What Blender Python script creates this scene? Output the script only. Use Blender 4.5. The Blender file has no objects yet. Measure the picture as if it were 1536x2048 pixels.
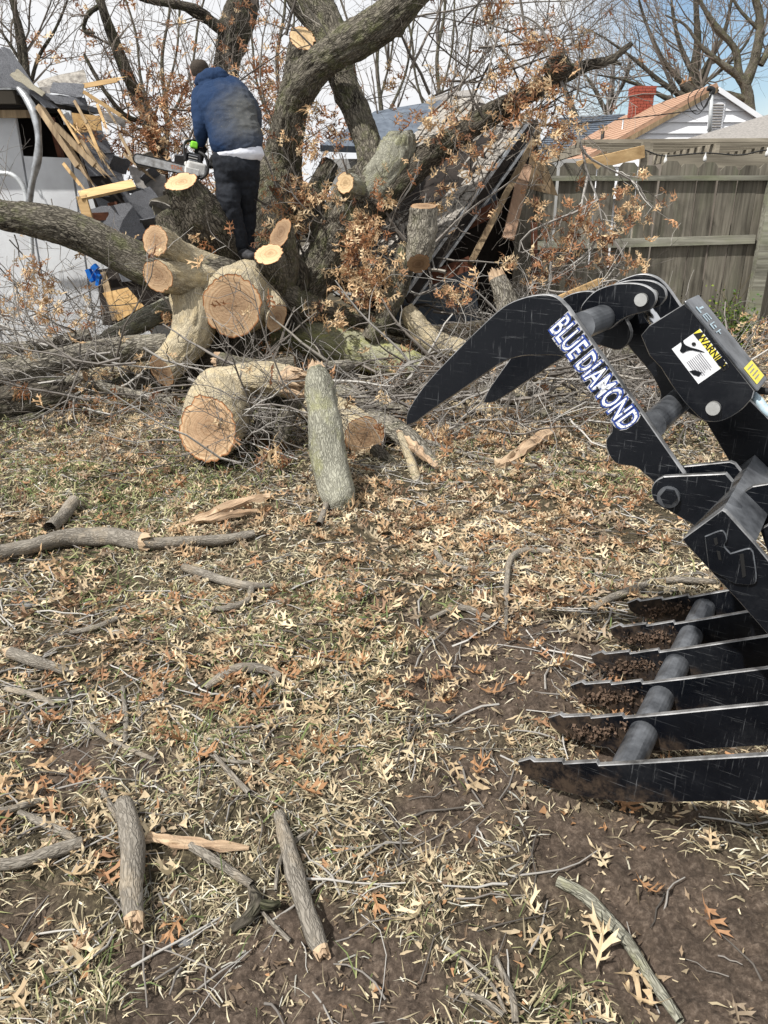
import bpy, math, random
import numpy as np
from mathutils import Vector, Matrix

random.seed(5)
rng = np.random.default_rng(11)
SC = bpy.context.scene
COL = SC.collection

# ---------------------------------------------------------------- camera
CAM_H = 1.55
PITCH = math.radians(22.0)
FPX = 1540.0                                    # focal length in pixels of the 1536 x 2048 photograph
cd = bpy.data.cameras.new("camera")
cam = bpy.data.objects.new("camera", cd)
COL.objects.link(cam)
cam.location = (0, 0, CAM_H)
cam.rotation_euler = (math.radians(90) - PITCH, 0, 0)
cd.sensor_fit = 'VERTICAL'
cd.sensor_height = 24.0
cd.lens = 24.0 * FPX / 2048.0
cd.clip_start = 0.05
cd.clip_end = 600.0
SC.camera = cam

# ---------------------------------------------------------------- sky, sun, exposure
SUN_TO = Vector((-0.50, -0.36, 0.80)).normalized()      # towards the sun: high on the left, a little behind the camera
sun_elev = math.asin(SUN_TO.z)
sun_az = math.atan2(SUN_TO.x, SUN_TO.y)
world = bpy.data.worlds.new("World")
SC.world = world
world.use_nodes = True
wn = world.node_tree
wn.nodes.clear()


def wnode(t, **kw):
    n = wn.nodes.new(t)
    for k, v in kw.items():
        setattr(n, k, v)
    return n


sky = wnode('ShaderNodeTexSky', sky_type='NISHITA')
sky.sun_disc = False
sky.sun_elevation = sun_elev
sky.sun_rotation = sun_az
sky.air_density = 1.0
sky.dust_density = 0.3
sky.ozone_density = 1.2
bg_sky = wnode('ShaderNodeBackground')
bg_sky.inputs['Strength'].default_value = 0.10
wn.links.new(sky.outputs[0], bg_sky.inputs['Color'])
bg_cloud = wnode('ShaderNodeBackground')
bg_cloud.inputs['Strength'].default_value = 0.80
tc = wnode('ShaderNodeTexCoord')
nz = wnode('ShaderNodeTexNoise')
nz.inputs['Scale'].default_value = 2.6
nz.inputs['Detail'].default_value = 7
nz.inputs['Roughness'].default_value = 0.55
mp = wnode('ShaderNodeMapping')
mp.inputs['Scale'].default_value = (1, 1, 2.6)
wn.links.new(tc.outputs['Generated'], mp.inputs['Vector'])
wn.links.new(mp.outputs[0], nz.inputs['Vector'])
# the break in the cloud low in the north-east (a patch of open sky)
dist = wnode('ShaderNodeVectorMath', operation='DISTANCE')
wn.links.new(tc.outputs['Generated'], dist.inputs[0])
dist.inputs[1].default_value = Vector((0.345, 0.93, 0.125)).normalized()
mr = wnode('ShaderNodeMapRange')
mr.inputs['From Min'].default_value = 0.02
mr.inputs['From Max'].default_value = 0.31
mr.inputs['To Min'].default_value = -0.40
mr.inputs['To Max'].default_value = 0.62
wn.links.new(dist.outputs['Value'], mr.inputs['Value'])
add = wnode('ShaderNodeMath', operation='ADD')
wn.links.new(nz.outputs['Fac'], add.inputs[0])
wn.links.new(mr.outputs[0], add.inputs[1])
cr = wnode('ShaderNodeValToRGB')
cr.color_ramp.elements[0].position = 0.30
cr.color_ramp.elements[0].color = (0, 0, 0, 1)
cr.color_ramp.elements[1].position = 0.62
cr.color_ramp.elements[1].color = (1, 1, 1, 1)
wn.links.new(add.outputs[0], cr.inputs[0])
nz2 = wnode('ShaderNodeTexNoise')
nz2.inputs['Scale'].default_value = 4.0
nz2.inputs['Detail'].default_value = 6
wn.links.new(mp.outputs[0], nz2.inputs['Vector'])
cr2 = wnode('ShaderNodeValToRGB')
cr2.color_ramp.elements[0].position = 0.3
cr2.color_ramp.elements[0].color = (0.93, 0.955, 0.99, 1)
cr2.color_ramp.elements[1].position = 0.62
cr2.color_ramp.elements[1].color = (0.99, 0.99, 1.0, 1)
wn.links.new(nz2.outputs['Fac'], cr2.inputs[0])
wn.links.new(cr2.outputs[0], bg_cloud.inputs['Color'])
mixw = wnode('ShaderNodeMixShader')
wn.links.new(cr.outputs[0], mixw.inputs[0])
wn.links.new(bg_sky.outputs[0], mixw.inputs[1])
wn.links.new(bg_cloud.outputs[0], mixw.inputs[2])
wo = wnode('ShaderNodeOutputWorld')
wn.links.new(mixw.outputs[0], wo.inputs['Surface'])

sl = bpy.data.lights.new("sun", 'SUN')
sl.energy = 5.0
sl.angle = math.radians(0.9)
sl.color = (1.0, 0.965, 0.91)
sun = bpy.data.objects.new("sun", sl)
COL.objects.link(sun)
sun.rotation_euler = SUN_TO.to_track_quat('Z', 'Y').to_euler()
SC.view_settings.view_transform = 'Standard'
SC.view_settings.look = 'None'
SC.view_settings.exposure = 0.28
SC.view_settings.gamma = 1.0
SC.view_settings.use_curve_mapping = False
SC.cycles.max_bounces = 5
SC.cycles.diffuse_bounces = 3
SC.cycles.transparent_max_bounces = 8
SC.cycles.use_denoising = True

# ---------------------------------------------------------------- where things stand: sight lines of the photograph met with real planes
_f = np.array([0, math.cos(PITCH), -math.sin(PITCH)])
_u = np.array([0, math.sin(PITCH), math.cos(PITCH)])
_r = np.array([1.0, 0, 0])
EYE = np.array([0, 0, CAM_H])


def ray(px, py):
    return _r * ((px - 768) / FPX) + _u * ((1024 - py) / FPX) + _f


def G(px, py, z=0.0):
    d = ray(px, py)
    return EYE + d * ((z - CAM_H) / d[2])


def Y(px, py, y):
    d = ray(px, py)
    return EYE + d * (y / d[1])


def depth(p):
    return float((np.asarray(p) - EYE) @ _f)


# ---------------------------------------------------------------- noise
def _hash(ix, iy, iz, seed):
    h = (ix * 374761393 + iy * 668265263 + iz * 2147483647 + seed * 1274126177) & 0xFFFFFFFF
    h = ((h ^ (h >> 13)) * 1274126177) & 0xFFFFFFFF
    h = (h ^ (h >> 16)) & 0xFFFFFFFF
    return h / 4294967295.0


def vnoise(P, seed=0):
    P = np.asarray(P, float)
    i = np.floor(P).astype(np.int64)
    f = P - i
    f = f * f * (3 - 2 * f)
    out = 0
    for dx in (0, 1):
        wx = f[..., 0] if dx else 1 - f[..., 0]
        for dy in (0, 1):
            wy = f[..., 1] if dy else 1 - f[..., 1]
            for dz in (0, 1):
                wz = f[..., 2] if dz else 1 - f[..., 2]
                out = out + wx * wy * wz * _hash(i[..., 0] + dx, i[..., 1] + dy, i[..., 2] + dz, seed)
    return out * 2 - 1


def fbm(P, octaves=4, seed=0):
    P = np.asarray(P, float)
    a, s, out = 1.0, 0.0, 0
    for o in range(octaves):
        out = out + a * vnoise(P * (2.03 ** o), seed + o * 17)
        s += a
        a *= 0.5
    return out / s


# ---------------------------------------------------------------- mesh helpers
def mesh_np(name, V, quads=None, tris=None, mats=(), attrs=None, smooth=False, mat_idx=None):
    me = bpy.data.meshes.new(name)
    V = np.asarray(V, np.float32)
    nq = 0 if quads is None else len(quads)
    nt = 0 if tris is None else len(tris)
    me.vertices.add(len(V))
    me.vertices.foreach_set('co', V.ravel())
    loops = []
    if nq:
        loops.append(np.asarray(quads, np.int32).ravel())
    if nt:
        loops.append(np.asarray(tris, np.int32).ravel())
    L = np.concatenate(loops)
    me.loops.add(len(L))
    me.loops.foreach_set('vertex_index', L)
    me.polygons.add(nq + nt)
    starts = np.concatenate([np.arange(nq) * 4, nq * 4 + np.arange(nt) * 3]).astype(np.int32)
    me.polygons.foreach_set('loop_start', starts)
    if mat_idx is not None:
        me.polygons.foreach_set('material_index', np.asarray(mat_idx, np.int32))
    me.polygons.foreach_set('use_smooth', np.full(nq + nt, bool(smooth)))
    for m in mats:
        me.materials.append(m)
    for k, a in (attrs or {}).items():
        a = np.asarray(a, np.float32)
        if a.ndim == 1:
            at = me.attributes.new(k, 'FLOAT', 'POINT')
            at.data.foreach_set('value', a)
        elif a.shape[1] == 3:
            at = me.attributes.new(k, 'FLOAT_VECTOR', 'POINT')
            at.data.foreach_set('vector', a.ravel())
        else:
            at = me.attributes.new(k, 'FLOAT_COLOR', 'POINT')
            at.data.foreach_set('color', a.ravel())
    me.update()
    me.validate()
    return me


def put(name, me, parent=None, loc=(0, 0, 0), rot=(0, 0, 0)):
    o = bpy.data.objects.new(name, me)
    COL.objects.link(o)
    o.location = loc
    o.rotation_euler = rot
    if parent is not None:
        o.parent = parent
    return o


def tag(o, label=None, cat=None, group=None, kind=None):
    if label:
        o['label'] = label
    if cat:
        o['category'] = cat
    if group:
        o['group'] = group
    if kind:
        o['kind'] = kind
    return o


def thing(name, label, cat, base=(0, 0, 0), group=None):
    o = bpy.data.objects.new(name, None)
    o.empty_display_size = 0.1
    COL.objects.link(o)
    o.location = tuple(base)
    return tag(o, label, cat, group)


def base_of(o):
    b = np.zeros(3)
    while o is not None:
        b = b + np.array(o.location)
        o = o.parent
    return b


def build(name, V, quads=None, tris=None, m=None, parent=None, attrs=None, smooth=False, mat_idx=None):
    """World coordinates in; the object's own origin is its thing's base, or its own centre when it stands alone."""
    V = np.asarray(V, float)
    mats = m if isinstance(m, (list, tuple)) else [m]
    if parent is not None:
        b = base_of(parent)
        return put(name, mesh_np(name, V - b, quads, tris, mats, attrs, smooth, mat_idx), parent)
    b = V.mean(0)
    b[2] = V[:, 2].min()
    return put(name, mesh_np(name, V - b, quads, tris, mats, attrs, smooth, mat_idx), None, tuple(b))


class MB:
    """collects boxes / prisms / loose faces in world space"""
    def __init__(self):
        self.v, self.q, self.t, self.n = [], [], [], 0

    def add(self, V, Q=(), T=()):
        V = np.asarray(V, float).reshape(-1, 3)
        self.v.append(V)
        if len(Q):
            self.q.append(np.asarray(Q) + self.n)
        if len(T):
            self.t.append(np.asarray(T) + self.n)
        self.n += len(V)

    def box8(self, c):
        """eight corners: 0-3 one face loop, 4-7 the opposite loop"""
        self.add(c, [(0, 3, 2, 1), (4, 5, 6, 7), (0, 1, 5, 4), (1, 2, 6, 5), (2, 3, 7, 6), (3, 0, 4, 7)])

    def box(self, c, s, ax=None, bev=0.0):
        c = np.asarray(c, float)
        h = np.asarray(s, float) / 2
        A = np.eye(3) if ax is None else np.asarray(ax, float)
        pts = []
        for z in (-1, 1):
            for x, y in ((-1, -1), (1, -1), (1, 1), (-1, 1)):
                pts.append(c + A[0] * x * h[0] + A[1] * y * h[1] + A[2] * z * h[2])
        self.box8(pts)

    def beam(self, a, b, w, h, up=(0, 0, 1), jitter=0.0):
        a, b = np.asarray(a, float), np.asarray(b, float)
        d = b - a
        L = np.linalg.norm(d)
        d = d / L
        s = np.cross(d, up)
        s = s / np.linalg.norm(s)
        n = np.cross(s, d)
        pts = []
        for e in (a, b):
            for x, y in ((-1, -1), (1, -1), (1, 1), (-1, 1)):
                p = e + s * x * w / 2 + n * y * h / 2
                if jitter:
                    p = p + d * rng.uniform(-jitter, jitter)
                pts.append(p)
        self.box8(pts)

    def build(self, name, m, parent=None, smooth=False, attrs=None):
        V = np.concatenate(self.v)
        return build(name, V, np.concatenate(self.q) if self.q else None, np.concatenate(self.t) if self.t else None, m, parent, attrs, smooth)


def unit(v):
    v = np.asarray(v, float)
    return v / (np.linalg.norm(v, axis=-1, keepdims=True) + 1e-12)


def spline(P, n):
    """Catmull-Rom through P (k, d), n samples"""
    P = np.asarray(P, float)
    k = len(P)
    if k == 2:
        t = np.linspace(0, 1, n)[:, None]
        return P[0] * (1 - t) + P[1] * t
    Q = np.vstack([2 * P[0] - P[1], P, 2 * P[-1] - P[-2]])
    t = np.linspace(0, k - 1 - 1e-6, n)
    i = t.astype(int)
    f = (t - i)[:, None]
    a, b, c, d = Q[i], Q[i + 1], Q[i + 2], Q[i + 3]
    return 0.5 * (2 * b + (c - a) * f + (2 * a - 5 * b + 4 * c - d) * f ** 2 + (3 * b - a - 3 * c + d) * f ** 3)


def frames(P):
    T = np.gradient(P, axis=0)
    T = unit(T)
    n = np.cross(T[0], (0.3, 0.2, 1.0))
    n = n / np.linalg.norm(n)
    N = [n]
    for i in range(1, len(P)):
        n = N[-1] - T[i] * (N[-1] @ T[i])
        N.append(n / np.linalg.norm(n))
    N = np.array(N)
    return T, N, np.cross(T, N)


def batch_tubes(paths, radii, S=4):
    """paths (T,K,3), radii (T,K) -> V, quads"""
    T, K, _ = paths.shape
    d = unit(np.gradient(paths, axis=1))
    ref = np.where(np.abs(d[:, :1, 2:3]) > 0.8, np.array([1.0, 0.1, 0]), np.array([0.1, 0.2, 1.0]))
    n = unit(np.cross(d, np.broadcast_to(ref, d.shape)))
    b = np.cross(d, n)
    a = np.arange(S) / S * 2 * np.pi
    ring = n[:, :, None, :] * np.cos(a)[None, None, :, None] + b[:, :, None, :] * np.sin(a)[None, None, :, None]
    V = paths[:, :, None, :] + ring * radii[:, :, None, None]
    V = V.reshape(-1, 3)
    ti, ki, si = np.meshgrid(np.arange(T), np.arange(K - 1), np.arange(S), indexing='ij')
    o = (ti * K + ki) * S
    s2 = (si + 1) % S
    Q = np.stack([o + si, o + s2, o + S + s2, o + S + si], -1).reshape(-1, 4)
    return V, Q


def spawn(paths, radii, per, t0, t1, length, ang, rmul, wander=0.25, up=0.0, K=5, tip=0.35, lenvar=0.4, rmin=0.0015):
    """children of every path: one level of branching, all at once"""
    T, Kp, _ = paths.shape
    idx = np.repeat(np.arange(T), per)
    n = len(idx)
    t = rng.uniform(t0, t1, n) * (Kp - 1)
    i = np.minimum(t.astype(int), Kp - 2)
    f = (t - i)[:, None]
    p = paths[idx, i] * (1 - f) + paths[idx, i + 1] * f
    d = unit(paths[idx, i + 1] - paths[idx, i])
    r0 = (radii[idx, i] * (1 - f[:, 0]) + radii[idx, i + 1] * f[:, 0]) * rmul
    r0 = np.maximum(r0, rmin)
    perp = unit(np.cross(d, rng.normal(size=(n, 3))))
    a = np.radians(rng.uniform(ang[0], ang[1], n))[:, None]
    d = unit(d * np.cos(a) + perp * np.sin(a))
    L = length * rng.uniform(1 - lenvar, 1 + lenvar, n)[:, None] / (K - 1)
    out = [p]
    for k in range(K - 1):
        p = p + d * L
        d = unit(d + rng.normal(size=(n, 3)) * wander + np.array([0, 0, up]))
        out.append(p)
    P = np.stack(out, 1)
    R = r0[:, None] * np.linspace(1, tip, K)[None, :]
    return P, np.maximum(R, rmin * 0.6)


# ---------------------------------------------------------------- materials
MATS = {}


class NT:
    def __init__(self, name):
        self.m = bpy.data.materials.new(name)
        self.m.use_nodes = True
        self.t = self.m.node_tree
        self.b = self.t.nodes['Principled BSDF']
        MATS[name] = self.m

    def n(self, typ, **kw):
        x = self.t.nodes.new(typ)
        for k, v in kw.items():
            if k in x.inputs and not hasattr(type(x), k):
                x.inputs[k].default_value = v
            else:
                setattr(x, k, v)
        return x

    def l(self, a, b):
        self.t.links.new(a, b)

    def coord(self, attr=None, scale=(1, 1, 1)):
        if attr:
            a = self.n('ShaderNodeAttribute')
            a.attribute_name = attr
            src = a.outputs['Vector']
        else:
            a = self.n('ShaderNodeTexCoord')
            src = a.outputs['Object']
        mpn = self.n('ShaderNodeMapping')
        mpn.inputs['Scale'].default_value = scale
        self.l(src, mpn.inputs['Vector'])
        return mpn.outputs[0]

    def noise(self, vec, scale, detail=5, rough=0.6, dist=0.0):
        x = self.n('ShaderNodeTexNoise')
        x.inputs['Scale'].default_value = scale
        x.inputs['Detail'].default_value = detail
        x.inputs['Roughness'].default_value = rough
        x.inputs['Distortion'].default_value = dist
        self.l(vec, x.inputs['Vector'])
        return x.outputs['Fac']

    def ramp(self, fac, stops):
        x = self.n('ShaderNodeValToRGB')
        els = x.color_ramp.elements
        while len(els) < len(stops):
            els.new(0.5)
        for e, (p, c) in zip(els, stops):
            e.position = p
            e.color = (*c, 1) if not isinstance(c, (int, float)) else (c, c, c, 1)
        self.l(fac, x.inputs[0])
        return x.outputs[0]

    def mix(self, fac, a, b, mode='MIX'):
        x = self.n('ShaderNodeMix', data_type='RGBA', blend_type=mode)
        for s, v in ((x.inputs[0], fac), (x.inputs[6], a), (x.inputs[7], b)):
            if hasattr(v, 'links') or isinstance(v, bpy.types.NodeSocket):
                self.l(v, s)
            elif isinstance(v, (int, float)):
                s.default_value = v
            else:
                s.default_value = (*v, 1)
        return x.outputs[2]

    def math(self, op, a, b=0.0, clamp=False):
        x = self.n('ShaderNodeMath', operation=op)
        x.use_clamp = clamp
        for s, v in ((x.inputs[0], a), (x.inputs[1], b)):
            if isinstance(v, bpy.types.NodeSocket):
                self.l(v, s)
            else:
                s.default_value = v
        return x.outputs[0]

    def bump(self, h, strength=0.5, distance=0.01, prev=None):
        x = self.n('ShaderNodeBump')
        x.inputs['Strength'].default_value = strength
        x.inputs['Distance'].default_value = distance
        self.l(h, x.inputs['Height'])
        if prev is not None:
            self.l(prev, x.inputs['Normal'])
        self.l(x.outputs[0], self.b.inputs['Normal'])
        return x.outputs[0]

    def col(self, c):
        if isinstance(c, bpy.types.NodeSocket):
            self.l(c, self.b.inputs['Base Color'])
        else:
            self.b.inputs['Base Color'].default_value = (*c, 1)

    def set(self, rough=0.8, metal=0.0, spec=0.3):
        self.b.inputs['Roughness'].default_value = rough
        self.b.inputs['Metallic'].default_value = metal
        self.b.inputs['Specular IOR Level'].default_value = spec
        return self.m


def simple(name, c1, c2=None, scale=20, rough=0.8, metal=0.0, spec=0.3, bump=0.2, bdist=0.004, stretch=(1, 1, 1), attr=None, detail=5):
    x = NT(name)
    v = x.coord(attr, stretch)
    f = x.noise(v, scale, detail)
    c2 = c2 or tuple(k * 0.7 for k in c1)
    x.col(x.ramp(f, [(0.32, c2), (0.68, c1)]))
    if bump:
        x.bump(f, bump, bdist)
    return x.set(rough, metal, spec)


def bark_mat(name, light, dark, lichen=None, lich=0.5, scale=1.0, bumpd=0.012, cmin=0.0):
    x = NT(name)
    v = x.coord('bark', (1, 1, 0.28))
    f1 = x.noise(v, 38 * scale, 6, 0.65, 0.4)
    vo = x.n('ShaderNodeTexVoronoi', feature='DISTANCE_TO_EDGE')
    vo.inputs['Scale'].default_value = 34 * scale
    vv = x.n('ShaderNodeVectorMath', operation='ADD')
    x.l(v, vv.inputs[0])
    ns = x.n('ShaderNodeTexNoise')
    ns.inputs['Scale'].default_value = 22 * scale
    x.l(v, ns.inputs['Vector'])
    sc_ = x.n('ShaderNodeVectorMath', operation='SCALE')
    sc_.inputs['Scale'].default_value = 0.05
    x.l(ns.outputs['Color'], sc_.inputs[0])
    x.l(sc_.outputs[0], vv.inputs[1])
    x.l(vv.outputs[0], vo.inputs['Vector'])
    crack = x.ramp(vo.outputs['Distance'], [(0.0, cmin), (0.22, 1.0)])
    h = x.math('MULTIPLY', crack, x.math('ADD', f1, 0.35))
    c = x.ramp(h, [(0.12, dark), (0.45, tuple((a + b) / 2 for a, b in zip(dark, light))), (0.85, light)])
    v2 = x.coord('bark', (1, 1, 0.7))
    big = x.noise(v2, 5, 4)
    c = x.mix(x.ramp(big, [(0.35, 0.0), (0.7, 0.55)]), c, tuple(k * 1.5 for k in light))
    if lichen:
        lf = x.noise(v2, 9, 6, 0.7)
        c = x.mix(x.ramp(lf, [(0.56 - 0.12 * lich, 0.0), (0.66, 0.85 * lich + 0.1)]), c, lichen)
    x.col(c)
    x.bump(h, 0.9, bumpd)
    return x.set(0.95, 0, 0.12)


def cut_mat(name, sap, heart, ringscale=120):
    """saw-cut end grain: attribute ring = (x, y, radius 0..1) on the cut plane"""
    x = NT(name)
    a = x.n('ShaderNodeAttribute')
    a.attribute_name = 'ring'
    sep = x.n('ShaderNodeSeparateXYZ')
    x.l(a.outputs['Vector'], sep.inputs[0])
    cmb = x.n('ShaderNodeCombineXYZ')
    x.l(sep.outputs[0], cmb.inputs[0])
    x.l(sep.outputs[1], cmb.inputs[1])
    wob = x.noise(cmb.outputs[0], 7, 3)
    ln = x.n('ShaderNodeVectorMath', operation='LENGTH')
    x.l(cmb.outputs[0], ln.inputs[0])
    rr = x.math('ADD', ln.outputs['Value'], x.math('MULTIPLY', wob, 0.055))
    irr = x.n('ShaderNodeTexNoise', noise_dimensions='1D')
    irr.inputs['Scale'].default_value = ringscale * 0.62
    irr.inputs['Detail'].default_value = 3
    x.l(rr, irr.inputs['W'])
    ringf = x.ramp(irr.outputs['Fac'], [(0.38, 0.0), (0.6, 1.0)])
    base = x.ramp(sep.outputs[2], [(0.0, tuple(k * 0.8 for k in heart)), (0.45, heart), (0.80, tuple((p + q) / 2 for p, q in zip(heart, sap))), (0.93, sap), (0.965, (0.42, 0.20, 0.09)), (1.0, (0.10, 0.06, 0.035))])
    c = x.mix(0.55, base, x.mix(ringf, (0.62, 0.50, 0.42), (1.0, 1.0, 1.0)), 'MULTIPLY')
    # saw marks
    mp2 = x.n('ShaderNodeMapping')
    mp2.inputs['Scale'].default_value = (5, 110, 1)
    mp2.inputs['Rotation'].default_value = (0, 0, 0.5)
    x.l(cmb.outputs[0], mp2.inputs['Vector'])
    saw = x.noise(mp2.outputs[0], 1.0, 3)
    c = x.mix(0.3, c, x.ramp(saw, [(0.3, (0.62, 0.55, 0.48)), (0.65, (1.05, 1.0, 0.95))]), 'MULTIPLY')
    fine = x.noise(cmb.outputs[0], 14, 5)
    c = x.mix(x.ramp(fine, [(0.55, 0.0), (0.8, 0.45)]), c, (0.30, 0.17, 0.09))
    # drying cracks that run out from the pith
    nv = x.n('ShaderNodeVectorMath', operation='NORMALIZE')
    x.l(cmb.outputs[0], nv.inputs[0])
    crk = x.noise(nv.outputs[0], 5.5, 6, 0.8)
    cm = x.math('MULTIPLY', x.ramp(crk, [(.655, 0.0), (.675, 1.0)]), x.ramp(sep.outputs[2], [(0.05, 0.0), (.3, .8), (.75, .5), (.95, 0.0)]))
    c = x.mix(cm, c, (0.10, 0.055, 0.03))
    blot = x.noise(cmb.outputs[0], 5, 4)
    c = x.mix(0.7, c, x.ramp(blot, [(.3, (.68, .64, .60)), (.65, (1.1, 1.08, 1.05))]), 'MULTIPLY')
    x.col(c)
    x.bump(x.math('ADD', x.math('MULTIPLY', saw, 1.6), irr.outputs['Fac']), 0.5, 0.004)
    return x.set(0.85, 0, 0.15)


def vcol_mat(name, rough=0.85, trans=0.0, spec=0.15, noise=0.0, scale=60):
    x = NT(name)
    a = x.n('ShaderNodeAttribute')
    a.attribute_name = 'Col'
    c = a.outputs['Color']
    if noise:
        f = x.noise(x.coord(), scale, 3)
        c = x.mix(noise, c, x.ramp(f, [(0.3, 0.55), (0.7, 1.15)]), 'MULTIPLY')
    x.col(c)
    x.set(rough, 0, spec)
    if trans:
        tr = x.n('ShaderNodeBsdfTranslucent')
        x.l(c, tr.inputs['Color'])
        ms = x.n('ShaderNodeMixShader')
        ms.inputs[0].default_value = trans
        x.l(x.b.outputs[0], ms.inputs[1])
        x.l(tr.outputs[0], ms.inputs[2])
        x.l(ms.outputs[0], x.t.nodes['Material Output'].inputs['Surface'])
    return x.m


M = {}
M['bark'] = bark_mat('oak_bark', (0.25, 0.23, 0.19), (0.04, 0.034, 0.027), (0.17, 0.17, 0.09), 0.3, 1.5, .010)
M['bark_dark'] = bark_mat('dark_bark', (0.10, 0.088, 0.070), (0.014, 0.012, 0.010), (0.075, 0.085, 0.040), 0.5, 1.5, .010)
M['bark_mid'] = bark_mat('grey_bark', (0.155, 0.14, 0.112), (0.020, 0.017, 0.014), (0.115, 0.125, 0.05), 0.55, 1.6, .010)
M['bark_lichen'] = bark_mat('lichen_bark', (0.27, 0.265, 0.215), (0.07, 0.066, 0.05), (0.27, 0.27, 0.12), 0.5, 2.0, .007, .22)
M['bark_moss'] = bark_mat('mossy_yellow_bark', (0.29, 0.285, 0.20), (0.07, 0.068, 0.04), (0.31, 0.32, 0.10), .8, 1.8, .006, .35)
M['bark_tan'] = bark_mat('sawdusty_bark', (0.38, 0.33, 0.235), (0.09, 0.072, 0.048), (0.52, 0.42, 0.25), 0.75, 1.9, .007, .4)
M['bark_fine'] = bark_mat('smooth_branch_bark', (0.30, 0.275, 0.23), (0.09, 0.08, 0.065), (0.2, 0.21, 0.12), 0.3, 1.6, 0.004)
M['cut'] = cut_mat('fresh_cut_wood', (0.58, 0.435, 0.28), (0.40, 0.285, 0.185))
M['cut_pale'] = cut_mat('pale_cut_wood', (0.64, 0.52, 0.33), (0.56, 0.43, 0.26))
M['cut_dark'] = cut_mat('older_cut_wood', (0.42, 0.31, 0.20), (0.27, 0.19, 0.125))
M['split'] = simple('split_orange_wood', (0.55, 0.42, 0.28), (0.27, 0.18, 0.115), 30, 0.85, stretch=(1, 1, 0.12), attr='bark', bump=0.8, bdist=0.01)
M['stick'] = bark_mat('weathered_stick_bark', (0.22, 0.20, 0.17), (0.055, 0.046, 0.036), (0.38, 0.31, 0.22), 0.45, 2.4, .005, .3)
M['twig'] = vcol_mat('twig_bark', 0.9, 0, 0.15)
M['leaf'] = vcol_mat('dry_oak_leaf', 0.62, 0.30, 0.3, 0.35, 90)
M['litter'] = vcol_mat('leaf_litter', 0.65, 0.15, 0.25, 0.3, 90)
M['straw'] = vcol_mat('dry_grass_blades', 0.7, 0.2, 0.25)

# ================================================================ GROUND
MUD = [(1330, 1700, .40, 1), (1150, 1720, .35, 1), (1350, 1850, .38, 1), (1000, 1560, .25, .9), (880, 1640, .3, .9), (1060, 1300, .40, 1),
       (870, 1370, .30, .9), (960, 1380, .3, 1), (640, 1980, .35, 1), (420, 2000, .25, .7), (860, 1230, .25, .6), (120, 1500, .22, .8), (300, 1530, .18, .7),
       (1480, 1750, .3, .9), (950, 1480, .22, .6), (1120, 1380, .3, .9), (700, 1600, .2, .7), (560, 1500, .15, .5), (780, 1900, .2, .5), (1200, 1560, .25, .8),
       (1080, 1640, .25, .8), (1420, 1950, .3, .7), (40, 1860, .2, .6), (300, 1900, .15, .7), (60, 1250, .2, .5), (800, 1720, .2, .7), (940, 1850, .2, .6)]
GREEN = [(330, 850, .9, 1), (120, 930, .8, .9), (380, 950, .7, 1), (960, 940, .5, .9), (700, 1500, .2, .2), (150, 870, .9, .9), (400, 1480, .15, .9), (580, 1330, .3, .4),
         (1330, 870, .3, .6), (250, 1230, .5, .5), (640, 1220, .4, .6), (1180, 960, .4, .8), (480, 1180, .4, .6), (240, 1000, .6, .8), (1360, 940, .3, .5), (1080, 1960, .15, .6), (830, 1950, .12, .5), (230, 1950, .1, .6)]
MUDG = [(G(a, b)[:2], r * 1.12 * (0.6 + 0.16 * G(a, b)[1]), s) for a, b, r, s in MUD]
GREG = [(G(a, b)[:2], r, s) for a, b, r, s in GREEN]


def blobs(xy, L):
    out = np.zeros(len(xy))
    for c, r, s in L:
        d2 = ((xy - c) ** 2).sum(1) / (r * r)
        out = np.maximum(out, s * np.exp(-d2 * 1.1))
    return out


def mud_at(xy):
    n = fbm(np.column_stack([xy * 4.2, np.zeros(len(xy))]), 5, 3)
    n2 = fbm(np.column_stack([xy * 1.3, np.zeros(len(xy)) + 5]), 3, 9)
    m = blobs(xy, MUDG)
    return np.clip((m - 0.33 + n * 0.60 + n2 * 0.30) * 2.4, 0, 1) * np.clip((7 - xy[:, 1]) / 2, 0, 1)


def gh(xy):
    xy = np.asarray(xy, float)
    z = 0.035 * fbm(np.column_stack([xy * 0.9, np.zeros(len(xy))]), 3, 1)
    z = z + 0.020 * fbm(np.column_stack([xy * 5.5, np.zeros(len(xy))]), 4, 2)
    z = z - 0.018 * mud_at(xy)
    return z - 0.006


def gz(x, y):
    return float(gh(np.array([[x, y]]))[0])


ys = np.concatenate([np.linspace(-6, 0.75, 20)[:-1], 0.75 * np.exp(np.linspace(0, math.log(10.5 / 0.75), 420)), np.exp(np.linspace(math.log(11), math.log(400), 24))])
cu = np.linspace(-1, 1, 420)
cu = np.sign(cu) * np.abs(cu) ** 1.15
X = cu[None, :] * (1.5 + 0.95 * np.maximum(ys, 0))[:, None]
YY = np.broadcast_to(ys[:, None], X.shape)
xy = np.column_stack([X.ravel(), YY.ravel()])
zz = gh(xy)
mudv = mud_at(xy)
p3 = np.column_stack([xy, np.zeros(len(xy))])
crumb = (fbm(p3 * 26, 4, 21) * 0.013 + np.abs(fbm(p3 * 60, 3, 23)) * 0.009) * (1 + .8 * mudv)
zz = zz + crumb * np.clip(1.6 - xy[:, 1] * 0.1, 0.3, 1)
far = np.clip((xy[:, 1] - 9) / 4, 0, 1)
zz = zz * (1 - far) + far * -0.03
nr, nc = X.shape
ri, ci = np.meshgrid(np.arange(nr - 1), np.arange(nc - 1), indexing='ij')
o_ = ri * nc + ci
GQ = np.stack([o_, o_ + 1, o_ + nc + 1, o_ + nc], -1).reshape(-1, 4)
x = NT('lawn_soil')
vv = x.coord()
f1 = x.noise(vv, 9, 8, 0.7)
f2 = x.noise(vv, 70, 6, 0.75)
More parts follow.
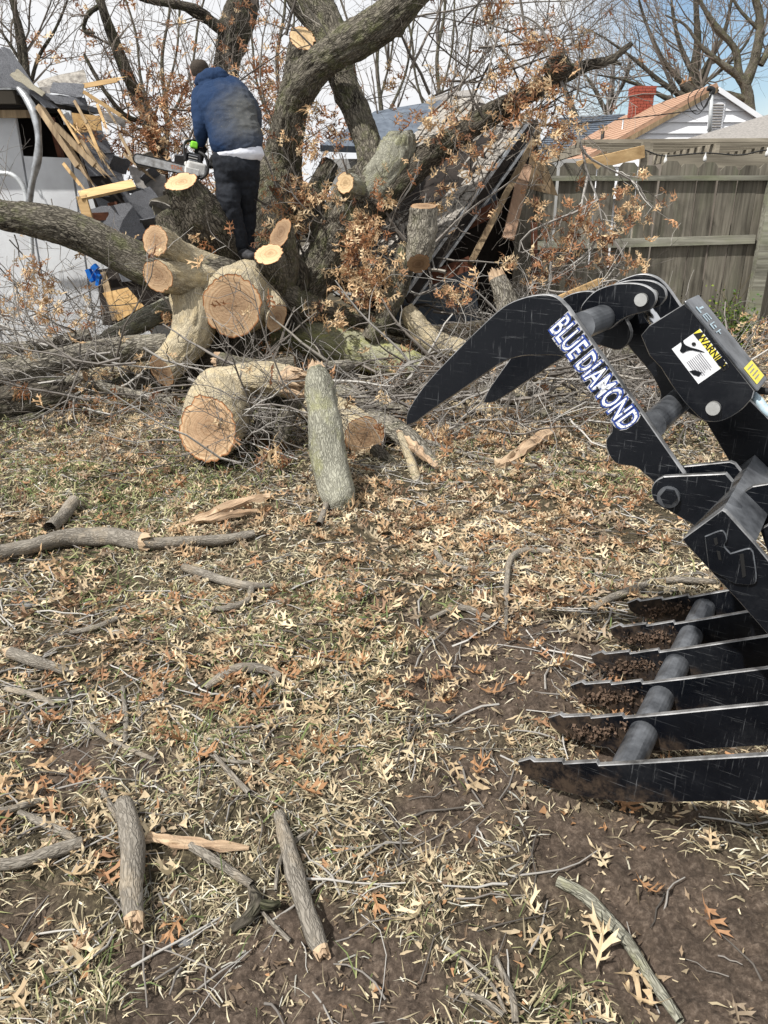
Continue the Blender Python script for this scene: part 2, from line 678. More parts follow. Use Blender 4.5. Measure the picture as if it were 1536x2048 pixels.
f3 = x.noise(vv, 2.2, 4)
at = x.n('ShaderNodeAttribute')
at.attribute_name = 'mud'
soil = x.ramp(f2, [(0.28, (0.030, 0.022, 0.016)), (0.5, (0.085, 0.062, 0.046)), (0.72, (0.20, 0.155, 0.12))])
thatch = x.ramp(f2, [(0.3, (0.018, 0.014, 0.009)), (0.5, (0.062, 0.050, 0.030)), (0.72, (0.18, 0.15, 0.09))])
c = x.mix(at.outputs['Fac'], thatch, soil)
wet = x.ramp(f1, [(0.38, 0.55), (0.62, 1.1)])
c = x.mix(0.8, c, wet, 'MULTIPLY')
x.col(c)
x.bump(x.math('ADD', f2, f1), 0.7, 0.012)
M['soil'] = x.set(0.9, 0, 0.25)
g = put('lawn', mesh_np('lawn', np.column_stack([xy, zz]), GQ, None, [M['soil']], {'mud': mudv}, True))
tag(g, kind='structure')

# ================================================================ LOGS AND LIMBS


def W(p):
    return Y(p[0], p[1], p[2])


def limb_geo(pts, seed=0, S=None, amp=1.0, ends=('open', 'open'), cutn=(None, None), twist=0.0, knots=0):
    """pts: (px, py, Y, width px) along the limb -> vertices, quads, attribute, caps"""
    P = np.array([W(p) for p in pts])
    R = np.array([p[3] / 2 / FPX * depth(W(p)) for p in pts])
    return limb_world(P, R, seed, S, amp, ends, cutn)


def limb_world(P, R, seed=0, S=None, amp=1.0, ends=('open', 'open'), cutn=(None, None)):
    seg = np.linalg.norm(np.diff(P, axis=0), axis=1).sum()
    rm = R.mean()
    n = int(np.clip(seg / max(rm * 0.16, 0.012), 8, 130))
    if S is None:
        S = int(np.clip(rm * 2 * math.pi / 0.014, 10, 72))
    PR = spline(np.column_stack([P, R]), n)
    P, R = PR[:, :3], np.maximum(PR[:, 3], 0.002)
    T, N, B = frames(P)
    s = np.concatenate([[0], np.cumsum(np.linalg.norm(np.diff(P, axis=0), axis=1))])
    a = np.arange(S) / S * 2 * math.pi
    ring = N[:, None, :] * np.cos(a)[None, :, None] + B[:, None, :] * np.sin(a)[None, :, None]
    q = np.stack([np.cos(a)[None, :] * R[:, None], np.sin(a)[None, :] * R[:, None], np.broadcast_to(s[:, None], (n, S))], -1)
    q = q + np.array([seed * 3.7, seed * 1.3, seed * 2.1])
    lump = fbm(q * np.array([5, 5, 3.0]), 3, seed + 3) * 0.16 + fbm(q * np.array([2.0, 2.0, 1.3]) , 2, seed + 7) * 0.14
    rid = 1 - np.abs(fbm(q * np.array([34, 34, 8.0]), 3, seed + 11)) * 3.4
    knot = np.clip(vnoise(q * np.array([9, 9, 6.0]), seed + 19) - .62, 0, 1) * .55
    disp = R[:, None] * (lump * 1.15 + knot) * amp + np.minimum(0.014, rm * 0.12) * rid * amp
    V = P[:, None, :] + ring * (R[:, None] + disp)[:, :, None]
    for e, (idx, sgn) in enumerate(((0, -1), (n - 1, 1))):
        if cutn[e] is not None:
            nn = unit(np.array(cutn[e], float))
            c = P[idx]
            t = T[idx]
            reach = max(R[idx] * 2.2, 1e-3)
            for k in range(n):
                dd = abs(s[k] - s[idx])
                if dd < reach:
                    w = (1 - dd / reach)
                    V[k] = V[k] - t * ((((V[k] - P[k]) @ nn) / (t @ nn)) * w)[:, None]
    Vf = V.reshape(-1, 3)
    ki, si = np.meshgrid(np.arange(n - 1), np.arange(S), indexing='ij')
    o = ki * S
    Q = np.stack([o + si, o + (si + 1) % S, o + S + (si + 1) % S, o + S + si], -1).reshape(-1, 4)
    return dict(V=Vf, Q=Q, bark=q.reshape(-1, 3), P=P, R=R, T=T, N=N, B=B, n=n, S=S, V3=V, seed=seed)


def cap_geo(g, end, kind='cut', rings=9, rough=0.0):
    idx = 0 if end == 0 else g['n'] - 1
    E = g['V3'][idx]
    c = E.mean(0)
    t = g['T'][idx] * (-1 if end == 0 else 1)
    S = g['S']
    f = np.linspace(1, 0, rings + 1)[:-1]
    # plane basis for the ring attribute
    nrm = unit(np.cross(E[S // 4] - c, E[0] - c))
    bx = unit(E[0] - c)
    by = np.cross(nrm, bx)
    V, A = [], []
    for j, k in enumerate(f):
        X_ = c + (E - c) * k
        if kind == 'broken':
            jag = (vnoise(np.column_stack([np.cos(np.arange(S) / S * 6.283) * 5 * k + g['seed'], np.sin(np.arange(S) / S * 6.283) * 5 * k, np.full(S, 1.0)]) * 1.7, 31) + 0.4)
            X_ = X_ + t * (jag * g['R'][idx] * 1.3 * (j > 0))[:, None]
        elif rough:
            X_ = X_ + t * (rng.normal(size=S) * rough * (j > 0))[:, None]
        V.append(X_)
        A.append(np.column_stack([(X_ - c) @ bx, (X_ - c) @ by, np.full(S, k)]))
    V = np.concatenate(V + [c[None] + (t * g['R'][idx] * 0.4 if kind == 'broken' else 0)])
    off = rng.uniform(-0.012, 0.012, 2) * (g['R'][idx] / 0.1)
    A = np.concatenate(A + [np.zeros((1, 3))])
    A[:, 0] += off[0]
    A[:, 1] += off[1]
    ki, si = np.meshgrid(np.arange(rings - 1), np.arange(S), indexing='ij')
    o = ki * S
    Q = np.stack([o + si, o + (si + 1) % S, o + S + (si + 1) % S, o + S + si], -1).reshape(-1, 4)
    o = (rings - 1) * S
    si = np.arange(S)
    Tt = np.stack([o + si, o + (si + 1) % S, np.full(S, rings * S)], -1)
    return V, Q, Tt, A


def caps(g, ends, parent, mats):
    for e in (0, 1):
        k = ends[e]
        if k == 'open' or k is None:
            continue
        V, Q, Tt, A = cap_geo(g, e, 'broken' if k == 'broken' else 'cut', rough=0.0012)
        # a hair of overlap so that no gap shows at the bark
        nm = 'broken_end' if k == 'broken' else 'cut_face'
        build(nm, V, Q, Tt, M['split'] if k == 'broken' else M[k], parent, {'ring': A, 'bark': A}, k != 'broken')


def limb(name, pts, m, parent, seed, ends=('open', 'open'), cutn=(None, None), amp=1.0, S=None):
    g = limb_geo(pts, seed, S, amp, ends, cutn)
    o = build(name, g['V'], g['Q'], None, M[m], parent, {'bark': g['bark']}, True)
    return o, g


def log(label, pts, m='bark', seed=0, ends=('cut', 'cut'), cutn=(None, None), amp=1.0, name='cut_log', cat='log', group=None):
    """a log that lies by itself: Empty + wood + its cut faces"""
    P = [W(p) for p in pts]
    b = np.mean(P, 0)
    b[2] = min(p[2] for p in P)
    t = thing(name, label, cat, b, group)
    o, g = limb('bark', pts, m, t, seed, ends, cutn, amp)
    caps(g, ends, t, M)
    return t


CAMV = lambda px, py: -unit(ray(px, py))         # direction from a point back towards the photographer

# ---- the felled oak: butt, limbs and stubs that are one piece of wood
oak = thing('felled_oak', 'felled oak crown with big round sawn butt and cut stubs under the man\'s feet', 'fallen tree', (-1.3, 6.9, 0.0))


def part_limb(name, pts, m, seed, ends=('open', 'open'), cutn=(None, None), amp=1.0, par=None):
    o, g = limb(name, pts, m, par or oak, seed, ends, cutn, amp)
    for e in (0, 1):
        if ends[e] not in ('open', None):
            V, Q, Tt, A = cap_geo(g, e, 'broken' if ends[e] == 'broken' else 'cut', rough=0.0012)
            nm = 'broken_end' if ends[e] == 'broken' else 'cut_face'
            build(nm, V, Q, Tt, M['split'] if ends[e] == 'broken' else M[ends[e]], o, {'ring': A, 'bark': A}, ends[e] != 'broken')
    return o


part_limb('trunk_butt', [(462, 612, 6.50, 120), (472, 600, 6.66, 132), (490, 592, 6.95, 132), (512, 578, 7.35, 112), (535, 560, 7.9, 104), (560, 540, 8.4, 100)], 'bark_tan', 1, ('cut', 'open'), ((0.10, -1, 0.10), None), 0.7)
part_limb('limb', [(-90, 392, 6.6, 50), (0, 428, 6.65, 58), (60, 437, 6.68, 62), (150, 462, 6.72, 68), (250, 512, 6.78, 72), (330, 545, 6.8, 82), (410, 562, 6.85, 100), (480, 585, 7.0, 108)], 'bark_mid', 2, ('open', 'open'), amp=0.7)
part_limb('limb', [(311, 482, 6.40, 55), (330, 492, 6.52, 57), (362, 514, 6.7, 62), (405, 543, 6.85, 74), (450, 568, 7.0, 84)], 'bark_tan', 3, ('cut', 'open'), ((-0.35, -1, 0.15), None), 0.7)
part_limb('limb', [(316, 553, 6.38, 57), (345, 556, 6.5, 60), (385, 560, 6.7, 68), (430, 565, 6.85, 80)], 'bark_tan', 4, ('cut', 'open'), ((-0.25, -1, -0.05), None), 0.7)
part_limb('limb', [(538, 508, 6.75, 55), (543, 530, 6.85, 56), (540, 560, 7.0, 68), (525, 590, 7.1, 80)], 'bark_mid', 5, ('cut_pale', 'open'), ((-0.15, -0.75, 1.0), None), 0.6)
part_limb('limb', [(560, 467, 6.9, 46), (563, 490, 7.02, 58), (565, 530, 7.15, 66), (550, 580, 7.25, 80)], 'bark_mid', 6, ('cut_dark', 'open'), ((-1.0, -1.0, 0.35), None), 0.7)
part_limb('limb', [(553, 636, 6.62, 44), (545, 618, 6.72, 50), (525, 595, 6.9, 62), (500, 580, 7.05, 70)], 'bark_tan', 7, ('cut', 'open'), ((1.0, -0.85, -0.1), None), 0.7)
part_limb('limb', [(480, 790, 6.95, 100), (482, 740, 6.98, 92), (486, 690, 7.0, 88), (490, 640, 7.05, 96), (500, 600, 7.1, 100)], 'bark_dark', 8, amp=1.0)
part_limb('limb', [(380, 590, 6.72, 82), (392, 625, 6.62, 86), (383, 672, 6.55, 82), (352, 712, 6.45, 66), (322, 742, 6.35, 62)], 'bark_tan', 9, ('open', 'cut_dark'), (None, (-0.7, -1, -0.35)), 0.7)
part_limb('limb', [(415, 560, 6.9, 90), (412, 640, 6.85, 78), (405, 710, 6.8, 70), (400, 790, 6.75, 76)], 'bark_dark', 10)
part_limb('limb', [(565, 590, 7.2, 60), (620, 615, 7.25, 44), (700, 632, 7.3, 36), (790, 655, 7.4, 30), (850, 672, 7.5, 24)], 'bark_mid', 11)
part_limb('limb', [(560, 520, 7.3, 70), (590, 560, 7.3, 56), (575, 610, 7.25, 40), (600, 660, 7.2, 30)], 'bark_dark', 12)
# sawdust lies on the top of the butt (loose, nobody could count it) - see litter below

# stub the saw has just cut
part_limb('limb', [(363, 362, 7.05, 62), (370, 378, 7.08, 66), (388, 412, 7.15, 86), (412, 455, 7.25, 102), (440, 500, 7.4, 112), (470, 540, 7.6, 120)], 'bark_dark', 13, ('cut_pale', 'open'), ((-0.15, -0.55, 1.0), None))
part_limb('limb', [(330, 430, 7.5, 40), (350, 460, 7.45, 50), (390, 500, 7.4, 60), (430, 540, 7.3, 70)], 'bark_dark', 14)

# ---- the two big leaning stems behind the man
stem = thing('leaning_oak_stem', 'thick dark oak stem rising behind the man and bending right out of the top', 'tree', (-1.2, 8.4, 0.0))
part_limb('trunk', [(500, 590, 8.6, 190), (520, 500, 8.5, 160), (540, 430, 8.4, 128), (556, 370, 8.35, 98), (568, 310, 8.3, 70), (576, 255, 8.2, 62), (586, 205, 8.15, 62), (610, 158, 8.05, 66), (652, 118, 7.95, 68), (700, 88, 7.85, 70), (750, 56, 7.8, 70), (797, 18, 7.7, 66), (850, -40, 7.6, 62), (930, -130, 7.4, 58)], 'bark_mid', 15, par=stem)
part_limb('limb', [(604, 76, 8.1, 56), (603, 100, 8.12, 56), (597, 140, 8.15, 54), (586, 195, 8.2, 52)], 'bark_mid', 16, ('cut_pale', 'open'), ((0.25, -0.8, 0.75), None), par=stem)
stem2 = thing('forked_oak_stem', 'grey forked oak stem crossing behind the dark one and lying on the garage roof', 'tree', (0.0, 8.0, 0.0))
part_limb('trunk', [(560, -140, 8.7, 74), (606, -20, 8.6, 70), (650, 50, 8.5, 62), (672, 105, 8.4, 54), (684, 155, 8.35, 50), (709, 215, 8.2, 50), (730, 273, 8.1, 52), (742, 312, 8.0, 60), (744, 350, 7.9, 84), (712, 402, 7.8, 94), (680, 460, 7.7, 90), (640, 540, 7.6, 80), (600, 600, 7.5, 70)], 'bark_mid', 17, par=stem2)
part_limb('limb', [(796, 262, 7.75, 16), (796, 265, 7.75, 44), (797, 272, 7.75, 60), (797, 290, 7.75, 72), (785, 330, 7.75, 80), (750, 375, 7.8, 84), (720, 410, 7.85, 80)], 'bark_lichen', 18, ('open', 'open'), par=stem2)
part_limb('limb', [(740, 412, 7.8, 70), (800, 362, 7.75, 62), (850, 318, 7.75, 54), (915, 272, 7.75, 48), (985, 228, 7.7, 42), (1060, 186, 7.65, 34), (1125, 152, 7.6, 27), (1180, 130, 7.6, 18), (1215, 122, 7.6, 14), (1240, 105, 7.6, 10), (1264, 86, 7.6, 5)], 'bark_dark', 19, par=stem2)
part_limb('limb', [(1205, 124, 7.6, 12), (1225, 124, 7.6, 10), (1243, 129, 7.6, 5)], 'bark_dark', 20, par=stem2)
part_limb('burl', [(1098, 118, 7.55, 26), (1108, 128, 7.55, 48), (1122, 134, 7.55, 48), (1137, 125, 7.55, 28)], 'bark_dark', 21, par=stem2)
part_limb('limb', [(690, 366, 7.45, 40), (698, 372, 7.55, 48), (715, 385, 7.75, 56)], 'bark_lichen', 22, ('cut_pale', 'open'), ((-0.6, -1, 0.2), None), par=stem2)
part_limb('limb', [(660, 330, 8.3, 34), (620, 420, 8.0, 44), (650, 480, 7.8, 60)], 'bark_dark', 23, par=stem2)

# ---- loose logs, one by one
log('mossy yellow-green log lying right of the round sawn butt', [(560, 655, 7.55, 84), (600, 664, 7.45, 80), (660, 682, 7.3, 76), (740, 706, 7.15, 68), (810, 728, 7.0, 58), (862, 745, 6.9, 50)], 'bark_moss', 24, ('open', 'cut_dark'), (None, (0.5, -1, -0.05)))
log('short grey log hanging upright over the caved-in shed roof', [(846, 412, 7.0, 52), (846, 440, 7.0, 54), (842, 480, 6.98, 52), (838, 527, 6.95, 44)], 'bark', 25, ('cut_dark', 'cut_dark'), ((0, -0.2, 1), (0, -1, -1.0)))
log('thin upright log below the hanging one, leaning over the brush', [(815, 490, 7.2, 36), (800, 560, 7.15, 40), (775, 620, 7.1, 38), (740, 680, 7.05, 34)], 'bark_mid', 26, ('open', 'cut_dark'))
log('bent grey log with a tan top lying before the dark shed opening', [(812, 618, 7.2, 34), (832, 645, 7.15, 42), (855, 675, 7.1, 46), (900, 695, 7.05, 40), (945, 702, 7.0, 38)], 'bark_tan', 27, ('cut_pale', 'open'))
log('upright broken branch stub left of the far black grapple finger', [(995, 556, 7.0, 30), (1008, 590, 6.95, 38), (1020, 630, 6.9, 40), (1030, 680, 6.8, 38)], 'bark', 28, ('broken', 'open'))
log('pale log end with round cut below the grapple finger', [(870, 803, 6.1, 38), (930, 815, 5.95, 42), (985, 829, 5.75, 44), (1022, 838, 5.6, 44)], 'bark_tan', 29, ('open', 'cut'), (None, (0.4, -1, 0)))
log('thin pale log standing just behind the small round cut log', [(1030, 735, 6.2, 30), (1036, 775, 6.05, 31), (1043, 815, 5.9, 32)], 'bark_tan', 30, ('open', 'cut_dark'))
log('grey log half hidden behind the black grapple arm', [(1050, 755, 6.7, 36), (1100, 785, 6.5, 36), (1160, 815, 6.3, 34)], 'bark', 31, ('open', 'cut_dark'))
log('stout limb crossing the open ground seen through the grapple arms', [(1140, 730, 6.9, 26), (1200, 712, 6.95, 28), (1270, 700, 7.0, 30), (1330, 690, 7.0, 26)], 'bark_mid', 32, ('open', 'open'))
log('long grey log along the ground at the left edge of the brush pile', [(-60, 762, 6.1, 46), (40, 738, 6.2, 46), (140, 716, 6.35, 48), (240, 700, 6.5, 46), (335, 690, 6.6, 40)], 'bark', 33, ('open', 'open'))
log('slanting log with yellowish bark behind the long grey log', [(195, 690, 7.2, 34), (250, 662, 7.2, 38), (310, 630, 7.2, 40), (370, 600, 7.2, 38)], 'bark_lichen', 34, ('open', 'open'))
log('dark thick log end low at the left edge', [(-60, 830, 5.75, 84), (10, 815, 5.8, 82), (70, 800, 5.85, 76), (130, 790, 5.95, 60)], 'bark_dark', 35, ('open', 'open'))
log('thin weathered stick-like log below the long grey log', [(20, 790, 6.0, 14), (90, 775, 6.0, 18), (170, 752, 6.0, 20)], 'bark', 36, ('open', 'cut_dark'))
log('grey mid-sized log lying in the shade under the brush', [(190, 800, 6.6, 40), (260, 770, 6.65, 44), (330, 760, 6.7, 46), (380, 765, 6.7, 40)], 'bark_mid', 37, ('open', 'open'))
log('dark log under the mossy one, in the middle of the brush pile', [(560, 780, 6.5, 30), (640, 790, 6.4, 34), (720, 800, 6.3, 32), (800, 790, 6.3, 26), (880, 770, 6.3, 20)], 'bark_dark', 38, ('open', 'open'))

# big round in front, with its torn side limb
rd = thing('oak_round', 'largest cut round on the lawn, ringed face to the camera and a splintered side limb', 'log', (-1.05, 4.95, 0.0))
part_limb('trunk', [(414, 858, 4.62, 128), (420, 850, 4.7, 136), (432, 825, 4.95, 132), (443, 795, 5.2, 122), (447, 775, 5.35, 96), (449, 762, 5.42, 50)], 'bark_tan', 40, ('cut', 'open'), ((-0.28, -1, 0.30), None), 0.6, rd)
part_limb('limb', [(446, 778, 5.2, 84), (490, 760, 5.15, 62), (535, 756, 5.1, 62), (580, 764, 5.05, 64)], 'bark_tan', 41, ('open', 'broken'), (None, (1, -0.7, 0.1)), 0.6, rd)
log('upright lichen-grey slab of limb standing in the leaves before the pile', [(634, 742, 4.62, 34), (640, 775, 4.52, 56), (648, 830, 4.4, 60), (655, 900, 4.22, 66), (668, 965, 4.05, 68), (680, 1004, 3.94, 60), (685, 1020, 3.90, 34), (686, 1026, 3.89, 8)], 'bark_lichen', 42, ('broken', 'open'), (None, None), 1.1, 'limb_slab')
log('cut log with tilted oval face right of the upright slab', [(600, 790, 5.75, 70), (640, 812, 5.55, 76), (690, 845, 5.2, 80), (728, 872, 4.95, 80)], 'bark_tan', 43, ('open', 'cut'), (None, (0.35, -1, 0.1)), 0.6)
log('grey log with a long splintered end right of the tilted cut face', [(740, 840, 5.35, 48), (790, 862, 5.15, 48), (830, 890, 4.95, 40), (870, 930, 4.75, 22)], 'bark', 44, ('open', 'broken'))
log('peeled bark-covered stick standing beside the splintered log', [(800, 868, 4.8, 14), (820, 920, 4.6, 18), (835, 965, 4.42, 20), (838, 1000, 4.25, 18)], 'bark_tan', 45, ('broken', 'broken'), name='peeled_stick', cat='stick')
log('dark log piece lying in the shade under the tilted cut face', [(750, 900, 4.85, 26), (775, 922, 4.75, 28), (800, 945, 4.62, 22)], 'bark_dark', 46, ('open', 'broken'))
for k, (lb, a, b) in enumerate((('dark bent log between the big round and the upright slab', (520, 880, 4.95, 36), (560, 790, 5.2, 40)), ('dark thin log leaning beside the upright slab', (560, 890, 4.9, 30), (600, 780, 5.2, 34)))):
    log(lb, [a, ((a[0] + b[0]) / 2 - 6, (a[1] + b[1]) / 2, (a[2] + b[2]) / 2, 36), b], 'bark_mid', 47 + k, ('cut_dark', 'open'))
log('short orange-barked stub with round end beside the split wood', [(508, 1000, 3.98, 24), (520, 1012, 3.92, 26), (534, 1022, 3.84, 26)], 'bark_tan', 49, ('open', 'cut_dark'), name='branch_stub', cat='log')

for k, (lb, pts, m) in enumerate([
    ('thick grey limb lying low between the round log and the near grapple finger', [(880, 862, 5.5, 34), (950, 868, 5.4, 32), (1030, 880, 5.3, 28), (1100, 905, 5.2, 22)], 'bark'),
    ('dark crooked limb crossing under the thin standing log', [(960, 780, 6.0, 26), (1030, 800, 5.9, 28), (1100, 835, 5.7, 24), (1170, 845, 5.6, 18)], 'bark_mid'),
    ('pale broken limb pointing up left inside the grapple loop', [(1170, 800, 6.3, 22), (1120, 770, 6.4, 26), (1060, 745, 6.5, 26)], 'bark_tan'),
    ('grey limb lying level seen below the lower grapple tube', [(1230, 850, 5.6, 24), (1310, 838, 5.7, 24), (1400, 842, 5.7, 20)], 'bark_mid'),
    ('stout limb rising to the fence behind the grapple loop', [(1180, 760, 6.9, 30), (1250, 745, 7.0, 28), (1310, 735, 7.1, 22)], 'bark'),
    ('dark limb below the mossy log, running to the tilted cut log', [(640, 770, 6.2, 30), (700, 790, 6.0, 28), (770, 815, 5.9, 24), (840, 822, 5.8, 18)], 'bark'),
    ('short pale limb end between the mossy log and the bent grey log', [(850, 790, 6.2, 26), (900, 775, 6.3, 28), (950, 765, 6.4, 26)], 'bark_tan'),
    ('slim grey limb lying over the dark limbs at the far left', [(-30, 700, 6.6, 22), (80, 690, 6.6, 24), (180, 668, 6.7, 22)], 'bark'),
    ('twisted limb at the far left under the brush', [(-20, 860, 5.6, 20), (70, 835, 5.7, 22), (150, 835, 5.8, 18), (230, 820, 5.9, 14)], 'bark_mid'),
    ('grey limb reaching from the pile to the big round log', [(190, 770, 6.1, 22), (270, 790, 5.9, 22), (350, 800, 5.7, 16)], 'bark'),
    ('knotted limb beside the dark support under the butt', [(440, 720, 6.3, 26), (520, 735, 6.2, 30), (590, 725, 6.2, 26)], 'bark_mid'),
    ('straight limb behind the upright slab, half in shadow', [(590, 770, 5.7, 22), (640, 740, 6.0, 24), (700, 730, 6.2, 22)], 'bark'),
]):
    log(lb, pts, m, 90 + k, ('cut_dark', 'cut_dark') if k % 2 else ('broken', 'cut_dark'), name='broken_limb', cat='limb', group='limbs heaped in the pile')

# ================================================================ MORE MATERIALS


def plank_mat(name, light, dark, green=None, axis=2, scale=1.0):
    """weathered board: grain runs along the given object axis; every board differs through its place in the world"""
    x = NT(name)
    st = [26 * scale, 26 * scale, 26 * scale]
    st[axis] = 1.3 * scale
    g_ = x.n('ShaderNodeNewGeometry')
    mpn = x.n('ShaderNodeMapping')
    mpn.inputs['Scale'].default_value = st
    x.l(g_.outputs['Position'], mpn.inputs['Vector'])
    f = x.noise(mpn.outputs[0], 1.0, 6, 0.65, 0.6)
    st2 = [4.2, 4.2, 4.2]
    st2[axis] = 0.9
    mp2 = x.n('ShaderNodeMapping')
    mp2.inputs['Scale'].default_value = st2
    x.l(g_.outputs['Position'], mp2.inputs['Vector'])
    f2 = x.noise(mp2.outputs[0], 1.0, 5, 0.6)
    oi = x.n('ShaderNodeObjectInfo')
    c = x.ramp(f, [(0.28, dark), (0.55, tuple((a + b) / 2 for a, b in zip(light, dark))), (0.78, light)])
    c = x.mix(0.75, c, x.ramp(f2, [(0.3, 0.45), (0.65, 1.15)]), 'MULTIPLY')
    c = x.mix(0.6, c, x.ramp(oi.outputs['Random'], [(0.0, (0.65, 0.64, 0.6)), (1.0, (1.15, 1.12, 1.08))]), 'MULTIPLY')
    if green:
        c = x.mix(x.ramp(x.noise(mp2.outputs[0], 1.7, 4), [(0.5, 0.0), (0.7, 0.6)]), c, green)
    x.col(c)
    x.bump(f, 0.5, 0.004)
    return x.set(0.9, 0, 0.15)


M['fence'] = plank_mat('weathered_fence_wood', (0.29, 0.27, 0.225), (0.068, 0.061, 0.050), (0.12, 0.125, 0.085))
M['fence_rail'] = plank_mat('fence_rail_wood', (0.42, 0.42, 0.36), (0.13, 0.125, 0.10), (0.20, 0.22, 0.13), 0)
M['pergola'] = plank_mat('pergola_wood', (0.46, 0.42, 0.34), (0.17, 0.15, 0.12), None, 0, 0.6)
M['pine'] = plank_mat('yellow_pine', (0.72, 0.52, 0.28), (0.42, 0.27, 0.13), None, 0, 0.8)
M['pine_old'] = plank_mat('old_stud_wood', (0.46, 0.36, 0.23), (0.16, 0.11, 0.07), None, 2, 0.8)
M['pink_stud'] = plank_mat('pale_pink_stud', (0.66, 0.47, 0.34), (0.35, 0.22, 0.15), None, 2, 0.8)
M['red_beam'] = plank_mat('red_brown_beam', (0.20, 0.085, 0.05), (0.06, 0.025, 0.018), None, 0, 0.8)
M['stucco'] = simple('pale_shed_wall', (0.62, 0.64, 0.66), (0.50, 0.51, 0.53), 3.5, 0.9, bump=0.15, bdist=0.003)
M['white_siding'] = simple('white_siding', (0.80, 0.80, 0.82), (0.70, 0.71, 0.74), 2, 0.7, bump=0.05)
M['dark_in'] = simple('shed_inside_shade', (0.035, 0.028, 0.024), (0.012, 0.010, 0.009), 4, 0.95, bump=0.1)  # near-black: the shade inside the shed is put into this colour
M['asphalt'] = simple('asphalt_shingle', (0.17, 0.175, 0.19), (0.07, 0.072, 0.08), 140, 0.95, bump=0.6, bdist=0.003)
M['asphalt_brown'] = simple('worn_roof_shingle', (0.40, 0.375, 0.335), (0.16, 0.145, 0.13), 30, 0.95, bump=0.5, bdist=0.003, stretch=(1, 1, 1))
M['roof_orange'] = simple('orange_tan_shingles', (0.42, 0.265, 0.18), (0.32, 0.19, 0.125), 12, 0.9, bump=0.2)
M['roof_slate'] = simple('blue_grey_shingles', (0.13, 0.155, 0.19), (0.07, 0.085, 0.11), 9, 0.9, bump=0.2)
M['roof_grey'] = simple('grey_shingles', (0.30, 0.28, 0.26), (0.18, 0.17, 0.16), 25, 0.9, bump=0.3)
M['tan_felt'] = simple('tan_roof_piece', (0.30, 0.28, 0.22), (0.20, 0.18, 0.14), 120, 0.95, bump=0.3)
M['galv'] = simple('galvanised_metal', (0.52, 0.54, 0.56), (0.22, 0.22, 0.22), 14, 0.45, 0.75, 0.5, bump=0.2)
M['brick'] = simple('red_brick', (0.33, 0.085, 0.055), (0.20, 0.05, 0.035), 18, 0.9, bump=0.3)
M['mortar'] = simple('mortar', (0.40, 0.32, 0.28), None, 30, 0.95)
M['black_rubber'] = simple('black_cable', (0.02, 0.02, 0.02), None, 30, 0.6)
M['white_pipe'] = simple('painted_pipe', (0.62, 0.64, 0.65), None, 10, 0.5, 0.3)
M['osb'] = simple('yellow_plywood', (0.60, 0.40, 0.18), (0.40, 0.24, 0.10), 18, 0.85, bump=0.3)
M['blue_plastic'] = simple('blue_plastic', (0.01, 0.16, 0.62), None, 10, 0.45, bump=0.1)
M['white_insul'] = simple('white_insulation', (0.70, 0.72, 0.74), (0.40, 0.42, 0.44), 30, 0.95, bump=0.8, bdist=0.02)
M['dim_wall'] = simple('tan_porch_wall', (0.22, 0.19, 0.16), None, 3, 0.9)
M['dark_glass'] = simple('dark_window_glass', (0.02, 0.025, 0.03), None, 3, 0.1, spec=.6)
M['far_wall'] = simple('far_house_wall', (0.45, 0.45, 0.44), None, 3, 0.9)


def quadslab(mb, pts, thick, nrm=None):
    """pts: four world corners; a slab of the given thickness behind them"""
    p = np.array(pts, float)
    n = unit(np.cross(p[1] - p[0], p[3] - p[0])) if nrm is None else unit(np.array(nrm, float))
    if n @ (EYE - p.mean(0)) < 0:
        n = -n
    mb.box8(list(p) + list(p - n * thick))
    return n


def slab(name, pts, thick, m, parent=None, sub=0, warp=0.0, seed=0):
    """a bent or straight plate between four (px,py,Y) or world corners; sub > 0 makes a wavy sheet"""
    p = np.array([W(q) if isinstance(q, tuple) else q for q in pts], float)
    n = unit(np.cross(p[1] - p[0], p[3] - p[0]))
    if n @ (EYE - p.mean(0)) < 0:
        n = -n
    k = max(sub, 1) + 1
    u = np.linspace(0, 1, k)
    uu, vv_ = np.meshgrid(u, u, indexing='ij')
    U, V_ = uu[..., None], vv_[..., None]
    A = p[0] * (1 - U) * (1 - V_) + p[1] * U * (1 - V_) + p[2] * U * V_ + p[3] * (1 - U) * V_
    A = A.reshape(-1, 3)
    if warp:
        A = A + n * (fbm(A * 3.1 + seed * 5.3, 3, seed) * warp)[:, None]
        edge = ((uu == 0) | (uu == 1) | (vv_ == 0) | (vv_ == 1)).ravel()
        A = A + (rng.normal(size=A.shape) * warp * 0.12) * edge[:, None]
    Bk = A - n * thick
    i, j = np.meshgrid(np.arange(k - 1), np.arange(k - 1), indexing='ij')
    o = (i * k + j).ravel()
    q1 = np.stack([o, o + k, o + k + 1, o + 1], -1)
    q2 = q1[:, ::-1] + k * k
    rim = [i_ * k for i_ in range(k)] + [(k - 1) * k + j_ for j_ in range(1, k)] + [i_ * k + k - 1 for i_ in range(k - 2, -1, -1)] + [j_ for j_ in range(k - 2, 0, -1)]
    rim = np.array(rim)
    r2 = np.roll(rim, -1)
    q3 = np.stack([rim, rim + k * k, r2 + k * k, r2], -1)
    return build(name, np.concatenate([A, Bk]), np.concatenate([q1, q2, q3]), None, m, parent)


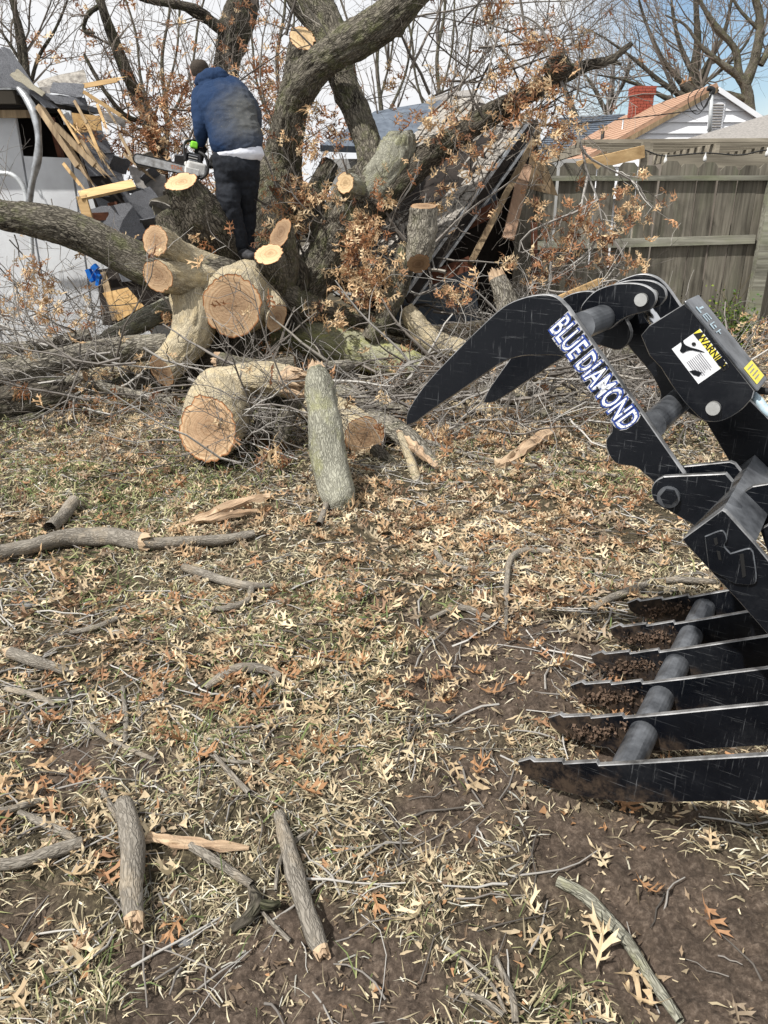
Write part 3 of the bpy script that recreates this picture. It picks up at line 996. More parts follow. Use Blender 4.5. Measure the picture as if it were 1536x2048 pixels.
def pole(name, P, R, m, parent=None, S=10, smooth=True, caps_=True, n=None):
    """round bar through world points"""
    P = np.array(P, float)
    n = n or max(2, (len(P) - 1) * 8 + 1 if len(P) > 2 else 2)
    R = np.broadcast_to(np.asarray(R, float), (len(P),))
    PR = spline(np.column_stack([P, R]), n)
    V, Q = batch_tubes(PR[None, :, :3], PR[None, :, 3], S)
    T = None
    if caps_:
        c0, c1 = PR[0, :3], PR[-1, :3]
        i = len(V)
        V = np.vstack([V, c0, c1])
        a = np.arange(S)
        T = np.vstack([np.stack([np.full(S, i), (a + 1) % S, a], -1), np.stack([np.full(S, i + 1), (n - 1) * S + a, (n - 1) * S + (a + 1) % S], -1)])
    return build(name, V, Q, T, m, parent, smooth=smooth)


def beam(name, a, b, w, h, m, parent=None, up=(0, 0, 1), rag=0.0):
    mb = MB()
    a, b = np.asarray(a, float), np.asarray(b, float)
    if not rag:
        mb.beam(a, b, w, h, up)
    else:                                                   # the far end is torn into splinters
        mb.beam(a, b, w, h, up)
        d = unit(b - a)
        s = unit(np.cross(d, up))
        nn = np.cross(s, d)
        for k in range(5):
            o = s * rng.uniform(-0.4, 0.4) * w + nn * rng.uniform(-0.35, 0.35) * h
            L = rag * rng.uniform(0.4, 1.2)
            hw = rng.uniform(0.10, 0.2) * max(w, h)
            e = b + o
            mb.add([e - s * hw - nn * hw * .3, e + s * hw - nn * hw * .3, e + nn * hw, e + d * L], (), [(0, 1, 3), (1, 2, 3), (2, 0, 3)])
    return mb.build(name, m, parent)


# ================================================================ FENCE
FY = 9.0
fence = thing('board_fence', 'weathered grey dog-eared board fence across the right of the yard', 'fence', (4.0, FY, 0))
z_top = Y(1300, 327, FY)[2]
x0 = Y(1052, 400, FY)[0]
pw = 0.216
variants = []
for k in range(6):
    w = pw - rng.uniform(0.012, 0.022)
    ear = 0.045
    hh = z_top - 0.05
    out = [(-w / 2, 0), (w / 2, 0), (w / 2, hh - ear), (w / 2 - ear, hh), (-w / 2 + ear, hh), (-w / 2, hh - ear)]
    V = [(a, 0, b) for a, b in out] + [(a, 0.02, b) for a, b in out]
    Q = [(5, 2, 1, 0)[::-1], (5, 4, 3, 2)[::-1], (6, 7, 8, 11)[::-1], (8, 9, 10, 11)[::-1]]
    Q += [(i, (i + 1) % 6, (i + 1) % 6 + 6, i + 6) for i in range(6)]
    variants.append(mesh_np('picket', V, Q, None, [M['fence']]))
i = 0
for i in range(40):
    xx = x0 + i * pw
    if xx > 9.0:
        break
    o = put('picket', variants[i % 6], fence, (xx - 4.0 + rng.normal() * 0.002, rng.uniform(-0.004, 0.004), 0.05 + rng.normal() * 0.012), (0, rng.normal() * 0.006, 0))
for px_, w_ in ((1520, 0.13),):
    X_ = Y(px_, 500, FY)[0]
    mb = MB()
    mb.box((X_, FY - 0.075, z_top / 2 - 0.02), (w_, 0.11, z_top - 0.1))
    mb.build('post', M['fence_rail'], fence)
X2 = Y(1506, 500, FY)[0]
for pya, pyb, hh, a, b in ((357, 354, 0.05, x0 - 0.05, 9.0), (491, 478, 0.09, x0 + 0.1, X2 - 0.02), (482, 484, 0.09, X2 + 0.14, 9.0), (668, 660, 0.09, x0 + 0.2, X2 - 0.02)):
    za, zb = Y(1100, pya, FY)[2], Y(1506, pyb, FY)[2]
    beam('rail', (a, FY - 0.032, za), (b, FY - 0.032, zb), 0.05, hh, M['fence_rail'], fence)
# a second stretch behind the shed's corner
beam('rail', (Y(1040, 560, FY)[0] - .1, FY - 0.05, 1.15), (Y(1040, 560, FY)[0] - .1, FY - 0.05, 0.02), 0.12, 0.1, M['fence_rail'], fence)

# ================================================================ SHED (fallen in)
GY = 8.8
shed = thing('crushed_shed', 'pale shed crushed under the fallen oak, its shingled roof caved in', 'shed', (-1.0, 9.0, 0))


def P3(px, py, y):
    return Y(px, py, y)


# wall: separate panels with open seams
panel_px = [(-594, -484), (-482, -372), (-370, -260), (-258, -150), (-148, -40), (-38, 66), (68, 160), (162, 252), (254, 345)]
for k, (a, b) in enumerate(panel_px):
    top_a = 236
    if k == 6:
        tops = (312, 316)
    elif k == 7:
        tops = (318, 470)
    elif k == 8:
        tops = (474, 640)
    else:
        tops = (236, 236)
    pa, pb = P3(a + 1.0, 450, GY), P3(b - 1.0, 450, GY)
    za, zb = P3(a, tops[0], GY)[2], P3(b, tops[1], GY)[2]
    mb = MB()
    mb.box8([(pa[0], GY, 0), (pb[0], GY, 0), (pb[0], GY, max(zb, 0.3)), (pa[0], GY, za), (pa[0], GY + .05, 0), (pb[0], GY + .05, 0), (pb[0], GY + .05, max(zb, 0.3)), (pa[0], GY + .05, za)])
    mb.build('wall_panel', M['stucco'], shed)
slab('inner_wall', [(-560, 205, GY + 1.6), (180, 215, GY + 1.6), (330, 690, GY + 1.6), (-560, 690, GY + 1.6)], 0.05, M['dark_in'], shed)  # back plane coloured dark so the holes read as shaded interior
beam('eave_board', P3(-594, 228, GY - .12), P3(88, 228, GY - .12), 0.03, 0.07, M['pine_old'], shed)
beam('soffit', P3(-594, 216, GY - .05), P3(120, 214, GY - .05), 0.25, 0.02, M['dark_in'], shed)
beam('roof_edge', P3(-594, 190, GY - .3), P3(34, 190, GY - .3), 0.10, 0.16, M['bark_dark'], shed)
beam('drip_edge', P3(-594, 171, GY - .34), P3(38, 177, GY - .34), 0.03, 0.025, M['galv'], shed)
beam('stud', P3(102, 235, GY + .15), P3(124, 320, GY + .15), 0.04, 0.09, M['red_beam'], shed, (0, 1, 0))
slab('end_wall', [P3(-594, 236, GY), P3(-594, 236, GY) + np.array([0, 1.7, 0]), P3(-594, 690, GY) + np.array([0, 1.7, 0]), P3(-594, 690, GY)], 0.05, M['stucco'], shed)
slab('flat_roof', [P3(-594, 190, GY - .3), P3(60, 190, GY - .3), P3(60, 190, GY - .3) + np.array([0, 2.0, .02]), P3(-594, 190, GY - .3) + np.array([0, 2.0, .02])], 0.06, M['asphalt'], shed)
# the leaning strip of roof with its tabs
A0, A1, A2, A3 = P3(150, 268, 8.55), P3(205, 262, 8.9), P3(330, 560, 8.2), P3(240, 560, 7.9)
slab('roof_deck', [A0, A1, A2, A3], 0.03, M['dark_in'], shed)
nn = unit(np.cross(A1 - A0, A3 - A0))
if nn @ (EYE - A0) < 0:
    nn = -nn


def bil(u, v, A=A0, B=A1, C=A2, D=A3):
    return A * (1 - u) * (1 - v) + B * u * (1 - v) + C * u * v + D * (1 - u) * v


for r in range(7):
    for c_ in range(2):
        u0, u1 = c_ / 2 + .012, (c_ + 1) / 2 - .012
        v0, v1 = r / 7, (r + 1.12) / 7
        lift = rng.uniform(0.004, 0.012)
        mb = MB()
        j = rng.normal(size=(4, 3)) * 0.008
        pts = [bil(u0, v0) + nn * lift, bil(u1, v0) + nn * lift, bil(u1, v1) + nn * (lift + .018), bil(u0, v1) + nn * (lift + .018)]
        pts = [p + q for p, q in zip(pts, j)]
        quadslab(mb, pts, 0.008)
        mb.build('shingle', M['asphalt'], shed)
# torn shingle sheets and felt on top
torn = [([(0, 92, 8.3), (20, 98, 8.3), (78, 182, 8.25), (44, 176, 8.25)], M['asphalt'], 'slate-coloured shingle strip sticking up at the left edge of the shed roof'),
        ([(-40, 100, 8.32), (0, 96, 8.32), (46, 176, 8.28), (-20, 172, 8.28)], M['asphalt'], None),
        ([(17, 150, 8.1), (36, 138, 8.12), (90, 186, 8.05), (84, 193, 8.02)], M['tan_felt'], None),
        ([(72, 162, 8.6), (168, 138, 8.6), (174, 165, 8.55), (80, 180, 8.5)], M['asphalt_brown'], None),
        ([(106, 163, 8.35), (167, 168, 8.3), (163, 194, 8.25), (100, 184, 8.28)], M['asphalt'], None),
        ([(78, 176, 8.3), (108, 166, 8.35), (100, 186, 8.3), (80, 184, 8.3)], M['roof_grey'], None),
        ([(90, 185, 8.2), (170, 196, 8.3), (178, 214, 8.3), (110, 206, 8.2)], M['asphalt'], None),
        ([(62, 186, 8.1), (104, 206, 8.15), (120, 218, 8.2), (88, 216, 8.1)], M['asphalt'], None),
        ([(196, 220, 8.6), (250, 238, 8.7), (252, 256, 8.7), (215, 244, 8.6)], M['roof_grey'], None),
        ([(170, 420, 7.9), (262, 405, 7.9), (300, 470, 7.8), (235, 500, 7.8)], M['asphalt'], None),
        ([(246, 395, 8.0), (300, 372, 8.3), (350, 440, 8.2), (300, 480, 8.0)], M['asphalt'], None),
        ([(255, 330, 8.6), (330, 350, 8.6), (345, 420, 8.5), (290, 420, 8.5)], M['roof_grey'], None),
        ([(290, 455, 7.9), (360, 430, 8.1), (372, 520, 8.0), (330, 540, 7.9)], M['asphalt'], None),
        ([(300, 400, 8.1), (345, 385, 8.3), (352, 415, 8.3), (310, 430, 8.1)], M['tan_felt'], None)]
for k, (p, m, lb) in enumerate(torn):
    slab('roof_scrap', p, 0.008, m, shed, 5, 0.035, k + 3)
for k in range(16):
    cx_, cy_, yy_ = rng.uniform(225, 385), rng.uniform(300, 560), rng.uniform(7.9, 8.5)
    a_ = rng.uniform(-.9, .4)
    w_, h_ = rng.uniform(28, 60), rng.uniform(16, 34)
    q_ = [(cx_ + (i_ * w_ * math.cos(a_) - j_ * h_ * math.sin(a_)) / 2, cy_ + (i_ * w_ * math.sin(a_) + j_ * h_ * math.cos(a_)) / 2, yy_ + .15 * j_) for i_, j_ in ((-1, -1), (1, -1), (1, 1), (-1, 1))]
    slab('roof_scrap', q_, 0.008, M['asphalt'] if k % 3 else M['asphalt_brown'], shed, 4, 0.04, k + 30)
for k in range(14):
    cx_, cy_ = rng.uniform(90, 260), rng.uniform(200, 330)
    a_ = rng.uniform(.5, 1.3)
    L_ = rng.uniform(25, 70)
    beam('splinter', W((cx_, cy_, 8.2)), W((cx_ + L_ * math.cos(a_), cy_ + L_ * math.sin(a_), 8.1)), rng.uniform(.01, .035), .012, M['pine' if k % 2 else 'pine_old'], shed, (0, 1, 0), .12)
# bright sheets seen through the wreck
slab('back_wall_sheet', [(235, 235, 9.8), (280, 262, 9.8), (320, 350, 9.7), (235, 330, 9.7)], 0.01, M['white_siding'], shed, 4, 0.03, 2)
slab('insulation', [(120, 218, 8.9), (142, 222, 8.9), (146, 250, 8.9), (128, 250, 8.9)], 0.03, M['white_insul'], shed, 4, 0.05, 8)
slab('plywood_panel', [(140, 225, 9.0), (200, 232, 9.0), (205, 270, 9.0), (150, 268, 9.0)], 0.015, M['osb'], shed)
slab('plywood_panel', [(205, 586, 8.0), (255, 575, 8.1), (288, 612, 8.0), (236, 642, 7.9)], 0.015, M['osb'], shed)
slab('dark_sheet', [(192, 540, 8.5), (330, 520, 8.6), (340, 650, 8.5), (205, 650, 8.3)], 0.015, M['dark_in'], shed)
# right: roof slab still hanging, tab by tab
R0, R1, R2, R3 = P3(1062, 232, 8.9), P3(806, 590, 7.75), P3(545, 560, 8.9), P3(905, 190, 10.3)
deck = slab('roof_deck', [R0, R1, R2, R3], 0.05, M['dark_in'], shed)
nn = unit(np.cross(R1 - R0, R3 - R0))
if nn @ (EYE - R0) < 0:
    nn = -nn
rows, cols = 13, 20
for r in range(rows):
    for c_ in range(cols):
        if rng.random() < 0.04:
            continue
        v0, v1 = r / rows, (r + 1.15) / rows
        sh = (r % 2) * 0.5 / cols
        u0, u1 = c_ / cols + sh + 0.002, (c_ + 1) / cols + sh - 0.002
        if u1 > 1.01:
            continue
        pts = [bil(u0, v0, R0, R1, R2, R3), bil(u1, v0, R0, R1, R2, R3), bil(u1, v1, R0, R1, R2, R3), bil(u0, v1, R0, R1, R2, R3)]
        lf = rng.uniform(0.006, 0.02)
        pts = [p + nn * (lf + (0.018 if k in (0, 1) else 0.004)) + rng.normal(size=3) * 0.006 for k, p in enumerate(pts)]
        mb = MB()
        quadslab(mb, pts, 0.010)
        mb.build('shingle', M['asphalt_brown'], shed)
beam('drip_edge', R0 - nn * .012, R1 - nn * .012, 0.03, 0.035, M['galv'], shed, nn)
beam('fascia', R0 - nn * .075, R1 - nn * .075, 0.03, 0.085, M['dark_in'], shed, nn)
beam('trim', R0 - nn * .15 + np.array([.02, 0, 0]), R1 - nn * .15, 0.03, 0.03, M['galv'], shed, nn)
for u in (0.18, 0.42, 0.7):
    beam('rafter', bil(u, 0.02, R0, R1, R2, R3) - nn * .09, bil(u, .98, R0, R1, R2, R3) - nn * .09, 0.04, 0.10, M['red_beam'], shed, nn)
slab('inner_wall', [(850, 330, 9.6), (1075, 238, 9.3), (1080, 640, 9.3), (700, 640, 9.6)], 0.04, M['dark_in'], shed)  # darkness of the opening comes from this plane's painted shade
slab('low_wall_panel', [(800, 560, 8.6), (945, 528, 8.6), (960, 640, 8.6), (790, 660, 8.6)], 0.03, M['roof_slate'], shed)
beam('fallen_beam', P3(800, 580, 8.1), P3(942, 525, 7.9), 0.045, 0.13, M['red_beam'], shed)
beam('fallen_beam', P3(880, 475, 8.5), P3(1000, 412, 8.4), 0.045, 0.13, M['red_beam'], shed)
beam('corner_post', P3(1068, 445, 8.8), P3(1070, 600, 8.8), 0.06, 0.06, M['red_beam'], shed, (0, 1, 0))
beam('broken_stud', P3(1078, 260, 8.4), P3(941, 526, 7.85), 0.05, 0.09, M['pine_old'], shed, (0, 1, 0))
beam('broken_stud', P3(1052, 330, 8.5), P3(1016, 478, 8.3), 0.12, 0.05, M['pink_stud'], shed, (0, 1, 0))
slab('gable_trim', [(1062, 300, 8.6), (1090, 322, 8.6), (1116, 392, 8.6), (1050, 376, 8.6)], 0.012, M['pine_old'], shed)
slab('insulation', [(930, 405, 8.9), (960, 400, 8.9), (958, 440, 8.9), (928, 435, 8.9)], 0.05, M['white_insul'], shed, 4, 0.08, 18)
slab('blue_sheet', [(975, 380, 9.0), (998, 370, 9.0), (990, 410, 9.0), (972, 412, 9.0)], 0.02, M['roof_slate'], shed)

# loose lumber
for k, (lb, a, b, w, h, m, rag) in enumerate([
    ('pine board jutting out level from the torn shed roof', (168, 172, 8.4), (234, 160, 8.4), .03, .04, 'pine', .1),
    ('long splintered pine lath pointing right off the shed roof', (168, 184, 8.3), (243, 232, 8.3), .05, .03, 'pine', .12),
    ('splintered dark board with yellow torn edge across the shed corner', (80, 215, 8.0), (160, 335, 7.8), .05, .10, 'pine_old', .2),
    ('thin split pine strip beside the torn dark board', (118, 220, 7.9), (160, 288, 7.8), .02, .03, 'pine', .1),
    ('second torn yellow-edged strip lying on the leaning roof piece', (110, 250, 7.9), (190, 330, 7.8), .05, .04, 'pine_old', .2),
    ('brown board end under the small pine frame', (142, 436, 7.8), (218, 432, 7.9), .06, .07, 'red_beam', 0),
    ('short weathered board leaning inside the wreck by the blue clip', (206, 545, 8.2), (232, 640, 8.0), .07, .03, 'pine_old', 0),
    ('pale board end behind the far grapple finger', (1112, 600, 6.9), (1200, 562, 6.9), .05, .05, 'pine', .05),
    ('brown board standing in the wreck left of the stub with two cuts', (225, 405, 8.0), (250, 520, 7.9), .09, .03, 'red_beam', .1),
]):
    t = beam('broken_board', W(a), W(b), w, h, M[m], None, (0, 1, 0) if k in (2, 3, 4, 6, 8) else (0, 0, 1), rag)
    tag(t, lb, 'board', 'broken lumber from the shed')
fr = thing('pine_frame', 'L-shaped frame of two pine boards hanging before the shed wall', 'board', W((215, 400, 7.7)), 'broken lumber from the shed')
beam('long_board', W((160, 392, 7.6)), W((268, 368, 7.8)), .14, .025, M['pine'], fr, (0, -0.6, 1))
beam('short_board', W((163, 392, 7.58)), W((178, 445, 7.55)), .09, .03, M['pine'], fr, (0, 1, 0))
# bent gutter
gp = [(36, 176, 8.1), (52, 195, 8.05), (70, 230, 8.0), (77, 275, 7.98), (75, 320, 8.0), (66, 360, 8.05), (59, 400, 8.1), (58, 432, 8.15)]
g1 = pole('bent_gutter', [W(p) for p in gp], [.022, .036, .042, .03, .040, .030, .034, .022], M['galv'], None, 9, n=40)
tag(g1, 'bent metal gutter hanging down in front of the shed wall', 'gutter')
# blue clip
mb = MB()
mb.box(W((190, 552, 7.5)), (.10, .05, .09), [unit((1, 0, .3)), (0, 1, 0), unit((-.3, 0, 1))])
mb.box(W((181, 550, 7.47)), (.04, .07, .11), [unit((1, 0, .3)), (0, 1, 0), unit((-.3, 0, 1))])
mb.box(W((197, 560, 7.47)), (.03, .06, .10), [unit((1, 0, -.3)), (0, 1, 0), unit((.3, 0, 1))])
mb.box(W((190, 535, 7.49)), (.05, .06, .05), [unit((1, 0, .8)), (0, 1, 0), unit((-.8, 0, 1))])
tag(mb.build('plastic_clip', M['blue_plastic']), 'bright blue plastic piece caught on the twigs by the shed wall', 'plastic clip')
# chain link gate
gate = thing('chain_link_gate', 'grey pipe gate frame with wire mesh at the left edge of the picture', 'gate', (-4.2, 8.3, 0))
pole('pipe_frame', [W(p) for p in ((-90, 346, 8.3), (0, 346, 8.3), (28, 352, 8.3), (46, 372, 8.3), (55, 405, 8.3), (62, 460, 8.3), (66, 560, 8.3))], 0.024, M['white_pipe'], gate, 8, n=50)
lines = []
for k in range(-12, 16):
    for s_ in (1, -1):
        a = np.array([-5.0 + k * 0.14, 8.3, 0.1])
        b = a + np.array([s_ * 1.5, 0, 1.5 * 1.2])
        seg = a + (b - a) * np.linspace(0, 1, 4)[:, None]
        lines.append(seg)
lines = [l for l in lines if l[:, 0].max() < Y(58, 400, 8.3)[0] and l[:, 2].max() < 1.95]
if lines:
    L = np.array(lines)
    V, Q = batch_tubes(L, np.full(L.shape[:2], 0.0022), 3)
    tag(build('wire_mesh', V, Q, None, M['galv'], gate), kind='stuff')

# ================================================================ HOUSES BEHIND THE FENCE
HY = 20.0
ridge0 = Y(1432, 176, HY)
zr = ridge0[2]
rf = G(1240, 236, zr)
hw = 4.4
ze = zr - 2.35
xr = ridge0[0]
yb = rf[1]
house = thing('white_house', 'white sided gable house with orange-tan roof and a brick chimney', 'house', (xr, HY, 0))
mb = MB()
mb.box8([(xr - hw + .3, HY + .2, 0), (xr + hw - .3, HY + .2, 0), (xr + hw - .3, HY + .2, ze), (xr - hw + .3, HY + .2, ze), (xr - hw + .3, yb, 0), (xr + hw - .3, yb, 0), (xr + hw - .3, yb, ze), (xr - hw + .3, yb, ze)])
mb.build('wall', M['white_siding'], house)
nb = 10
for k in range(nb):                                           # lap siding in the gable
    z0 = ze + (zr - ze) * k / nb
    z1 = ze + (zr - ze) * (k + 1) / nb
    w0 = (hw - .1) * (1 - k / nb)
    w1 = (hw - .1) * (1 - (k + 1) / nb)
    mb = MB()
    mb.box8([(xr - w0, HY - .06, z0), (xr + w0, HY - .06, z0), (xr + w1, HY - .004, z1), (xr - w1, HY - .004, z1), (xr - w0, HY + .1, z0), (xr + w0, HY + .1, z0), (xr + w1, HY + .1, z1), (xr - w1, HY + .1, z1)])
    mb.build('siding_board', M['white_siding'], house)
for s_ in (-1, 1):
    mb = MB()
    e0 = np.array([xr + s_ * (hw + .2), HY - .12, ze - .12])
    r0_ = np.array([xr, HY - .12, zr + .02])
    nup = unit(np.array([s_ * (zr - ze), 0, hw]))
    quadslab(mb, [r0_, e0, e0 + [0, yb - HY + .5, 0], r0_ + [0, yb - HY + .5, 0]], -0.08, nup if s_ < 0 else nup)
    mb.build('roof', M['roof_orange'], house)
    beam('rake_board', r0_ + np.array([0, -.02, -.06]), e0 + np.array([0, -.02, -.06]), 0.04, 0.10, M['white_siding'] if s_ > 0 else M['pine_old'], house)
# shingle courses on the visible slope (too far to tell the tabs apart: one joined part)
mb = MB()
e0 = np.array([xr - hw - .2, HY - .12, ze - .12])
r0_ = np.array([xr, HY - .12, zr + .02])
nup = unit(np.array([-(zr - ze), 0, hw]))
for k in range(26):
    a = r0_ + (e0 - r0_) * (k / 26) + nup * .082
    b = r0_ + (e0 - r0_) * ((k + 1) / 26) + nup * .092
    L = np.array([0, yb - HY + .5, 0])
    mb.add([a, a + L, b + L, b, b - nup * .012, b + L - nup * .012], [(0, 1, 2, 3), (3, 2, 5, 4)])
tag(mb.build('shingle_courses', M['roof_orange'], house), kind='stuff')
# chimney
cb = Y(1278, 240, 24.5)
chz = Y(1278, 176, 24.5)[2]
ch = thing('chimney_stub', 'x', 'x')
bpy.data.objects.remove(ch)
mb = MB()
wch = 0.50
z = cb[2] - .6
mbm = MB()
mbm.box((cb[0], 24.5, (z + chz - .05) / 2), (wch - .03, wch - .03, chz - z - .06))
chim = mbm.build('chimney', M['mortar'], house)
k = 0
while z < chz:
    gpx = 0.075
    wk = wch + (0.07 if z > chz - .26 else 0)
    nbk = 3
    off = (k % 2) * 0.5
    for s_ in (-1, 1):
        for i in range(-1, nbk + 1):
            a = max(-wk / 2, -wk / 2 + (i + off) * wk / nbk)
            b = min(wk / 2, -wk / 2 + (i + 1 + off) * wk / nbk)
            if b - a < .03:
                continue
            mb.box((cb[0] + (a + b) / 2, 24.5 + s_ * wk / 2, z + gpx / 2), (b - a - .012, .05, gpx - .012))
            mb.box((cb[0] + s_ * wk / 2, 24.5 + (a + b) / 2, z + gpx / 2), (.05, b - a - .012, gpx - .012))
    z += gpx
    k += 1
tag(mb.build('brick', M['brick'], chim), kind='stuff')
mb = MB()
mb.box((cb[0] - .05, 24.4, cb[2] - .1), (wch + .16, wch + .3, .12))
mb.build('flashing', M['galv'], house)
# vent stack, pipe, louvre, service mast
v1 = Y(1204, 283, 22.5)
pole('vent_pipe', [v1 - [0, 0, .3], v1 + [0, 0, .25]], .045, M['black_rubber'], house)
v1 = Y(1242, 283, 22.0)
pole('vent_pipe', [v1 - [0, 0, .3], v1 + [0, 0, .5]], .02, M['galv'], house)
lv = thing('t', 't', 't')
bpy.data.objects.remove(lv)
c0 = Y(1432, 232, HY - .06)
mb = MB()
mb.box(c0, (.34, .04, .56))
lo = mb.build('gable_vent', M['white_siding'], house)
for k in range(9):
    zz_ = c0[2] - .23 + k * .057
    beam('slat', (c0[0] - .13, HY - .09, zz_), (c0[0] + .13, HY - .09, zz_), .03, .02, M['roof_grey'], lo, (0, .5, 1))
mast = [Y(1419, 272, HY - .5), Y(1423, 186, HY - .5)]
pole('service_mast', mast, .045, M['white_pipe'], house)
pole('weather_head', [mast[1] + [0, 0, -.02], mast[1] + [.02, 0, .06], mast[1] + [-.10, 0, .10]], .06, M['black_rubber'], house)
for k, (dx, dz) in enumerate(((-.30, -.42), (-.42, -.50), (-.2, -.36))):
    h_ = mast[1] + np.array([0, -.05, .05])
    pole('service_cable', [h_, h_ + [dx * .5, 0, dz * .9], h_ + [dx, 0, dz * .8], h_ + [dx * 1.25, 0, dz * .3], h_ + [dx * .9, 0, .05]], .010, M['black_rubber'], house, 5, n=30)
wire = pole('power_line', [mast[1] + [-.3, -.05, -.35], Y(1300, 232, HY - 1), Y(1230, 240, HY - 2), Y(1120, 250, HY - 3), Y(960, 260, HY - 5)], .012, M['black_rubber'], None, 5, n=40)
tag(wire, 'thin black power line running left from the white gable mast', 'cable')

h2 = thing('slate_roof_house', 'low house with a blue-grey shingle roof beyond the fence, left of the chimney', 'house', (8, 33, 0))
a, b, c_, d = Y(1120, 236, 34), Y(1250, 228, 34), Y(1262, 330, 29), Y(1040, 336, 29)
mb = MB()
quadslab(mb, [a, b, c_, d], .15)
mb.build('roof', M['roof_slate'], h2)
mb = MB()
n_ = unit(np.cross(b - a, d - a))
n_ = n_ if n_ @ (EYE - a) > 0 else -n_
for k in range(22):
    t0_, t1_ = k / 22, (k + 1) / 22
    p0, p1 = a + (d - a) * t0_, b + (c_ - b) * t0_
    p2, p3 = b + (c_ - b) * t1_, a + (d - a) * t1_
    mb.add([p0 + n_ * .01, p1 + n_ * .01, p2 + n_ * .04, p3 + n_ * .04, p2, p3], [(0, 1, 2, 3), (3, 2, 4, 5)])
tag(mb.build('shingle_courses', M['roof_slate'], h2), kind='stuff')
mb = MB()
mb.box(((a[0] + b[0]) / 2, 31.5, .9), (5.5, 4.2, 1.8))
mb.build('wall', M['far_wall'], h2)

h3 = thing('grey_roof_garage', 'grey shingled roof showing through the branches beyond the shed', 'house', (1.5, 14, 0))
for k, (p, m) in enumerate((([(830, 215, 15), (885, 186, 15.5), (950, 178, 15.5), (1010, 262, 13.5)], 'roof_grey'), ([(640, 290, 13.5), (750, 222, 15), (885, 200, 15), (920, 300, 13.5)], 'roof_slate'))):
    mb = MB()
    quadslab(mb, [W(q) for q in p], .1)
    mb.build('roof', M[m], h3)
mb = MB()
mb.box((1.2, 15.6, 1.1), (4.2, 3.0, 2.2))
mb.build('wall', M['far_wall'], h3)

h4 = thing('near_grey_roof_house', 'grey shingled roof corner rising at the right edge above the pergola', 'house', (9, 16, 0))
p4 = [W((1372, 275, 15)), W((1560, 222, 16.5)), W((1900, 222, 16.5)), W((1900, 300, 13.5)), W((1536, 302, 13.5))]
mb = MB()
quadslab(mb, [W((1366, 280, 15.0)), W((1560, 222, 16.5)), W((1900, 215, 16.5)), W((1900, 300, 13.6))], .12)
mb.build('roof', M['roof_grey'], h4)
mb = MB()
mb.box((8.9, 15.2, 1.24), (7.6, 2.2, 2.48))
mb.build('wall', M['dim_wall'], h4)
for k in range(3):
    mb = MB()
    mb.box((6.4 + k * 1.9, 14.08, 1.35), (.8, .06, .8))
    wdw = mb.build('window', M['dark_glass'], h4)

per = thing('pergola', 'weathered slatted pergola standing just beyond the fence', 'pergola', (5, 12, 0))
zp = Y(1400, 287, 10.9)[2]
for k in range(9):
    yy = 10.9 + k * .32
    xl = Y(1105 + k * 17, 330, 10.9)[0] + .05 * k
    beam('slat', (xl + .25, yy, zp + .02), (9.5, yy, zp + .02 + .05), .10, .045, M['pergola'], per)
for px_ in (1150, 1290, 1420, 1560):
    xx = Y(px_, 300, 11)[0]
    beam('rafter', (xx, 10.75, zp - .07), (xx + .15, 13.7, zp - .07), .045, .13, M['pergola'], per)
b0, b1 = Y(1155, 335, 10.3), Y(1287, 303, 10.6)
beam('front_beam', b0, b1, .05, .14, M['pine'], per)
xx = Y(1292, 310, 10.6)[0]
beam('post', (xx, 10.66, 0), (xx, 10.66, zp), .09, .09, M['pergola'], per, (0, 1, 0))
beam('post', (8.8, 10.66, 0), (8.8, 10.66, zp), .09, .09, M['pergola'], per, (0, 1, 0))
beam('ledger', (Y(1310, 318, 11)[0], 10.7, zp - .22), (9.5, 10.7, zp - .18), .05, .16, M['pergola'], per)
M['bulb'] = simple('clear_bulb', (0.7, 0.7, 0.68), None, 10, 0.1, 0, 0.8, bump=0)
st = thing('string_light', 'string of clear round bulbs hanging under the pergola edge', 'string lights', Y(1400, 310, 10.4))
wp = [Y(1290, 300, 10.4), Y(1330, 312, 10.4), Y(1410, 306, 10.4), Y(1480, 310, 10.4), Y(1536, 300, 10.4), Y(1640, 300, 10.4)]
pole('cord', wp, .008, M['black_rubber'], st, 4, n=30)
for px_, py_ in ((1331, 320), (1410, 316), (1534, 306)):
    c0 = Y(px_, py_, 10.4)
    pole('bulb', [c0 + [0, 0, .06], c0 + [0, 0, .03], c0, c0 - [0, 0, .03], c0 - [0, 0, .045]], [.008, .011, .022, .02, .005], M['bulb'], st, 8, n=12)

# ================================================================ BARE TREES


def colors(n, cols, w=None, jit=0.12):
    cols = np.array(cols)
    i = rng.choice(len(cols), n, p=w)
    c = cols[i] * (1 + rng.normal(size=(n, 1)) * jit)
    return np.clip(c, 0.004, 1)


def twigmesh(name, groups, parent=None, cols=((0.20, 0.17, 0.14),), S=4, w=None, kind=None):
    Vs, Qs, Cs, n = [], [], [], 0
    for P, R in groups:
        V, Q = batch_tubes(P, R, S)
        c = np.repeat(colors(len(P), cols, w), P.shape[1] * S, axis=0)
        Vs.append(V)
        Qs.append(Q + n)
        Cs.append(c)
        n += len(V)
    C_ = np.concatenate(Cs)
    o = build(name, np.concatenate(Vs), np.concatenate(Qs), None, M['twig'], parent, {'Col': np.column_stack([C_, np.ones(len(C_))])})
    if kind:
        o['kind'] = kind
    return o


def resample(P, R, K=7):
    PR = spline(np.column_stack([P, R]), K)
    return PR[None, :, :3], PR[None, :, 3]


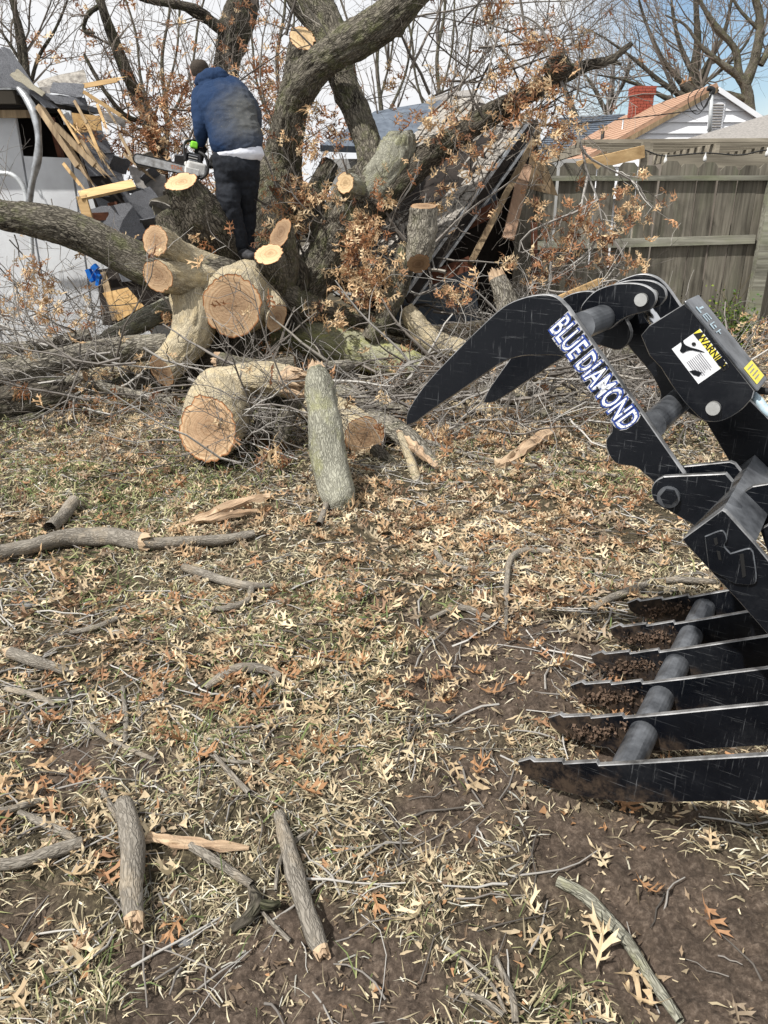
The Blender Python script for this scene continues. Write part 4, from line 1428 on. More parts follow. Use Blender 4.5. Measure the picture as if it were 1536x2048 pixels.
def bare_tree(name, label, trunk, limbs, levels, bark='bark_dark', cat='tree', cols=((0.20, 0.17, 0.145), (0.14, 0.12, 0.10)), gr='bare winter trees beyond the shed and fence'):
    """trunk / limbs: px lists; levels: per-level spawn settings grown on trunk and limbs"""
    P0 = np.array([W(p) for p in trunk])
    base = P0[0].copy()
    base[2] = 0
    t = thing(name, label, cat, base, gr)
    P0 = np.vstack([[P0[0][0], P0[0][1], -0.1], P0]) if P0[0][2] > .3 else P0
    R0_ = np.array([p[3] / 2 / FPX * depth(W(p)) for p in trunk])
    if len(R0_) < len(P0):
        R0_ = np.concatenate([[R0_[0] * 1.15], R0_])
    g_ = limb_world(P0, R0_, abs(hash(label)) % 50 if False else len(label), None, 0.8)
    build('trunk', g_['V'], g_['Q'], None, M[bark], t, {'bark': g_['bark']}, True)
    pp, rr_ = resample(P0, R0_, 9)
    pp, rr_ = [pp], [rr_]
    for L in limbs:
        PL_ = np.array([W(p) for p in L])
        RL = np.array([p[3] / 2 / FPX * depth(W(p)) for p in L])
        g_ = limb_world(PL_, RL, len(L) + 3, None, 0.8)
        build('limb', g_['V'], g_['Q'], None, M[bark], t, {'bark': g_['bark']}, True)
        a, b = resample(PL_, RL, 9)
        pp.append(a)
        rr_.append(b)
    P, R = np.concatenate(pp), np.concatenate(rr_)
    gs = []
    for lv in levels:
        P2, R2 = spawn(P, R, **lv)
        gs.append((P2, R2))
        P, R = P2, R2
    twigmesh('crown', gs, t, cols)
    return t


def lv(per, t0, t1, length, a0, a1, rmul, wander=.2, up=.1, K=6, rmin=.004, tip=.4):
    return dict(per=per, t0=t0, t1=t1, length=length, ang=(a0, a1), rmul=rmul, wander=wander, up=up, K=K, rmin=rmin, tip=tip)


bare_tree('bare_tree', 'dark thick bare trunk rising straight behind the man', [(468, 420, 11, 66), (456, 260, 11, 56), (450, 170, 11, 50), (454, 120, 11, 50), (466, 70, 11, 60), (478, 30, 11, 64), (488, -10, 11, 58), (505, -150, 11, 52), (530, -400, 11, 50)],
          [[(452, 62, 10.9, 26), (425, 45, 10.8, 22), (395, 20, 10.7, 18), (345, 8, 10.6, 16), (285, -4, 10.5, 13), (220, -30, 10.3, 9)], [(440, 50, 10.9, 14), (405, 40, 10.9, 10), (360, 12, 10.8, 8)],
           [(500, -80, 11, 40), (620, -250, 11, 30), (760, -420, 11, 20)], [(495, -60, 11, 30), (380, -220, 11, 24), (250, -380, 11, 16)]],
          [lv(3, .2, 1, 1.0, 30, 65, .25, .16, .02), lv(3, .2, 1, .6, 25, 60, .5, .2, .03), lv(3, .2, 1, .35, 25, 60, .5, .25, 0, rmin=.003)])
bare_tree('bare_tree', 'leaning bare stem left of the man with tufts of brown leaves', [(330, 420, 9.6, 34), (300, 250, 9.5, 27), (272, 190, 9.5, 25), (245, 125, 9.4, 23), (228, 80, 9.4, 20), (210, 30, 9.3, 16), (196, -20, 9.3, 17), (190, -120, 9.2, 12)],
          [[(196, 14, 9.3, 9), (175, 30, 9.2, 8), (168, 60, 9.2, 7), (190, 66, 9.2, 4)], [(300, 250, 9.2, 10), (250, 230, 9.0, 9), (215, 190, 8.9, 8), (185, 140, 8.9, 7), (168, 108, 8.9, 5)]],
          [lv(5, .2, 1, .5, 30, 70, .3, .22, 0), lv(4, .2, 1, .3, 30, 60, .5, .25, 0, rmin=.003)])
bare_tree('bare_tree', 'two-stemmed bare tree at the top left above the torn shed roof', [(60, 330, 13, 18), (50, 200, 13, 15), (42, 110, 13, 13), (30, 30, 13, 10), (12, -60, 13, 8), (0, -300, 13, 4)],
          [[(62, 280, 12.8, 14), (56, 190, 12.8, 13), (50, 110, 12.8, 12), (42, 60, 12.8, 10), (25, -10, 12.8, 8), (28, -120, 12.8, 5)], [(55, 200, 13, 8), (75, 120, 13, 7), (110, 60, 13, 5), (135, 0, 13, 4), (150, -60, 13, 3)], [(40, 120, 13, 7), (0, 60, 13, 5), (-40, 10, 13, 4)]],
          [lv(9, .2, 1, 1.6, 25, 60, .35, .15, .06), lv(5, .2, 1, .8, 25, 55, .5, .2, .03), lv(4, .2, 1, .4, 25, 55, .6, .25, 0)])
bare_tree('bare_tree', 'many-branched bare tree just behind the brick chimney and white gable', [(1382, 330, 34, 34), (1385, 205, 34, 28), (1388, 150, 34, 20), (1395, 80, 34, 13), (1392, 0, 34, 9), (1398, -120, 34, 8)],
          [[(1385, 190, 34, 15.1), (1350, 150, 34, 10.4), (1320, 110, 34, 8.1), (1290, 40, 34, 5.2), (1270, -30, 34, 2.9)], [(1385, 180, 34, 13.9), (1420, 120, 34, 10.4), (1450, 60, 34, 7.0), (1470, -40, 34, 4.1)], [(1380, 200, 34, 12.8), (1330, 170, 34, 9.3), (1270, 120, 34, 6.4), (1215, 80, 34, 3.5), (1180, 60, 34, 2.5)],
           [(1388, 150, 34, 11.6), (1360, 90, 34, 8.7), (1345, 20, 34, 5.2), (1340, -60, 34, 2.9)], [(1388, 170, 34, 10.4), (1430, 150, 34, 7.0), (1490, 90, 34, 4.6), (1520, 20, 34, 2.9)], [(1340, 200, 33, 9.3), (1300, 180, 33, 7.0), (1250, 160, 33, 4.6), (1195, 150, 33, 2.5)]],
          [lv(8, .15, 1, 3.0, 22, 50, .36, .12, .07, rmin=.012), lv(5, .15, 1, 1.7, 22, 50, .5, .16, .05, rmin=.009), lv(4, .2, 1, .9, 22, 50, .6, .2, .03, rmin=.006)])
bare_tree('bare_tree', 'large bare tree with thick grey limbs at the top right corner', [(1500, 330, 26, 28), (1495, 190, 26, 20), (1478, 150, 26, 16), (1470, 100, 26, 12), (1430, 50, 26, 10), (1400, 0, 26, 7), (1380, -80, 26, 8)],
          [[(1490, 170, 26, 19.7), (1512, 110, 26, 17.4), (1520, 40, 26, 15.1), (1505, -40, 26, 11.6), (1510, -200, 26, 7.0)], [(1475, 150, 26, 15.1), (1440, 125, 26, 11.0), (1400, 90, 26, 7.5), (1370, 50, 26, 4.6), (1330, 30, 26, 2.5)], [(1520, 130, 26, 13.9), (1536, 100, 26, 11.6), (1560, 30, 26, 9.3), (1580, -80, 26, 5.2)],
           [(1495, 200, 26, 13.9), (1450, 185, 26, 7.5), (1410, 190, 26, 5.2), (1380, 160, 26, 2.9)], [(1518, 60, 26, 8.1), (1480, 20, 26, 5.8), (1450, -30, 26, 3.5)]],
          [lv(6, .2, 1, 1.8, 25, 55, .3, .14, .06, rmin=.009), lv(4, .15, 1, 1.1, 25, 55, .5, .18, .04, rmin=.007), lv(3, .2, 1, .6, 22, 50, .6, .2, .03, rmin=.005)], 'bark_mid')
bare_tree('bare_tree', 'small pale bare tree showing over the slate roof left of the chimney', [(1215, 330, 40, 20), (1215, 240, 40, 16), (1222, 190, 40, 12), (1228, 120, 40, 6)],
          [[(1215, 230, 40, 10), (1190, 180, 40, 7), (1170, 150, 40, 4)], [(1218, 215, 40, 10), (1250, 160, 40, 7), (1262, 120, 40, 4)], [(1160, 250, 41, 10), (1140, 200, 41, 7), (1125, 160, 41, 3)]],
          [lv(7, .15, 1, 2.4, 25, 55, .45, .14, .06, rmin=.012), lv(5, .15, 1, 1.3, 25, 55, .6, .18, .04, rmin=.009), lv(3, .2, 1, .7, 22, 50, .6, .2, .03, rmin=.007)], cols=((0.28, 0.26, 0.25),))
for k, (bx, yy, lab) in enumerate([(560, 17, 'slim bare tree between the man and the crossing stems'), (880, 18, 'thin grey bare tree over the grey garage roof'), (760, 15, 'bare saplings showing under the arch of the big stem'), (330, 19, 'fine-twigged bare tree above the man\'s head on the left')]):
    s_ = 14 / yy
    bare_tree('bare_tree', lab, [(bx, 420, yy, 11), (bx + 4, 250, yy, 9), (bx - 6, 120, yy, 7), (bx + 10, 10, yy, 5), (bx + 4, -140, yy, 3)],
              [[(bx, 260, yy, 7), (bx + 50, 150, yy, 5), (bx + 70, 30, yy, 4), (bx + 110, -100, yy, 3)], [(bx, 300, yy, 7), (bx - 45, 170, yy, 5), (bx - 60, 60, yy, 4), (bx - 100, -60, yy, 3)], [(bx, 200, yy, 5), (bx + 25, 90, yy, 4), (bx + 30, -60, yy, 3)]],
              [lv(5, .15, 1, 1.4, 20, 50, .45, .12, .08, rmin=.005), lv(3, .15, 1, .7, 20, 50, .6, .18, .05, rmin=.004), lv(2, .2, 1, .4, 22, 50, .6, .2, .03, rmin=.003)], 'bark_mid')

# ================================================================ OAK LEAVES


def leaf_template(seed):
    r = np.random.default_rng(seed)
    V = [(0, -0.28, 0)]                                     # stalk tip
    st = [0.0, 0.17, 0.27, 0.45, 0.58, 0.78, 0.87]
    wd = [0.010, 0.045, 0.050, 0.040, 0.050, 0.030, 0.035]
    for s_, w in zip(st, wd):
        V += [(-w, s_, 0), (0, s_, 0), (w, s_, 0)]
    T = [(0, 1, 2), (0, 2, 3)]
    for i_ in range(6):
        a = 1 + i_ * 3
        T += [(a, a + 3, a + 4), (a, a + 4, a + 1), (a + 1, a + 4, a + 5), (a + 1, a + 5, a + 2)]
    V.append((r.normal() * 0.04, 1.06, 0))
    e = 1 + 6 * 3
    T += [(e, len(V) - 1, e + 1), (e + 1, len(V) - 1, e + 2)]
    for sd, ofs in ((-1, 0), (1, 2)):
        for i0, i1, rise, w in ((1, 2, .10, .27), (3, 4, .17, .42), (5, 6, .16, .27)):
            w = w * r.uniform(.8, 1.15)
            rise = rise + r.normal() * .03
            a, b = 1 + i0 * 3 + ofs, 1 + i1 * 3 + ofs
            n = len(V)
            yc = (V[a][1] + V[b][1]) / 2
            V += [(sd * w * .55, yc + rise * .35 - .03, 0), (sd * w * .50, yc + rise * .6 + .045, 0), (sd * w, yc + rise * .75 - .05, 0), (sd * w * .86, yc + rise + .14, 0), (sd * w * .74, yc + rise * .7 + .01, 0)]
            T += [(a, n, b), (b, n, n + 1), (n, n + 4, n + 1), (n, n + 2, n + 4), (n + 1, n + 4, n + 3)]
    V = np.array(V, float)
    V[:, 1] -= 0.4
    V[:, 0] *= r.uniform(.95, 1.15)
    return V, np.array(T)


LEAF = [leaf_template(s_) for s_ in range(5)]


def rotmats(n, tilt):
    """random headings; the leaf's own plane tilted from level by up to tilt (rad, array)"""
    az = rng.uniform(0, 2 * np.pi, n)
    ax = rng.uniform(0, 2 * np.pi, n)
    c, s_ = np.cos(az), np.sin(az)
    Z0 = np.zeros(n)
    O = np.ones(n)
    Rz = np.stack([c, -s_, Z0, s_, c, Z0, Z0, Z0, O], -1).reshape(n, 3, 3)
    k = np.stack([np.cos(ax), np.sin(ax), Z0], -1)
    K_ = np.zeros((n, 3, 3))
    K_[:, 0, 2], K_[:, 1, 2], K_[:, 2, 0], K_[:, 2, 1] = k[:, 1], -k[:, 0], -k[:, 1], k[:, 0]
    t = tilt[:, None, None]
    Rt = np.eye(3) + np.sin(t) * K_ + (1 - np.cos(t)) * (K_ @ K_)
    return Rt @ Rz


def leaf_batch(P, tilt, size, cols, curl=0.5):
    Vs, Ts, Cs, n = [], [], [], 0
    k = rng.integers(0, len(LEAF), len(P))
    Rm = rotmats(len(P), tilt)
    for j, (LV, LT) in enumerate(LEAF):
        m = k == j
        if not m.any():
            continue
        c = m.sum()
        V = np.repeat(LV[None], c, 0)
        cu_, fo, tw = rng.normal(0, curl, (c, 1)), rng.uniform(-.2, .9, (c, 1)) * curl * 1.6, rng.normal(0, curl * .8, (c, 1))
        V[..., 2] = cu_ * V[..., 1] ** 2 + fo * np.abs(V[..., 0]) * 1.2 + tw * V[..., 0] * V[..., 1] + rng.normal(0, .03, V.shape[:2]) * curl * 2
        V = V * size[m][:, None, None]
        V = np.einsum('nij,nkj->nki', Rm[m], V) + P[m][:, None, :]
        Vs.append(V.reshape(-1, 3))
        o = (np.arange(c) * len(LV))[:, None, None]
        Ts.append((LT[None] + o + n).reshape(-1, 3))
        Cc = np.repeat(cols[m], len(LV), 0)
        Cs.append(Cc)
        n += c * len(LV)
    C_ = np.concatenate(Cs)
    return np.concatenate(Vs), np.concatenate(Ts), np.column_stack([C_, np.ones(len(C_))])


HANG = [(0.33, 0.155, 0.075), (0.44, 0.25, 0.135), (0.58, 0.40, 0.23), (0.19, 0.095, 0.055), (0.70, 0.54, 0.34)]
GROUND_C = [(0.55, 0.43, 0.28), (0.62, 0.52, 0.36), (0.45, 0.31, 0.18), (0.34, 0.19, 0.10), (0.21, 0.13, 0.08), (0.30, 0.235, 0.165)]

# ================================================================ BRUSH: the oak's own twigs
BR = [(0.17, 0.155, 0.14), (0.09, 0.08, 0.07), (0.25, 0.235, 0.215), (0.35, 0.335, 0.31)]


BRD = [(0.13, 0.115, 0.10), (0.09, 0.08, 0.07), (0.19, 0.17, 0.15), (0.25, 0.23, 0.20)]


def region(n, px, py, yy, dirs, length, r0, wander=.18, up=0.0, K=8, zmin=None):
    """n shoots starting in a px/py window at depths yy"""
    a = np.column_stack([rng.uniform(*px, n), rng.uniform(*py, n), rng.uniform(*yy, n)])
    P0 = np.array([W(q) for q in a])
    if zmin is not None:
        P0[:, 2] = np.maximum(P0[:, 2], zmin + rng.uniform(0, .05, n))
    d = unit(np.array(dirs)[rng.integers(0, len(dirs), n)] + rng.normal(size=(n, 3)) * .45)
    L = length * rng.uniform(.5, 1.5, (n, 1)) / (K - 1)
    out = [P0]
    p = P0
    for k in range(K - 1):
        p = p + d * L
        d = unit(d + rng.normal(size=(n, 3)) * wander + [0, 0, up])
        if zmin is not None:
            low = p[:, 2] < zmin
            p[low, 2] = zmin + rng.uniform(0, .02, low.sum())
            d[low, 2] = np.abs(d[low, 2]) * .3
        out.append(p)
    P = np.stack(out, 1)
    R = (r0 * rng.uniform(.6, 1.5, (n, 1))) * np.linspace(1, .35, K)[None]
    return P, R


def floor_clip(P):
    sh = P.shape
    q = P.reshape(-1, 3)
    z = gh(q[:, :2]) + .012
    q[:, 2] = np.maximum(q[:, 2], z + rng.uniform(0, .01, len(q)))
    return q.reshape(sh)


def brush(label, specs, sub=((4, .35), (3, .2)), cols=BR, w=(.35, .25, .25, .15), cat='brush'):
    gs = []
    ends = []
    for sp in specs:
        P, R = region(**sp)
        P = floor_clip(P)
        gs.append((P, R))
        for per, ln in sub:
            P, R = spawn(P, R, per, .15, 1, ln, (25, 65), .6, .22, 0.0, 5, .4, rmin=.0022)
            P = floor_clip(P)
            gs.append((P, R))
        ends.append(P[:, -1])
    o = twigmesh('brush', gs, None, cols, 4, w)
    tag(o, label, 'brush', None, 'stuff')
    return np.concatenate(ends)


D_L = [(-1, -.2, .1), (-.9, -.5, .2), (-.6, -.8, .1), (1, -.3, .1), (-1, .2, .3)]
D_A = [(-1, 0, .2), (1, 0, .2), (0, -1, .1), (.5, -.8, .3), (-.6, -.7, .3), (0, 0, 1)]
D_U = [(0, -.1, 1), (.5, 0, .9), (-.5, 0, .9), (.9, 0, .5)]
e1 = brush('tangled grey brush heaped left of the sawn oak, before the shed wall', [
    dict(n=62, px=(-20, 300), py=(690, 820), yy=(5.7, 6.9), dirs=D_L, length=1.1, r0=.008, zmin=.03),
    dict(n=20, px=(0, 260), py=(600, 720), yy=(6.9, 7.8), dirs=D_L, length=.9, r0=.007),
    dict(n=14, px=(-20, 150), py=(330, 560), yy=(7.4, 8.2), dirs=[(0, -.1, -1), (.2, 0, 1), (.6, 0, -.8)], length=1.1, r0=.006)], ((4, .38), (3, .2)))
e2 = brush('twiggy brush around the logs in the middle of the pile', [
    dict(n=34, px=(590, 880), py=(420, 640), yy=(7.6, 8.3), dirs=[(-1, .1, .2), (1, .1, .2), (0, .3, 1), (.5, 0, .6)], length=.8, r0=.010),
    dict(n=18, px=(560, 960), py=(790, 880), yy=(5.0, 5.9), dirs=[(-1, 0, .05), (1, 0, .08), (.5, -.8, .05), (-.6, -.7, .1)], length=.5, r0=.008, zmin=.03),
    dict(n=34, px=(420, 640), py=(800, 960), yy=(4.5, 5.2), dirs=[(-1, -.2, .1), (-.8, -.3, .2), (1, -.1, .2), (-.6, .2, .4)], length=.7, r0=.006, zmin=.03)])
e3 = brush('grey brush on the ground under and behind the grapple arm', [
    dict(n=130, px=(860, 1420), py=(730, 890), yy=(5.0, 7.2), dirs=[(-1, 0, .15), (1, 0, .15), (0, -1, .05), (.5, -.5, .35), (-.6, -.4, .3)], length=.75, r0=.008, zmin=.03),
    dict(n=30, px=(900, 1200), py=(600, 730), yy=(7.0, 8.2), dirs=D_A, length=.7, r0=.007)])
e4 = brush('fine crown twigs of the fallen oak standing against the sky', [
    dict(n=36, px=(560, 1120), py=(40, 240), yy=(7.7, 9.4), dirs=D_U, length=1.3, r0=.010, wander=.16, up=.03),
    dict(n=30, px=(900, 1180), py=(60, 300), yy=(7.4, 7.9), dirs=[(.7, 0, .3), (.2, 0, -1), (-.3, 0, .9)], length=.8, r0=.008)], ((4, .45), (4, .25)), BRD)
e5 = brush('twigs of the crown behind the man thick with brown leaves', [
    dict(n=70, px=(230, 620), py=(200, 460), yy=(8.9, 9.9), dirs=D_U, length=1.0, r0=.009)], ((4, .45), (3, .25)), BRD)
e6 = brush('thick dark sticks and broken branches lying crosswise in the heap', [
    dict(n=46, px=(360, 900), py=(740, 850), yy=(5.4, 6.9), dirs=[(-1, -.1, .1), (1, -.1, .12), (-.8, .5, .3), (.8, .4, .35)], length=.8, r0=.014, wander=.12, zmin=.03),
    dict(n=60, px=(860, 1420), py=(735, 860), yy=(5.4, 7.2), dirs=[(-1, -.1, .1), (1, -.1, .12), (-.8, .5, .15), (.8, .4, .18)], length=.8, r0=.014, wander=.12, zmin=.03),
    dict(n=40, px=(560, 900), py=(430, 640), yy=(7.7, 8.5), dirs=[(-1, .1, .3), (1, .1, .3), (-.5, 0, 1), (.5, 0, 1)], length=1.0, r0=.013, wander=.12)], ((3, .3),), BRD + BR, (.2, .15, .15, .1, .15, .1, .1, .05))
# the drooping branch in front of the fence
dr = tag(bpy.data.objects.new('drooping_branch', None), 'thin branch drooping with tan leaves in front of the board fence', 'branch', None)
COL.objects.link(dr)
dr.location = tuple(W((1190, 400, 7.5)))
paths = [[(1118, 150, 7.55), (1140, 215, 7.5), (1162, 290, 7.45), (1176, 350, 7.45), (1196, 400, 7.4), (1205, 450, 7.35)],
         [(1110, 140, 7.5), (1085, 60, 7.5), (1040, 30, 7.5), (1010, 36, 7.5)], [(1176, 350, 7.45), (1165, 400, 7.4), (1160, 440, 7.35), (1150, 450, 7.3)],
         [(1196, 400, 7.4), (1150, 425, 7.3), (1110, 440, 7.3), (1050, 470, 7.3), (1038, 505, 7.3), (1060, 500, 7.3)], [(1205, 450, 7.35), (1180, 500, 7.3), (1130, 540, 7.2), (1100, 560, 7.2)],
         [(1160, 290, 7.45), (1185, 320, 7.4), (1270, 365, 7.4), (1290, 400, 7.4)], [(1205, 450, 7.35), (1250, 520, 7.3), (1225, 560, 7.3), (1180, 580, 7.2)], [(1060, 575, 7.1), (1140, 585, 7.1), (1230, 560, 7.1), (1300, 600, 7.1)],
         [(1020, 640, 7.0), (1060, 575, 7.1), (1100, 540, 7.2), (1200, 520, 7.3)]]
pp, rr_ = [], []
for q in paths:
    a, b = resample(np.array([W(v) for v in q]), np.linspace(.013, .006, len(q)), 10)
    pp.append(a)
    rr_.append(b)
P, R = np.concatenate(pp), np.concatenate(rr_)
P1, R1_ = spawn(P, R, 6, .1, 1, .35, (30, 70), .55, .25, -.02, 6, .4, rmin=.0025)
P2, R2_ = spawn(P1, R1_, 3, .2, 1, .18, (30, 60), .6, .25, -.02, 5, .4, rmin=.002)
twigmesh('twigs', [(P, R), (P1, R1_), (P2, R2_)], dr, BR)

# ---- hanging leaf clusters: (px, py, Y, radius px, leaves, warmth 0 tan .. 1 russet)
CL = [(415, 370, 8.4, 40, 90, .7), (440, 420, 8.3, 36, 60, .6), (1140, 470, 7.3, 38, 60, .6), (1170, 440, 7.3, 30, 40, .8), (1250, 420, 7.3, 40, 55, .3), (1205, 490, 7.2, 30, 30, .5), (1280, 520, 7.2, 26, 28, .4), (1100, 520, 7.2, 30, 30, .3), (1060, 560, 7.1, 22, 16, .6),
      (1070, 410, 7.3, 20, 16, .4), (1010, 530, 7.0, 18, 16, .4), (1075, 190, 7.5, 50, 90, .5), (1040, 215, 7.5, 50, 90, .5), (1110, 240, 7.4, 45, 70, .3), (1130, 270, 7.4, 30, 40, .2), (1085, 300, 7.3, 26, 30, .2), (1005, 170, 7.6, 40, 50, .7),
      (1120, 110, 7.5, 30, 40, .7), (1075, 75, 7.5, 34, 40, .7), (1165, 95, 7.5, 20, 18, .6), (1000, 30, 7.6, 36, 36, .8), (985, 60, 7.6, 26, 22, .7), (1015, 130, 7.6, 26, 24, .6), (890, 150, 7.9, 26, 24, .5), (905, 215, 7.8, 26, 24, .5),
      (780, 190, 7.9, 22, 26, .5), (835, 235, 7.7, 26, 36, .4), (865, 250, 7.6, 30, 44, .3), (890, 262, 7.6, 26, 30, .3), (920, 240, 7.6, 24, 30, .5), (935, 285, 7.5, 30, 34, .2), (985, 275, 7.4, 26, 30, .3), (790, 145, 8.0, 18, 16, .6),
      (600, 270, 8.0, 40, 46, .5), (630, 300, 7.9, 26, 28, .2), (540, 200, 9, 46, 90, .9), (560, 120, 9.3, 44, 60, .9), (520, 150, 9.3, 40, 60, 1), (545, 290, 8.9, 44, 90, .8), (515, 20, 9.6, 26, 22, 1), (660, 240, 8.8, 40, 60, .8), (560, 350, 8.8, 40, 60, .6),
      (300, 170, 9.4, 36, 50, .9), (330, 210, 9.3, 50, 110, .9), (270, 240, 9.2, 40, 90, .8), (360, 180, 9.4, 30, 50, 1), (310, 260, 9.1, 44, 110, .7), (350, 280, 9.0, 40, 80, .7), (240, 290, 9.0, 26, 50, .9), (255, 325, 8.9, 30, 44, .9), (300, 320, 8.9, 36, 60, .7),
      (375, 235, 9.2, 26, 40, .9), (350, 350, 8.8, 30, 30, .6), (190, 290, 8.6, 24, 30, .9), (210, 215, 9.0, 20, 14, .8), (250, 95, 9.3, 20, 16, .9), (95, 105, 9.6, 26, 30, .9), (185, 65, 9.4, 16, 12, .9), (160, 10, 9.3, 20, 14, 1), (310, 95, 9.8, 12, 8, 1), (215, 155, 9.2, 14, 10, 1),
      (720, 455, 7.3, 44, 80, .2), (730, 520, 7.1, 54, 150, .15), (765, 560, 7.0, 44, 90, .2), (700, 570, 7.1, 40, 60, .1), (735, 600, 7.0, 34, 46, .1), (700, 500, 7.2, 34, 44, .4), (640, 620, 6.9, 26, 22, .1), (680, 640, 6.9, 22, 20, .05),
      (600, 430, 7.5, 40, 60, .4), (565, 410, 7.5, 34, 40, .3), (600, 380, 7.6, 40, 60, .5), (650, 400, 7.4, 30, 34, .2), (770, 395, 7.4, 28, 30, .3), (885, 395, 7.3, 24, 26, .1), (830, 330, 7.4, 26, 22, .3), (960, 330, 7.4, 28, 30, .15), (910, 310, 7.4, 34, 40, .2),
      (905, 590, 6.9, 26, 30, .4), (925, 600, 6.9, 20, 18, .3), (945, 560, 6.9, 18, 12, .4), (400, 480, 7.0, 26, 40, .5), (545, 470, 7.2, 24, 22, .4), (60, 530, 7.0, 26, 24, .1), (75, 560, 6.9, 34, 40, .1), (90, 600, 6.8, 30, 34, .1), (50, 450, 7.3, 22, 18, .2), (30, 620, 6.8, 30, 26, .1),
      (100, 640, 6.7, 36, 34, .05), (140, 650, 6.7, 26, 22, .05), (240, 480, 7.2, 16, 12, .3), (335, 640, 6.6, 16, 12, .3), (40, 790, 5.7, 20, 14, .1), (180, 830, 5.9, 40, 44, .2), (120, 850, 5.8, 36, 36, .2), (250, 800, 6.0, 30, 24, .4), (530, 700, 6.9, 30, 34, .5), (500, 745, 6.7, 26, 26, .5),
      (280, 725, 6.2, 18, 10, .05), (960, 870, 5.4, 60, 60, .1), (870, 890, 5.2, 50, 50, .1), (1150, 680, 7.6, 50, 70, .3), (1190, 720, 7.2, 60, 80, .3), (1130, 740, 7.2, 50, 60, .3), (780, 730, 6.6, 50, 40, .2), (540, 920, 4.5, 30, 20, .7), (1500, 700, 8.3, 50, 50, .2), (1530, 660, 8.5, 40, 30, .3)]
Ps, Cs_ = [], []
for px, py, yy, rp, cnt, wm in CL:
    c = W((px, py, yy))
    r = rp / FPX * depth(c)
    cnt = max(5, int(cnt * (.26 if (760 < px < 1010 and py < 350) else (.5 if py < 420 else .55))))
    q = rng.normal(size=(cnt, 3)) * r * np.array([.55, .6, .55]) + c
    Ps.append(q)
    w_ = np.array([wm * .9 + .1, .6, 1.1 - wm * .7, wm * .5 + .08, 1.0 - wm * .85])
    Cs_.append(colors(cnt, HANG, w_ / w_.sum(), .18))
# loose ones all along the twig ends
for e_, cnt, wm in ((e1, 100, .2), (e2, 90, .3), (e3, 90, .2), (e4, 90, .6), (e5, 330, .85)):
    q = e_[rng.integers(0, len(e_), cnt)]
    Ps.append(q)
    w_ = np.array([wm * .9 + .1, .6, 1.1 - wm * .7, wm * .5 + .08, 1.0 - wm * .85])
    Cs_.append(colors(cnt, HANG, w_ / w_.sum(), .18))
q = P2[rng.integers(0, len(P2), 160), -1]
Ps.append(q)
Cs_.append(colors(160, HANG, None, .18))
Ps, Cs_ = np.concatenate(Ps), np.concatenate(Cs_)
Ps[:, 2] = np.maximum(Ps[:, 2], gh(Ps[:, :2]) + .03)
V, T_, C_ = leaf_batch(Ps, rng.uniform(.3, 2.6, len(Ps)), rng.uniform(.07, .125, len(Ps)), Cs_, .7)
tag(build('hanging_leaves', V, None, T_, M['leaf'], None, {'Col': C_}), 'dry brown oak leaves still hanging in clusters on the broken crown', 'leaves', None, 'stuff')

# ivy at the foot of the fence
n = 900
c = W((1450, 655, 8.75))
q = np.column_stack([rng.normal(0, .17, n), rng.normal(0, .08, n), rng.normal(0, .16, n)]) + c
q2 = np.column_stack([rng.normal(0, .08, 250), rng.normal(0, .05, 250), rng.uniform(-.35, .1, 250)]) + W((1482, 650, 8.85))
q = np.vstack([q, q2])
q[:, 2] = np.maximum(q[:, 2], .03)
q[:, 1] = np.minimum(q[:, 1], FY - .08)
LEAF_SAVE = LEAF
LEAF = [(np.array([(0, -.5, 0), (-.35, -.1, 0), (0, .5, 0), (.35, -.1, 0)]), np.array([(0, 3, 2), (0, 2, 1)]))]
V, T_, C_ = leaf_batch(q, rng.uniform(.2, 1.5, len(q)), rng.uniform(.025, .05, len(q)), colors(len(q), [(0.06, 0.13, 0.03), (0.11, 0.19, 0.04), (0.22, 0.28, 0.05)], None, .2), .3)
LEAF = LEAF_SAVE
iv = thing('ivy_bush', 'small green ivy growing at the foot of the board fence', 'bush', W((1450, 690, 8.75)))
build('leaves', V, None, T_, M['leaf'], iv, {'Col': C_})['kind'] = 'stuff'
P, R = spawn(np.array([[W((1450, 700, 8.8)), W((1450, 650, 8.8)), W((1460, 600, 8.8))]]), np.full((1, 3), .008), 30, 0, 1, .3, (20, 80), .6, .2, .05, 5, .4)
twigmesh('stems', [(P, R)], iv, [(0.12, 0.10, 0.06)])

# ================================================================ LAWN COVER


def scatter(n, ymin, ymax, power, mud_keep=1.0, noise_scale=2.0, contrast=1.2, seed=5, side=.66, extra=1.5):
    """points on the lawn, denser near the camera when power > 0"""
    u = rng.random(int(n * 2.2))
    if power == 1:
        y = ymin * (ymax / ymin) ** u
    else:
        e = 2 - power
        y = (ymin ** e + u * (ymax ** e - ymin ** e)) ** (1 / e)
    x_ = rng.uniform(-1, 1, len(y)) * (side * y + extra)
    p = np.column_stack([x_, y])
    keep = 1 - (1 - mud_keep) * mud_at(p)
    nn_ = fbm(np.column_stack([p * noise_scale, np.zeros(len(p))]), 3, seed)
    keep = keep * np.clip(.6 + nn_ * contrast, .06, 1)
    p = p[rng.random(len(p)) < keep]
    return p[:n]


